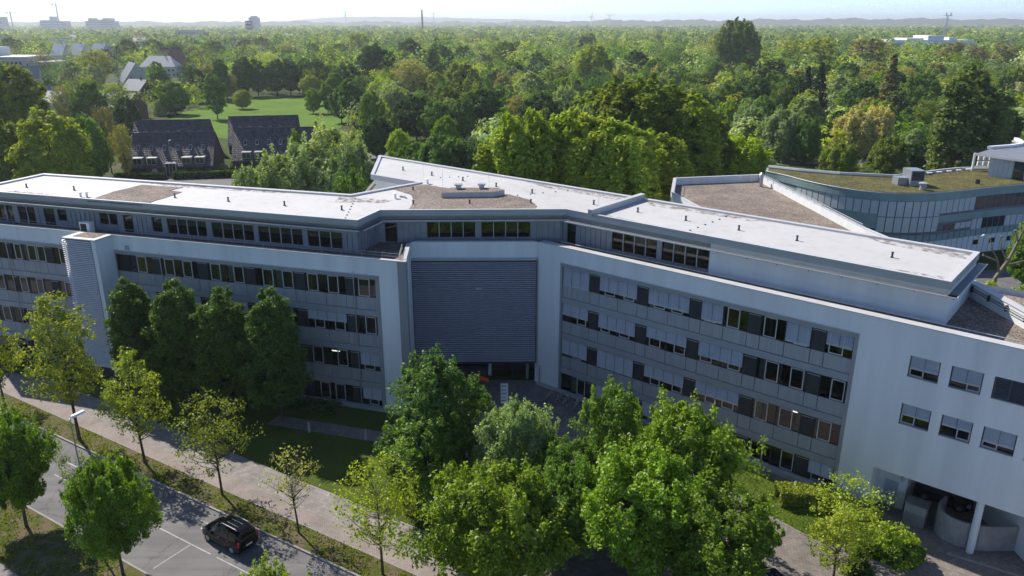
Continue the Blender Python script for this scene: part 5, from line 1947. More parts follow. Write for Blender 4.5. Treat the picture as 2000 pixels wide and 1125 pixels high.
tree('maple_b', -26.8, 43.6, 8.8, 6.0, 'maple', 'dense fresh green tree on the near verge beside the street lamp', 'verge_tree', G2)
tree('maple_a', -12.9, 33.4, 8.1, 5.6, 'yellow', 'treetop poking in at the bottom edge below the van', 'verge_tree', G2)
G3 = 'column trees along the left wing'
for i, (x, y, h, w, lb) in enumerate(((-37.2, 70.2, 13.2, 5.8, 'nearest to the stair tower'), (-32.0, 68.3, 13.6, 6.4, 'second from the stair tower'), (-26.9, 66.5, 13.6, 6.4, 'third from the stair tower'), (-21.9, 64.9, 13.9, 6.4, 'farthest from the stair tower, nearest the entrance'))):
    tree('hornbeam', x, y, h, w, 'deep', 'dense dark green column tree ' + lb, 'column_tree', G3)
G4 = 'trees of the front garden'
tree('lime', -6.0, 54.4, 11.6, 8.2, 'mid', 'tall dark green tree left of the entrance canopy', 'garden_tree', G4)
tree('lime', -6.3, 50.6, 8.6, 7.3, 'green', 'smaller green tree just in front of the tall one left of the entrance', 'garden_tree', G4)
tree('maple_b', 0.3, 50.4, 9.4, 7.1, 'grey', 'pale green tree below the white information board', 'garden_tree', G4)
tree('lime', 7.7, 51.6, 10.5, 5.7, 'green', 'narrow green tree against the right wing facade', 'garden_tree', G4)
tree('maple_b', 4.1, 47.6, 8.0, 6.2, 'green', 'low green tree between the pale tree and the broad maple', 'garden_tree', G4)
tree('maple_b', 11.8, 46.0, 11.0, 9.5, 'maple', 'broad bright maple with the highest top in the front garden', 'garden_tree', G4)
tree('maple_a', 8.4, 42.6, 9.8, 9.3, 'bright', 'bright yellow-green maple left of the broadest one at the bottom edge', 'garden_tree', G4)
tree('maple_a', 13.0, 40.4, 8.4, 8.4, 'maple', 'bright maple at the bottom edge beside the half hidden dark car', 'garden_tree', G4)
tree('maple_b', -1.3, 40.6, 10.0, 9.8, 'bright', 'large bright maple at the bottom edge right of the yellow roadside tree', 'garden_tree', G4)
tree('maple_a', 3.2, 44.0, 8.2, 6.6, 'green', 'green tree behind the large bright maple at the bottom edge', 'garden_tree', G4)
tree('sparse_b', 24.2, 46.4, 6.4, 6.6, 'yellow', 'loose yellow-green small tree before the white end bay', 'garden_tree', G4)
tree('sparse_a', 22.0, 43.2, 5.8, 5.6, 'yellow', 'loose yellow-green small tree nearest the yard paving', 'garden_tree', G4)
tree('sparse_b', 36.6, 39.4, 4.6, 4.6, 'yellow', 'sprig of yellow-green foliage in the bottom right corner', 'garden_tree', G4)
tree('shrub', 23.8, 43.4, 2.2, 2.6, 'dgreen', 'small dark shrub between the loose yellow-green trees', 'shrub', None, None, 'shrub')
tree('shrub', 27.6, 47.0, 2.4, 4.6, 'yellow', 'rounded yellow-green shrub at the edge of the delivery yard', 'shrub', None, None, 'shrub')

# clipped hedges: a body of leaves on a woody core
def hedge(path, w, h, col, label, n=9000, size=0.13, seed=3):
    n = int(n * 1.5)
    rng = np.random.default_rng(seed)
    P = np.array(path)
    seg_ = np.linalg.norm(P[1:] - P[:-1], axis=1)
    cum = np.concatenate([[0], np.cumsum(seg_)])
    t = rng.random(n) * cum[-1]
    k = np.clip(np.searchsorted(cum, t) - 1, 0, len(seg_) - 1)
    f = ((t - cum[k]) / seg_[k])[:, None]
    base = P[k] + (P[k + 1] - P[k]) * f
    d = unit(P[k + 1] - P[k])
    nn = np.stack([-d[:, 1], d[:, 0]], axis=1)
    a = rng.random(n) * 3
    lat = np.where(a < 1.2, rng.random(n) * 2 - 1, np.where(a < 2.1, 1.0, -1.0)) * w / 2
    zz = np.where(a < 1.2, 1.0, rng.random(n)) * h
    lat += rng.normal(size=n) * 0.06
    zz += rng.normal(size=n) * 0.06
    g = np.array([gz(x, y) for x, y in base])
    C = np.column_stack([base[:, 0] + nn[:, 0] * lat, base[:, 1] + nn[:, 1] * lat, g + 0.12 + zz])
    V = leaves(rng, C, np.full(n, 0.05), 1, size, 0.4)
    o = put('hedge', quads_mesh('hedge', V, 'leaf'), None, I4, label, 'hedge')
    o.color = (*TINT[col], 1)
    m = MB()
    for q, r in zip(path[:-1], path[1:]):
        dd = (Vector(r) - Vector(q)).normalized()
        n2 = Vector((-dd.y, dd.x)) * (w / 2 - 0.2)
        z0, z1 = gz(*q) - 0.1, gz(*r) - 0.1
        q, r = Vector(q) + dd * 0.35, Vector(r) - dd * 0.1
        m.hexa([(q.x - n2.x, q.y - n2.y, z0), (r.x - n2.x, r.y - n2.y, z1), (r.x + n2.x, r.y + n2.y, z1), (q.x + n2.x, q.y + n2.y, z0), (q.x - n2.x, q.y - n2.y, z0 + h), (r.x - n2.x, r.y - n2.y, z1 + h), (r.x + n2.x, r.y + n2.y, z1 + h), (q.x + n2.x, q.y + n2.y, z0 + h)])
    put('woody_core', m.mesh('woody_core', 'bark'), o, I4)
hedge([(21.0, 52.2), (25.4, 52.3), (28.0, 49.6)], 1.5, 1.25, 'yolive', 'clipped yellow-green hedge on the lawn beneath the end of the right wing', 9000)
hedge([(25.5, 47.3), (27.9, 45.8), (29.4, 46.8)], 1.5, 1.1, 'green', 'clipped green hedge round the corner of the delivery yard', 6000, seed=4)
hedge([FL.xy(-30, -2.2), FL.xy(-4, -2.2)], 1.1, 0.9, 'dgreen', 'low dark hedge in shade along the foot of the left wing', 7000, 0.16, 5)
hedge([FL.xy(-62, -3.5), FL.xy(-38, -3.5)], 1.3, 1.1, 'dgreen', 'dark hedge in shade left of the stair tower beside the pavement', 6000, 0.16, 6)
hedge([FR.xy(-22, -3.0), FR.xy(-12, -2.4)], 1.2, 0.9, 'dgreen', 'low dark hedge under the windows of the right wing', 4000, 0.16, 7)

# grass blades on the verges and lawns
def grass(name, pts_fn, n, label, col, h=0.11, seed=8):
    rng = np.random.default_rng(seed)
    P = pts_fn(rng, n)
    n = len(P)
    ang = rng.random(n) * 2 * np.pi
    s = h * (0.5 + rng.random(n))
    wd = 0.035 + 0.03 * rng.random(n)
    d = np.column_stack([np.cos(ang), np.sin(ang), np.zeros(n)])
    lean = np.column_stack([rng.normal(size=n), rng.normal(size=n), np.zeros(n)]) * 0.05
    up = np.column_stack([np.zeros(n), np.zeros(n), s])
    V = np.stack([P - d * wd[:, None], P + d * wd[:, None], P + d * wd[:, None] * .3 + up + lean, P - d * wd[:, None] * .3 + up + lean], axis=1)
    o = put(name, quads_mesh(name, V, 'leaf'), None, I4, label, 'grass', None, 'stuff')
    o.color = (*col, 1)
def on_strip(o0, o1, t0, t1, z):
    def f(rng, n):
        t = t0 + (t1 - t0) * rng.random(n)
        o = o0 + (o1 - o0) * rng.random(n)
        k = np.sin(t * 1.7 + np.sin(o * 3.1)) + np.sin(t * 0.61 + 2 + o) + rng.normal(size=n) * 0.7
        ok = k > 0.1
        return np.column_stack([rd.x * t + rn.x * o, rd.y * t + rn.y * o, np.full(n, z)])[ok]
    return f
grass('grass', on_strip(31.8, 33.7, -80, 25, 0.105), 16000, 'patchy grass on the verge between road and cycle path', (0.095, 0.115, 0.022))
grass('grass', on_strip(19.7, 24.1, -75, 10, 0.095), 22000, 'patchy grass on the near verge below the road', (0.085, 0.11, 0.020), seed=9)
def in_lawn(rng, n):
    xs, ys = 15 + 14 * rng.random(n), 45.4 + 17 * rng.random(n)
    pl = np.array(lawn_r)
    ins = np.zeros(n, bool)
    j = len(pl) - 1
    for i in range(len(pl)):
        c = ((pl[i, 1] > ys) != (pl[j, 1] > ys)) & (xs < (pl[j, 0] - pl[i, 0]) * (ys - pl[i, 1]) / (pl[j, 1] - pl[i, 1] + 1e-9) + pl[i, 0])
        ins ^= c
        j = i
    return np.column_stack([xs, ys, np.array([gz(a, b) + 0.17 for a, b in zip(xs, ys)])])[ins]
grass('grass', in_lawn, 16000, 'short lawn grass in front of the right wing', (0.10, 0.145, 0.022), 0.07, 10)
BG = [
    ('broad', -130.1, 203.8, 27, 22.6, 'olive'),
    ('broad_b', -91.2, 152.5, 20, 15.2, 'yolive'),
    ('broad', -106.2, 161.3, 17, 12.9, 'olive'),
    ('broad_b', -145.9, 270.8, 17, 13.2, 'green'),
    ('broad', -98.9, 179.6, 16, 11.3, 'green'),
    ('open', -101.0, 192.8, 17, 7.6, 'brown'),
    ('broad', -123.3, 250.6, 14, 9.5, 'dgreen'),
    ('open', -150.1, 299.3, 15, 14.6, 'yolive'),
    ('open', -156.4, 272.9, 16, 8.9, 'tan'),
    ('open', -91.6, 181.8, 14, 6.0, 'tan'),
    ('broad', -139.7, 325.2, 13.6, 14.3, 'green'),
    ('bush', -144.6, 321.4, 6.4, 6.3, 'grey'),
    ('broad', -151.0, 377.4, 16.5, 12.2, 'dgreen'),
    ('birch', -116.5, 309.0, 18.2, 9.2, 'green'),
    ('broad', -119.1, 347.3, 8.4, 9.2, 'yolive'),
    ('birch', -141.3, 385.1, 20.2, 10.4, 'mid'),
    ('birch', -137.7, 407.2, 20.8, 13.1, 'mid'),
    ('birch', -131.9, 410.1, 19.4, 11.9, 'mid'),
    ('birch', -122.7, 413.1, 19.3, 12.7, 'mid'),
    ('birch', -116.7, 416.1, 19.4, 12.8, 'mid'),
    ('birch', -108.9, 419.2, 19.5, 12.4, 'green'),
    ('birch', -102.6, 422.3, 18.9, 11.4, 'mid'),
    ('broad_b', -83.4, 329.0, 10.4, 7.3, 'bright'),
    ('birch', -77.3, 329.0, 12.9, 7.5, 'green'),
    ('broad', -103.2, 404.3, 11.2, 12.3, 'yolive'),
    ('birch', -76.6, 343.0, 16.2, 10.7, 'green'),
    ('birch', -58.1, 286.7, 17.7, 11.2, 'mid'),
    ('birch', -64.8, 297.5, 14.2, 9.4, 'mid'),
    ('open', -241.4, 463.4, 22.1, 24.3, 'yolive'),
    ('bare', -323.3, 552.3, 19.4, 14.8, 'brown'),
    ('broad_b', -326.0, 682.1, 23.7, 26.1, 'green'),
    ('broad_b', -319.1, 715.6, 22.7, 25.0, 'green'),
    ('broad', -306.2, 733.6, 20.6, 22.7, 'green'),
    ('broad', -274.5, 742.9, 21.3, 23.4, 'green'),
    ('broad', -285.3, 715.6, 17.5, 19.3, 'yolive'),
    ('broad', -508.3, 815.4, 22.8, 25.1, 'dgreen'),
    ('spruce', -291.2, 491.1, 11.6, 5.4, 'spruce'),
    ('spruce', -230.2, 390.4, 11.0, 5.1, 'dgreen'),
    ('spruce', -211.9, 441.9, 8.3, 3.7, 'spruce'),
    ('spruce', -205.8, 441.9, 6.9, 3.2, 'spruce'),
    ('spruce', -201.3, 441.9, 5.8, 2.7, 'spruce'),
    ('broad', -143.6, 329.0, 6.7, 7.4, 'green'),
    ('broad', -268.8, 815.4, 20.8, 22.9, 'dgreen'),
    ('broad', -278.2, 889.5, 22.7, 25.0, 'mid'),
    ('open', -221.4, 793.3, 17.4, 19.2, 'tan'),
    ('broad', -197.1, 793.3, 17.4, 19.2, 'dgreen'),
    ('broad', -151.5, 698.5, 17.9, 19.7, 'mid'),
    ('broad', -143.6, 623.7, 15.3, 16.9, 'green'),
    ('willow', -37.8, 122.6, 16.5, 12.4, 'pale'),
    ('willow', -33.6, 124.6, 18, 15.1, 'grey'),
    ('willow', -30.2, 128.8, 20, 16.2, 'pale'),
    ('willow', -25.4, 121.7, 18.5, 11.2, 'grey'),
    ('willow', -40.5, 117.2, 15.5, 8.0, 'grey'),
    ('broad_b', -43.9, 156.8, 15.5, 4.4, 'bright'),
    ('open', -34.0, 164.7, 15, 6.6, 'tan'),
    ('willow', -22.9, 108.1, 16.5, 8.8, 'mid'),
    ('broad', -37.7, 215.5, 12, 11.1, 'dgreen'),
    ('broad_b', -71.4, 444.7, 18, 17.1, 'pale'),
    ('open', -47.2, 366.3, 20.5, 19.8, 'tan'),
    ('willow', -43.3, 286.5, 15, 13.8, 'pale'),
    ('broad', -45.1, 251.3, 16, 9.8, 'green'),
    ('broad', -30.8, 250.4, 14.5, 14.4, 'dgreen'),
    ('broad', -24.0, 244.0, 13.5, 12.8, 'green'),
    ('broad_b', -28.3, 194.1, 11, 7.0, 'yellow'),
    ('broad_b', -18.1, 214.3, 12, 8.2, 'bright'),
    ('willow', -15.6, 170.0, 13.0, 14.7, 'mid'),
    ('broad', -21.9, 177.3, 10.5, 9.5, 'green'),
    ('willow', -8.5, 170.3, 11.5, 9.1, 'mid'),
    ('far_poplar', -24.8, 385.0, 19, 18.4, 'yolive'),
    ('far_poplar', -16.9, 349.2, 18, 9.0, 'olive'),
    ('broad', -9.2, 255.1, 16.5, 16.0, 'dgreen'),
    ('broad', -15.4, 247.1, 14, 9.7, 'mid'),
    ('open', 5.2, 363.8, 15, 14.1, 'yolive'),
    ('broad', 9.5, 241.8, 16.0, 15.8, 'dgreen'),
    ('broad', 20.2, 328.5, 15, 11.1, 'bright'),
    ('open', 1.7, 256.2, 14, 10.0, 'tan'),
    ('broad_b', 43.6, 425.6, 25.0, 23.5, 'yolive'),
    ('willow', 20.5, 300.1, 14, 11.7, 'pale'),
    ('broad', -3.8, 595.2, 23.5, 22.8, 'green'),
    ('far_lobed', -17.5, 497.9, 19.5, 19.1, 'grey'),
    ('far_lobed', 14.1, 439.7, 22.5, 21.4, 'grey'),
    ('far_round', 19.8, 426.9, 14.0, 13.8, 'pale'),
    ('broad', 0.0, 430.3, 17.0, 16.6, 'mid'),
    ('broad', -7.4, 384.4, 15, 12.4, 'mid'),
    ('broad', -75.6, 437.0, 25.5, 25.2, 'dgreen'),
    ('far_open', -150.1, 787.1, 28.0, 30.8, 'yolive'),
    ('broad_b', -78.9, 618.7, 24.5, 23.7, 'dgreen'),
    ('broad_b', -46.1, 507.4, 23.5, 23.4, 'mid'),
    ('broad_b', -38.1, 628.2, 19.0, 18.5, 'dgreen'),
    ('far_poplar', -59.6, 564.8, 19.0, 18.1, 'olive'),
    ('broad', -83.0, 396.6, 18.0, 17.9, 'mid'),
    ('far_ovate', 77.0, 836.3, 27.5, 26.6, 'pale'),
    ('far_lobed', 78.9, 397.6, 16.0, 15.4, 'pale'),
    ('broad', 77.1, 501.2, 20.0, 19.3, 'dgreen'),
    ('broad', 80.0, 444.7, 18.0, 17.1, 'green'),
    ('far_lobed', 60.6, 418.7, 17.0, 16.2, 'grey'),
    ('poplar', -1.9, 109.8, 22, 8.6, 'poplar'),
    ('poplar', 0.2, 108.9, 24.5, 9.2, 'poplar'),
    ('poplar', 3.7, 109.5, 25, 9.8, 'poplar'),
    ('poplar', 7.5, 111.6, 25, 10.5, 'poplar'),
    ('poplar', 10.9, 108.3, 24.5, 10.2, 'poplar'),
    ('poplar', 14.4, 107.1, 24, 9.9, 'poplar'),
    ('poplar', 20.7, 128.8, 20, 10.0, 'poplar'),
    ('poplar_b', 18.2, 162.3, 24, 14.2, 'olive'),
    ('poplar_b', 21.6, 156.4, 26.0, 15.1, 'olive'),
    ('poplar_b', 26.3, 154.6, 26.5, 15.7, 'olive'),
    ('poplar_b', 31.5, 156.8, 25.0, 15.2, 'olive'),
    ('poplar_b', 35.3, 153.4, 23.5, 13.8, 'poplar'),
    ('poplar_b', 41.4, 162.0, 19, 10.5, 'olive'),
    ('willow', 14.3, 154.2, 21, 8.6, 'pale'),
    ('poplar', 26.9, 133.8, 18.5, 11.0, 'poplar'),
    ('giant', 140.9, 504.1, 39.6, 32.7, 'ggreen'),
    ('bare', 153.5, 610.5, 29.8, 24.1, 'tan'),
    ('broad', 82.3, 298.3, 16.0, 15.5, 'green'),
    ('far_poplar', 128.5, 395.3, 20.0, 19.3, 'ggreen'),
    ('far_open', 193.4, 556.1, 26.0, 24.8, 'yolive'),
    ('far_open', 204.6, 534.4, 28.0, 30.7, 'yolive'),
    ('spruce', 128.5, 344.9, 19.5, 8.0, 'spruce'),
    ('spruce', 122.3, 314.5, 22.5, 9.3, 'spruce'),
    ('broad_b', 100.9, 292.6, 14, 8.8, 'olive'),
    ('broad', 98.3, 267.7, 12.5, 10.8, 'bright'),
    ('willow', 70.8, 233.4, 13, 12.9, 'grey'),
    ('willow', 74.5, 213.5, 14.0, 15.5, 'grey'),
    ('willow', 78.7, 207.4, 12.5, 9.6, 'mid'),
    ('willow', 49.0, 164.7, 13.5, 15.4, 'yellow'),
    ('broad_b', 69.4, 249.4, 13, 9.8, 'bright'),
    ('broad', 57.7, 219.2, 13, 7.2, 'mid'),
    ('willow', 96.6, 218.4, 13.5, 13.8, 'sandy'),
    ('willow', 107.2, 228.3, 13.5, 12.0, 'sandy'),
    ('willow', 79.0, 185.2, 9, 9.9, 'olive'),
    ('willow', 94.5, 192.1, 9.5, 10.7, 'olive'),
    ('birch', 106.0, 203.9, 10, 5.9, 'grey'),
    ('broad', 101.3, 190.3, 9, 5.8, 'dgreen'),
    ('poplar_b', 101.5, 174.6, 27.0, 16.0, 'ggreen'),
    ('poplar_b', 128.2, 209.3, 20.0, 12.3, 'ggreen'),
    ('far_lobed', 136.3, 328.8, 16.0, 15.3, 'grey'),
    ('broad', 130.1, 290.2, 16.0, 15.5, 'dgreen'),
    ('broad', 191.9, 418.7, 17.0, 16.7, 'yolive'),
    ('far_poplar', 135.5, 276.5, 14, 11.2, 'ggreen'),
    ('broad', 166.4, 320.5, 17.5, 17.0, 'green'),
    ('open', 137.9, 260.3, 12, 9.9, 'olive'),
    ('open', 192.2, 388.1, 16, 15.0, 'tan'),
    ('broad', 242.6, 419.0, 17.5, 16.7, 'bright'),
    ('broad_b', 180.9, 279.5, 12, 11.7, 'yellow'),
    ('broad', 152.6, 238.2, 11, 7.8, 'dgreen'),
    ('spruce', 134.7, 281.9, 27.0, 10.9, 'brown'),
    ('far_open', 217.9, 494.6, 28.0, 26.5, 'brown'),
    ('far_open', 279.2, 606.2, 24.0, 23.2, 'tan'),
    ('far_open', 313.7, 571.4, 24.0, 22.6, 'brown'),
    ('far_open', 313.4, 541.7, 22.0, 21.5, 'brown'),
    ('far_open', 333.7, 541.0, 23.0, 22.8, 'brown'),
    ('broad', 176.5, 418.7, 17.0, 16.2, 'mid'),
    ('broad', 97.4, 312.8, 16, 12.2, 'dgreen'),
    ('broad', 153.2, 276.5, 14, 10.8, 'mid'),
    ('broad_b', 235.6, 368.6, 17.0, 16.7, 'olive'),
]
# ------------------------------------------------------------------ trees of the park and among the houses behind
KW = {'poplar': 'poplar', 'poplar_b': 'tall poplar', 'willow': 'soft willow', 'broad': 'round-crowned tree', 'broad_b': 'egg-shaped tree', 'open': 'open-branched tree', 'birch': 'slender birch', 'spruce': 'conifer',
      'bare': 'almost leafless tree', 'giant': 'giant full-crowned tree', 'bush': 'garden bush', 'far_round': 'round tree', 'far_ovate': 'oval tree', 'far_poplar': 'upright poplar-like tree', 'far_open': 'feathery tree', 'far_lobed': 'low spreading tree'}
ORD = 'first second third fourth fifth sixth seventh eighth ninth tenth eleventh twelfth thirteenth fourteenth fifteenth sixteenth seventeenth eighteenth nineteenth twentieth'.split()
ORD += ['twenty-' + o for o in ORD[:9]] + ['thirtieth'] + ['thirty-' + o for o in ORD[:9]]
def where(x, y):
    u = x / y
    if y < 140 and u < -0.12:
        return 'close behind the left wing roof'
    if y < 140 and u < 0.3:
        return 'close behind the back wing roof'
    if u < -0.42:
        return 'among the houses far left' if y > 230 else 'behind the far left roof end'
    if u < -0.17:
        return 'by the green meadow' if y > 230 else 'beside the dark row houses'
    if u < 0.0:
        return 'in wood above back wing' if y > 300 else 'in park beyond back wing'
    if u < 0.24:
        return 'in wood beyond the poplars'
    return 'in wood above curved building' if y > 330 else 'in park behind curved building'
def depth_word(y):
    return 'near' if y < 200 else 'mid-distance' if y < 330 else 'distant' if y < 550 else 'very distant'

meadow = [(-131, 290), (-140, 330), (-143, 372), (-141, 412), (-92, 400), (-74, 380), (-62, 282), (-66, 258), (-86, 250), (-105, 262)]
def inside(p, poly):
    c = False
    j = len(poly) - 1
    for i in range(len(poly)):
        if (poly[i][1] > p[1]) != (poly[j][1] > p[1]) and p[0] < (poly[j][0] - poly[i][0]) * (p[1] - poly[i][1]) / (poly[j][1] - poly[i][1]) + poly[i][0]:
            c = not c
        j = i
    return c
lanes = [[(-100, 176), (-30, 176), (-30, 186), (-100, 186)], [(-47, 186), (-33, 186), (-30, 232), (-46, 240)]]
yards = [[(-112, 186), (-44, 186), (-44, 246), (-118, 246)]]
HOUSES = [(-192, 322, 11), (-158, 309, 13), (-401, 705, 9), (-386, 708, 9), (-369, 711, 9), (-290, 470, 13), (-308, 610, 12), (-222, 450, 15), (-249, 560, 17), (-246, 600, 9), (-214, 356, 10), (-186, 385, 10), (-365, 575, 30)]
def near_house(p, m=1.0):
    return any((p[0] - a) ** 2 + (p[1] + 2 - b) ** 2 < (c * m) ** 2 or (abs(p[0] - a * p[1] / b) < c * .8 and 0 < b - p[1] < 120) for a, b, c in HOUSES)
keepout = [meadow, [(-115, 246), (-52, 246), (-58, 300), (-66, 385), (-140, 300)], *lanes, *yards, [(60, 150), (60, 60), (130, 60), (130, 150)]]
fr = random.Random(4242)
spots = list(BG)
pal_c = ['green', 'mid', 'dgreen', 'green', 'olive', 'yolive', 'grey', 'pale', 'ggreen', 'tan', 'bright', 'mid', 'deep']
tries = 0
while len(spots) < 292 and tries < 20000:
    tries += 1
    y = fr.uniform(232, 470)
    x = fr.uniform(-0.68, 0.70) * y
    if any(inside((x, y), k) for k in keepout) or near_house((x, y)) or (x < -118 and fr.random() < 0.45):
        continue
    if any((x - s[1]) ** 2 + (y - s[2]) ** 2 < (s[4] * .42 + 4.2) ** 2 for s in spots):
        continue
    h = fr.uniform(9.5, 14) if y < 330 else fr.uniform(11.5, 17)
    k = fr.choice(['far_round', 'far_ovate', 'far_lobed', 'far_poplar', 'far_round', 'far_lobed', 'broad', 'broad_b', 'far_open'])
    spots.append((k, round(x, 1), round(y, 1), round(h, 1), round(h * fr.uniform(.65, .95), 1), fr.choice(pal_c)))
names = {}
for s in spots:
    k, x, y, h, w, c = s
    base = f'{depth_word(y)} {WORDS[c]} {KW[k]} {where(x, y)}'
    names.setdefault(base, []).append(s)
for base, lst in names.items():
    lst.sort(key=lambda s: s[1] / s[2])
    for i, s in enumerate(lst):
        k, x, y, h, w, c = s
        lb = base if len(lst) == 1 else f'{base}, {ORD[i]} from left'
        nm = {'poplar': 'poplar_tree', 'poplar_b': 'poplar_tree', 'willow': 'willow_tree', 'birch': 'birch_tree', 'spruce': 'conifer_tree', 'bush': 'bush'}.get(k, 'park_tree')
        tree(k, x, y, h, w, c, lb, nm, 'trees of the park and gardens behind', 0.0, 'bush' if k == 'bush' else 'tree')

mb = MB()
mb.face([(x, y, 0.05) for x, y in meadow][::-1])
add(mb, 'meadow', 'meadow', kind='structure')
for i, ln in enumerate(lanes):
    mb = MB()
    mb.face([(x, y, 0.05 + 0.004 * i) for x, y in ln])
    add(mb, 'lane', 'asphalt', kind='structure')
mb = MB()
mb.face([(70, 92, 0.05), (130, 92, 0.05), (130, 117, 0.05), (66, 112, 0.05)])
add(mb, 'yard_paving', 'asphalt', kind='structure')
mb = MB()
mb.face([(60, 205, 0.05), (200, 212, 0.05), (200, 220, 0.05), (60, 214, 0.05)])
add(mb, 'park_road', 'asphalt', kind='structure')

# the wood that runs on to the horizon: one mass, coarser with distance
def forest_mass():
    rng = np.random.default_rng(99)
    Vs, Ts = [], []
    cols = np.array([TINT[c] for c in ('green', 'mid', 'dgreen', 'olive', 'yolive', 'grey', 'ggreen', 'pale', 'tan', 'deep', 'brown')])
    wts = np.array([.18, .13, .08, .14, .13, .09, .10, .07, .04, .03, .01])
    for y0, y1, spacing, ncl, per, size in ((215, 470, 15.0, 25, 22, 0.68), (470, 800, 19.0, 22, 12, 1.12), (800, 1500, 25.0, 16, 7, 1.95), (1500, 3000, 34.0, 9, 5, 3.8), (3000, 6500, 62.0, 6, 3, 10.0)):
        nx = int(1.52 * y1 / spacing)
        ny = int((y1 - y0) / spacing)
        gx, gy = np.meshgrid(np.arange(nx), np.arange(ny))
        px = (-0.78 * y1 + gx * spacing + (gy % 2) * spacing / 2).ravel() + rng.normal(size=nx * ny) * spacing * .28
        py = (y0 + gy * spacing).ravel() + rng.normal(size=nx * ny) * spacing * .28
        ok = (np.abs(px) < 0.74 * py + 20) & (py >= y0 - 5)
        px, py = px[ok], py[ok]
        keep = np.ones(len(px), bool)
        if y0 < 500:
            occ = np.array([(s[1], s[2], s[4]) for s in spots])
            for i in range(len(px)):
                p = (px[i], py[i])
                if any(inside(p, k) for k in keepout) or near_house(p) or (p[0] < -118 and rng.random() < 0.4):
                    keep[i] = False
                elif np.any((occ[:, 0] - p[0]) ** 2 + (occ[:, 1] - p[1]) ** 2 < (occ[:, 2] * .36 + 3.5) ** 2):
                    keep[i] = False
        else:
            # the town on the left and a few clearings thin the wood out
            town = (px < -0.33 * py) & (rng.random(len(px)) < 0.42)
            clear = (np.sin(px * 0.011 + 1.3) + np.sin(py * 0.006 + px * .004)) > 1.55
            hall = (np.abs(px - 530 * py / 1000) < 62 * py / 1000) & (py > 900) & (py < 1010)
            keep = ~(town | clear | hall)
        px, py = px[keep], py[keep]
        n = len(px)
        big = 1.0 if y0 < 3000 else 2.2
        H = rng.uniform(9, 12.5, n) + np.clip((py - 215) / 60, 0, 4) if y0 < 470 else rng.uniform(13, 22, n)
        if y0 >= 800:
            H = rng.uniform(14, 23, n)
        W = np.clip(H * rng.uniform(.75, 1.2, n), 10, 24) if y0 < 470 else rng.uniform(13, 25, n)
        if y0 >= 1500:
            W = np.maximum(W, spacing * rng.uniform(.7, 1.0, n))
        ci = rng.choice(len(cols), n, p=wts / wts.sum())
        patch = np.sin(px * .021 + 2.0 * np.sin(py * .013)) + np.sin(py * .027 + px * .009 + 1.0)
        ci = np.where((patch > 0.9) & (rng.random(n) < .35), 4, np.where((patch < -1.0) & (rng.random(n) < .6), 2, ci))
        H = H * (1 + .10 * np.sin(px * .035 + 1) * np.sin(py * .03))
        col = cols[ci] * rng.uniform(.6, 1.4, (n, 1))
        # clump centres
        t = np.repeat(np.arange(n), ncl)
        zf = rng.random(len(t))
        pr = np.sqrt(np.maximum(0.05, 1 - (2 * zf - .85) ** 2 / 1.35))
        a = rng.random(len(t)) * 2 * np.pi
        r = W[t] / 2 * pr * (.6 + .4 * rng.random(len(t)) ** .5)
        C = np.column_stack([px[t] + r * np.cos(a), py[t] + r * np.sin(a), H[t] * (.12 + .84 * zf)])
        rc = W[t] * .155 * (.7 + .6 * rng.random(len(t)))
        out = unit(np.column_stack([np.cos(a) * pr, np.sin(a) * pr, zf * 1.6 - .6]))
        V = leaves(rng, C, rc, per, size, .35, .85, .24, out, 1.0, 0, 1.25)
        Vs.append(V)
        Ts.append(np.repeat(col[t], per, axis=0))
    return np.concatenate(Vs), np.concatenate(Ts)
_V, _T = forest_mass()
put('forest', quads_mesh('forest', _V, 'leafv', _T), None, I4, 'dense mixed wood running on to the horizon', 'woodland', None, 'stuff')

# undergrowth that closes the floor of the park behind the building
def undergrowth():
    rng = np.random.default_rng(31)
    n = 1500
    y = rng.uniform(120, 300, n)
    x = rng.uniform(-0.6, 0.7, n) * y
    ok = np.array([not any(inside((a, b), k) for k in keepout) and not (-64 < a < 50 and b < 128 - 0.25 * a) and not (a > 20 and b < 150) and not (-112 < a < -30 and 170 < b < 260) for a, b in zip(x, y)])
    x, y = x[ok], y[ok]
    n = len(x)
    C = np.column_stack([x, y, rng.uniform(0.2, 1.6, n)])
    rc = rng.uniform(.8, 2.2, n)
    V = leaves(rng, C, rc, 26, .5)
    base = np.array([TINT[c] for c in ('green', 'mid', 'olive', 'dgreen')])[rng.integers(0, 4, n)]
    return V, np.repeat(base, 26, axis=0)
_V, _T = undergrowth()
put('undergrowth', quads_mesh('undergrowth', _V, 'leafv', _T), None, I4, 'low green undergrowth between the park trees', 'undergrowth', None, 'stuff')

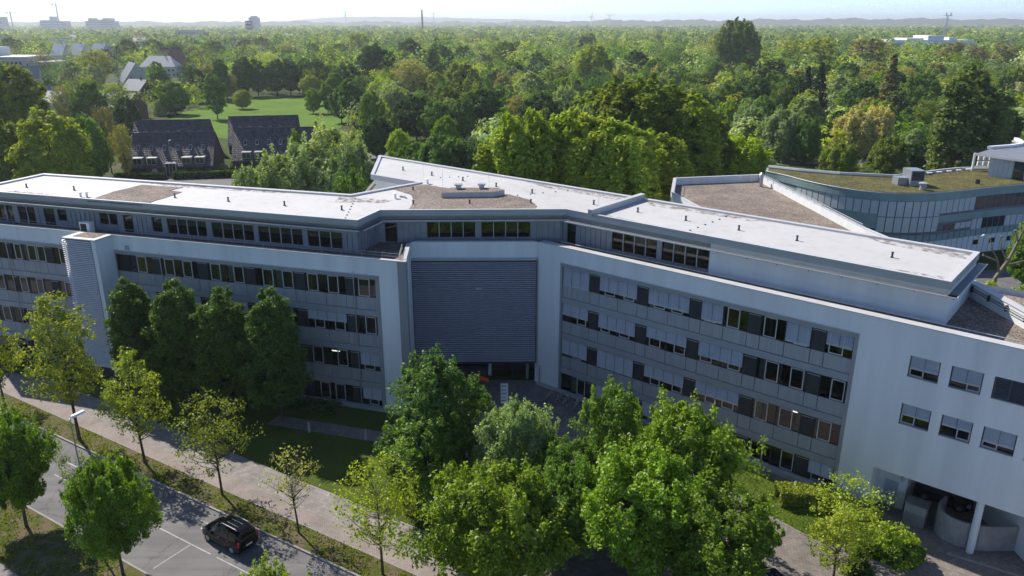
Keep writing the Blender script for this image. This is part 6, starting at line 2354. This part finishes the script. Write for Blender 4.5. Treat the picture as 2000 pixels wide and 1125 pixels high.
# ------------------------------------------------------------------ dark tiled row houses
def sloped_roof(mb_, quad, uvs, th=0.18):
    mb_.face(quad)
def row_house(x, y, rz, w, label, dormers=True, d=13.0, eave=2.9, ridge=10.0):
    E = empty('row_house', (x, y, 0), label, 'house', 'dark tiled row houses behind the left wing', rz)
    Wm = WM[E.name]
    def la(m, nm, mat, par=E):
        return put(nm, m.mesh(nm, mat), par, Wm)
    m = MB()
    m.v += [(0, 0, -.2), (w, 0, -.2), (w, d, -.2), (0, d, -.2), (0, 0, eave), (w, 0, eave), (w, d, eave), (0, d, eave), (0, d / 2, ridge - .1), (w, d / 2, ridge - .1)]
    for f_ in ((0, 1, 5, 4), (2, 3, 7, 6), (1, 2, 6, 9, 5), (3, 0, 4, 8, 7)):
        m.f.append(f_)
        m.mi.append(0)
    la(m, 'wall', 'brickdark')
    sl = math.hypot(d / 2 + .35, ridge - eave + .38)
    m = MB()
    dz = (ridge - eave) / (d / 2) * .35
    for s in (0, 1):
        ya, yb = (-.35, d / 2) if s == 0 else (d + .35, d / 2)
        q = [(-.25, ya, eave - dz), (w + .25, ya, eave - dz), (w + .25, yb, ridge), (-.25, yb, ridge)]
        m.face(q if s == 0 else q[::-1])
        m.face([(p[0], p[1], p[2] - .2) for p in (q[::-1] if s == 0 else q)])
    me = m.mesh('roof', 'tiles_dark')
    uv = me.uv_layers.new(name='UVMap')
    for p in me.polygons:
        for li in p.loop_indices:
            v = me.vertices[me.loops[li].vertex_index].co
            uv.data[li].uv = (v.x, (v.z - eave) * sl / (ridge - eave))
    ro = put('roof', me, E, Wm)
    m = MB()
    m.tube([(-.25, d / 2, ridge + .02), (w + .25, d / 2, ridge + .02)], 0.12, 6)
    la(m, 'ridge_tiles', 'brickdark')
    kz = (ridge - eave) / (d / 2)
    def on_roof(yy):
        return eave + kz * yy
    for i in range(6):
        xx = w * (0.13 + 0.148 * i)
        y0, y1 = 2.9, 3.9
        m = MB()
        m.hexa([(xx, y0, on_roof(y0) + .02), (xx + .75, y0, on_roof(y0) + .02), (xx + .75, y1, on_roof(y1) + .02), (xx, y1, on_roof(y1) + .02), (xx, y0, on_roof(y0) + .14), (xx + .75, y0, on_roof(y0) + .14), (xx + .75, y1, on_roof(y1) + .14), (xx, y1, on_roof(y1) + .14)])
        o = la(m, 'skylight', 'alu')
        m = MB()
        m.face([(xx + .07, y0 + .08, on_roof(y0 + .08) + .15), (xx + .68, y0 + .08, on_roof(y0 + .08) + .15), (xx + .68, y1 - .08, on_roof(y1 - .08) + .15), (xx + .07, y1 - .08, on_roof(y1 - .08) + .15)])
        put('pane', m.mesh('pane', 'glass' if False else 'darkglass'), o, Wm)
    if dormers:
        for xx in (0.12, 0.28, 0.67, 0.82):
            xx *= w
            m = MB()
            m.box(xx, xx + 2.1, -.1, 1.6, eave + .2, eave + 1.75)
            o = la(m, 'dormer', 'zinc')
            m = MB()
            m.box(xx - .15, xx + 2.25, -.3, 1.9, eave + 1.76, eave + 1.9)
            put('dormer_roof', m.mesh('dormer_roof', 'fascia'), o, Wm)
            m = MB()
            m.face([(xx + .15, -.104, eave + .35), (xx + 1.0, -.104, eave + .35), (xx + 1.0, -.104, eave + 1.6), (xx + .15, -.104, eave + 1.6)])
            m.face([(xx + 1.1, -.104, eave + .35), (xx + 1.95, -.104, eave + .35), (xx + 1.95, -.104, eave + 1.6), (xx + 1.1, -.104, eave + 1.6)])
            put('pane', m.mesh('pane', 'darkglass'), o, Wm)
    m = MB()
    m.box(w * .48, w * .6, -.5, .4, 0, eave + .6)
    o = la(m, 'glazed_porch', 'alu')
    for i in range(3):
        m = MB()
        m.face([(w * .487 + i * .78, -.504, .2), (w * .487 + i * .78 + .66, -.504, .2), (w * .487 + i * .78 + .66, -.504, eave + .4), (w * .487 + i * .78, -.504, eave + .4)])
        put('pane', m.mesh('pane', 'darkglass'), o, Wm)
    for xx in (0.2, 0.32, 0.72, 0.86):
        m = MB()
        m.box(xx * w, xx * w + 1.2, -.03, .05, .7, 2.1)
        la(m, 'window', 'alu' if xx in (0.32,) else 'darkglass')
    for xx in (0.24, 0.72):
        m = MB()
        m.box(xx * w, xx * w + .35, d / 2 - 1.1, d / 2 - .75, ridge - 2, ridge - .35)
        la(m, 'flue', 'dark')
row_house(-95.2, 187.2, R_(7), 21.0, 'nearest dark tiled row house at the left, with four dormers')
row_house(-105.2, 213.5, R_(9), 20.0, 'dark tiled row house roof behind the one with four dormers', False)
row_house(-71.5, 196.5, R_(9), 20.0, 'dark tiled row house half hidden by the willow')
row_house(-82.0, 223.5, R_(11), 19.5, 'rearmost dark tiled row house roof at the edge of the meadow', False)
hedge([(-96, 184.6), (-84.5, 185.6)], 1.4, 1.3, 'dgreen', 'dark hedge before the nearest row house, left of its porch', 1800, .4, 21)
hedge([(-82.5, 185.8), (-62, 189.5)], 1.4, 1.4, 'dgreen', 'dark hedge running right from the nearest row house towards the willow', 3000, .4, 22)
gr2 = random.Random(3)
for i, (x, y, c, lb) in enumerate(((-72.5, 203, 'green', 'front green'), (-74.8, 210, 'pale', 'white-flowering'), (-70.8, 208, 'dgreen', 'dark'), (-76.0, 199, 'grey', 'grey-green'), (-73.5, 195, 'tan', 'reddish tan'), (-71.6, 198.5, 'olive', 'olive'), (-77.5, 217, 'dgreen', 'rear dark'))):
    tree('bush', x, y, gr2.uniform(1.8, 3.2), gr2.uniform(2.6, 4.0), c, f'{lb} garden bush in the gap between the dark row houses', 'bush', 'garden bushes between the row houses', 0.0, 'bush')

# ------------------------------------------------------------------ other houses among the trees
def house(x, y, w, d, eave, ridge, rz, wall, roof, label, hip=False, cat='house'):
    E = empty('house', (x, y, 0), label, cat, 'houses among the trees', rz)
    Wm = WM[E.name]
    def la(m, nm, mat, par=E):
        return put(nm, m.mesh(nm, mat), par, Wm)
    m = MB()
    hw = w / 2
    m.box(-hw, hw, 0, d, -.2, eave)
    if not hip:
        for xx in (-hw, hw):
            m.face([(xx, 0, eave), (xx, d, eave), (xx, d / 2, ridge - .05)])
    la(m, 'wall', wall)
    m = MB()
    i_ = min(w, d) * .3 if hip else -.3
    e = .3
    A = [(-hw - e, -e, eave - .1), (hw + e, -e, eave - .1), (hw + e, d + e, eave - .1), (-hw - e, d + e, eave - .1)]
    r0, r1 = (-hw + i_, d / 2, ridge), (hw - i_, d / 2, ridge)
    m.face([A[0], A[1], r1, r0])
    m.face([A[2], A[3], r0, r1])
    if hip:
        m.face([A[1], A[2], r1])
        m.face([A[3], A[0], r0])
    o = la(m, 'roof', roof)
    m = MB()
    m.box(hw * .3, hw * .3 + .6, d / 2 - .3, d / 2 + .3, ridge - .8, ridge + .9)
    put('chimney', m.mesh('chimney', 'brickred'), o, Wm)
    n_ = max(2, int(w / 3))
    for i in range(n_):
        for z in ([1.0] if eave < 4.5 else [1.0, 3.8]):
            xx = -hw + w * (i + .5) / n_
            put('window', shared(('hwin', 'f'), lambda: (lambda q: (q.box(-.6, .6, -.04, .05, 0, 1.3), q.mesh('window', 'darkglass'))[1])(MB())), E, Wm @ Matrix.Translation((xx, 0, z)))
    for sd in (-1, 1):
        put('window', shared(('hwin', 's'), lambda: (lambda q: (q.box(-.05, .05, -.6, .6, 0, 1.3), q.mesh('window', 'white'))[1])(MB())), E, Wm @ Matrix.Translation((sd * hw, d / 2, eave * .55)))
    return E
house(-192, 322, 12, 10, 4.5, 9.5, R_(-28), 'plaster', 'roof_pale_glare', 'house with roof coloured pale as sun glare half hidden behind the yellow-green trees')
house(-158, 309, 17, 10, 4.8, 10, R_(-25), 'brickred', 'roof_pale_glare', 'red brick gabled house with sun glare painted on its roof, left of the meadow')
for i, (x, lb) in enumerate(((-401, 'left'), (-386, 'middle'), (-369, 'right'))):
    house(x, 705 + i * 3, 11.5, 16, 9, 19, R_(-8), 'far_wall', 'roof_pale_glare', f'{lb} one of three pitched roofs whitened for sun glare beyond the open tree')
house(-290, 470, 18, 12, 5, 12, R_(20), 'plaster', 'roof_grey', 'dark slate-roofed house beside the dark conifer, far left')
house(-308, 610, 17, 14, 6, 17, R_(70), 'brickred', 'rooftile_red', 'red brick house with steep gable beyond the dark gabled roofs')
house(-222, 450, 20, 15, 4.5, 15, R_(-55), 'plaster', 'roof_grey', 'large dark gabled house behind the small conifers')
house(-249, 560, 24, 16, 7, 14, R_(6), 'plaster', 'roof_light', 'house with pale grey hipped roof behind the meadow trees', True)
house(-246, 600, 11, 12, 7, 19, R_(75), 'brickred', 'rooftile_red', 'narrow red gabled house beside the dark round tree of the meadow')
house(-214, 356, 12, 10, 4, 9, R_(30), 'plaster', 'roof_grey', 'small slate-roofed house lowest at the far left, behind the olive tree')
house(-186, 385, 14, 10, 5, 10, R_(-30), 'brickdark', 'roof_grey', 'dark house glimpsed behind the round trees left of the meadow')
frr = random.Random(12)
hp = 0
DIR = ['far left', 'left', 'middle left', 'middle', 'middle right', 'right', 'far right']
for i in range(34):
    y = frr.uniform(650, 1700)
    u = frr.uniform(-0.66, -0.16) if i < 26 else frr.uniform(0.30, 0.66)
    roof = frr.choice(['roof_grey', 'rooftile_red', 'rooftile_red', 'roof_pale_glare'])
    wl = frr.choice(['plaster', 'brickred', 'far_wall'])
    cw_ = {'roof_grey': 'slate', 'rooftile_red': 'red-tiled', 'roof_pale_glare': 'pale'}[roof]
    ww = {'plaster': 'cream-walled', 'brickred': 'brick', 'far_wall': 'grey-walled'}[wl]
    house(u * y, y, frr.uniform(14, 30), frr.uniform(10, 15), frr.uniform(6, 9), frr.uniform(12, 18), frr.uniform(-.7, .7), wl, roof,
          f'distant {ww} house with {cw_} roof, {ORD[i] if i < 26 else ORD[i - 26]} of the {"town" if i < 26 else "far right"} roofs between the treetops')

# long low school with white eaves, far left
E = empty('school', (-420, 600, 0), 'long grey flat-roofed school with white eaves, far left beyond the houses', 'building')
Wm = WM[E.name]
for x0, x1, y0, y1, z0, z1, mt, nm in ((-330, -262, 0, 30, 0, 13, 'far_wall', 'wall'), (-322, -300, 8, 26, 13, 20, 'far_wall', 'raised_hall'), (-262, -238, 6, 30, 0, 10, 'far_wall', 'side_wing'), (-332, -260, -2, 32, 13.02, 13.8, 'white', 'eaves')):
    m = MB()
    m.box(x0 * .62 - 180, x1 * .62 - 180, 560 + y0, 560 + y1, z0, z1)
    add(m, nm, mt, E)
for i in range(14):
    put('window', boxmesh('school_window', 1.7, .2, 4.0, 'darkglass'), E, Matrix.Translation((-383 + i * 2.9, 559.9, 6.5)))

# pollarded tree by the curved building
E = empty('pollarded_tree', (67.0, 101.5, 0), 'pollarded tree with pale bare trunk and knobbly limbs by the curved building', 'tree')
mb = MB()
bx_, by_ = 67.0, 101.5
mb.tube([(bx_, by_, -.2), (bx_ + .3, by_, 2.5), (bx_ + 1.6, by_, 5.2), (bx_ + 2.6, by_ + .3, 8.0), (bx_ + 3.0, by_, 10.5)], [.36, .28, .22, .16, .08], 8)
mb.tube([(bx_ + .6, by_, 3.2), (bx_ - .2, by_ - .4, 5.2), (bx_ - 1.4, by_ - .5, 6.8), (bx_ - 1.9, by_ - .5, 8.4)], [.16, .12, .10, .07], 6)
mb.tube([(bx_ + 1.4, by_, 4.9), (bx_ + .6, by_ + .6, 6.6), (bx_ + .4, by_ + .7, 8.2)], [.13, .10, .07], 6)
mb.tube([(bx_ + 1.0, by_, 4.2), (bx_ + 3.2, by_ - .2, 4.9), (bx_ + 4.6, by_ - .2, 5.2)], [.13, .10, .07], 6)
mb.tube([(bx_ + 2.4, by_, 7.5), (bx_ + 1.6, by_, 9.2)], [.14, .1], 6)
mb.tube([(bx_ - .1, by_ - .4, 5.0), (bx_ - 1.8, by_ + .4, 5.6)], [.15, .1], 6)
for q in ((-1.9, -.5, 8.4), (.4, .7, 8.2), (3.0, 0, 10.5), (4.6, -.2, 5.2), (1.6, 0, 9.2), (-1.8, .4, 5.6)):
    mb.tube([(bx_ + q[0], by_ + q[1], q[2] - .15), (bx_ + q[0], by_ + q[1], q[2] + .05), (bx_ + q[0], by_ + q[1], q[2] + .25)], [.07, .19, .05], 6)
add(mb, 'trunk', 'bark_pale', E)
tree('broad', 73.0, 103.0, 11.0, 7.0, 'green', 'leafy green tree at the right edge behind the terrace corner', 'garden_tree', None, 0.0)
tree('bush', 63.0, 96.0, 3.8, 5.2, 'yellow', 'yellow-green bush behind the terrace parapet left of the pollarded trunk', 'bush', None, 0.0, 'bush')
tree('bush', 68.0, 95.0, 3.6, 5.6, 'bright', 'bright green bush behind the terrace parapet right of the pollarded trunk', 'bush', None, 0.0, 'bush')
tree('bush', -44.6, 166.0, 5.0, 6.0, 'yellow', 'yellow-green bush peeping over the left wing roof before the row house', 'bush', None, 0.0, 'bush')

# ------------------------------------------------------------------ skyline
def far_block(x, y, w, d, h, mat, label, steps=(), bands=5):
    E = empty('tower_block', (x, y, 0), label, 'building')
    m = MB()
    m.box(x - w / 2, x + w / 2, y, y + d, 0, h)
    add(m, 'wall', mat, E)
    for (a, b, hh) in steps:
        m = MB()
        m.box(x + a * w, x + b * w, y + 2, y + d - 2, h + .01, h + hh)
        add(m, 'roof_block', mat, E)
    for i in range(bands):
        m = MB()
        z = h * (i + .6) / (bands + .4)
        m.box(x - w * .48, x + w * .48, y - .3, y + .2, z, z + h * .35 / bands)
        add(m, 'window_band', 'zinc', E)  # zinc tone instead of dark glass paints in the distance haze
far_block(-1697, 3000, 92, 40, 43, 'far_wall', 'wide grey hospital block on the skyline beneath the tall crane', ((-.1, .0, 16), (-.5, .1, 3)))
far_block(-1523, 3000, 104, 40, 43, 'far_wall', 'stepped grey hospital block on the skyline right of the crane', ((-.4, -.22, 10), (.12, .38, 10), (-.3, .3, 5)))
far_block(-951, 2990, 34, 24, 56, 'far_wall', 'pale high-rise block on the skyline left of the hills', ((-.3, .3, 5),), 9)
far_block(-715, 2200, 16, 16, 42, 'dark', 'small dark tower on the skyline beside the pale high-rise', (), 4)
far_block(-600, 1500, 42, 20, 24, 'far_wall', 'white office slab among the distant treetops above the meadow', (), 2)
far_block(-1893, 3000, 30, 30, 58, 'far_wall', 'grey block at the left end of the skyline', (), 4)
far_block(498, 955, 100, 40, 17.0, 'white', 'long white hall roof far right above the wood', ((-.05, .14, 5), (.2, .3, 3), (-.3, -.1, 2)), 1)
for x, y, h, label in ((-1645, 2950, 100, 'tall construction crane above the hospital block'), (-1815, 2950, 72, 'lower construction crane at the left end of the skyline')):
    E = empty('crane', (x, y, 0), label, 'crane')
    mb = MB()
    mb.box(x - 1.6, x + 1.6, y - 1.6, y + 1.6, 0, h)
    add(mb, 'mast', 'steel', E)
    mb = MB()
    mb.box(x - 14, x + 30, y - .8, y + .8, h, h + 2.2)
    add(mb, 'jib', 'steel', E)
    mb = MB()
    mb.hexa([(x - 1, y - 1, h + 2.21), (x + 1, y - 1, h + 2.21), (x + 1, y + 1, h + 2.21), (x - 1, y + 1, h + 2.21), (x - .2, y - .2, h + 9), (x + .2, y - .2, h + 9), (x + .2, y + .2, h + 9), (x - .2, y + .2, h + 9)])
    add(mb, 'peak', 'steel', E)
    mb = MB()
    mb.box(x - 16, x - 10, y - 1.5, y + 1.5, h - 3, h - .05)
    add(mb, 'counterweight', 'concrete', E)
for i, (x, y, h, ph, label) in enumerate(((-1225, 6000, 112, 10, 'wind turbine on the horizon left of the brick chimney'), (-578, 6000, 98, 40, 'wind turbine on the horizon just right of the brick chimney'), (586, 6000, 84, 75, 'left one of two faint wind turbines right of the middle horizon'), (718, 6000, 84, 20, 'right one of two faint wind turbines right of the middle horizon'))):
    E = empty('wind_turbine', (x, y, 0), label, 'wind turbine')
    mb = MB()
    mb.tube([(x, y, 0), (x, y, h)], [4.2, 2.6], 10)
    add(mb, 'tower', 'white', E)
    mb = MB()
    mb.box(x - 2.4, x + 2.4, y - 7, y + 4, h - 2, h + 2.4)
    add(mb, 'nacelle', 'white', E)
    for b in range(3):
        a = R_(ph + 120 * b)
        dx, dz = math.cos(a), math.sin(a)
        mb = MB()
        mb.tube([(x + dx * 1, y - 8, h + dz * 1), (x + dx * 10, y - 8, h + dz * 10), (x + dx * 42, y - 8, h + dz * 42)], [1.6, 2.8, .8], 5)
        add(mb, 'blade', 'white', E)
E = empty('factory_chimney', (-276, 2500, 0), 'tall dark factory chimney on the horizon', 'chimney')
mb = MB()
mb.tube([(-276, 2500, 0), (-276, 2500, 73)], [3.4, 2.2], 12)
add(mb, 'shaft', 'brickdark', E)
mb = MB()
mb.tube([(-276, 2500, 73.02), (-276, 2500, 75)], [2.7, 2.7], 12)
add(mb, 'rim', 'brickdark', E)
E = empty('radio_mast', (642, 1200, 0), 'lattice radio mast with platform above the white hall', 'mast')
mb = MB()
for sx in (-1, 1):
    for sy in (-1, 1):
        mb.tube([(642 + sx * 2.0, 1200 + sy * 2.0, 0), (642 + sx * .8, 1200 + sy * .8, 46)], .22, 4)
add(mb, 'leg_frame', 'steel', E)
for i in range(12):
    z = i * 3.8
    k = 2.0 - 1.2 * z / 46
    mb = MB()
    mb.tube([(642 - k, 1200 - k, z), (642 + k, 1200 - k, z + 3.4)], .14, 4)
    mb.tube([(642 + k, 1200 - k, z), (642 - k, 1200 - k, z + 3.4)], .14, 4)
    add(mb, 'brace', 'steel', E)
mb = MB()
mb.box(637.5, 646.5, 1196, 1204, 46.02, 46.8)
add(mb, 'platform', 'steel', E)
for dx in (-3.6, 3.0):
    mb = MB()
    mb.tube([(642 + dx, 1198, 46.81), (642 + dx, 1198, 50.5)], [.9, 1.3], 8)
    add(mb, 'antenna', 'white', E)
# far hills
mb = MB()
def hillrow(y, xa, xb, n, hf):
    i0 = len(mb.v)
    for i in range(n + 1):
        x = xa + (xb - xa) * i / n
        h = hf(x)
        mb.v.extend([(x, y - 900, -1.0), (x, y, h), (x, y + 1500, -1.0)])
    for i in range(n):
        a = i0 + i * 3
        for q in (0, 1):
            mb.f.append((a + q, a + 3 + q, a + 4 + q, a + 1 + q))
            mb.mi.append(0)
hillrow(12500, -9500, 9500, 240, lambda x: 36 + 92 * math.exp(-((x + 2100) / 1500) ** 2) + 40 * math.exp(-((x + 200) / 900) ** 2) + 24 * math.exp(-((x - 3600) / 3200) ** 2) + 5 * math.sin(x * .004) + 2.5 * math.sin(x * .017))
hillrow(7200, -5600, 5600, 420, lambda x: 44 + 26 * math.exp(-((x - 3300) / 1900) ** 2) + 10 * math.exp(-((x - 900) / 700) ** 2) + 6 * math.sin(x * .009) + 5 * math.sin(x * .023 + 1) + 4 * math.sin(x * .061) + 3 * math.sin(x * .13 + 2))
add(mb, 'hills', 'ground', kind='structure')

# ------------------------------------------------------------------ the hazy air
t = NT('haze')
pv_ = t.n('VolumePrincipled')
pv_.inputs['Color'].default_value = (0.92, 0.96, 1.0, 1)
pv_.inputs['Density'].default_value = 0.00012
pv_.inputs['Anisotropy'].default_value = 0.35
t.l(pv_.outputs[0], t.out.inputs['Volume'])
M['haze'] = t.m
mb = MB()
mb.box(-17000, 17000, -3100, 17000, -4, 165)
add(mb, 'haze', 'haze', kind='stuff')
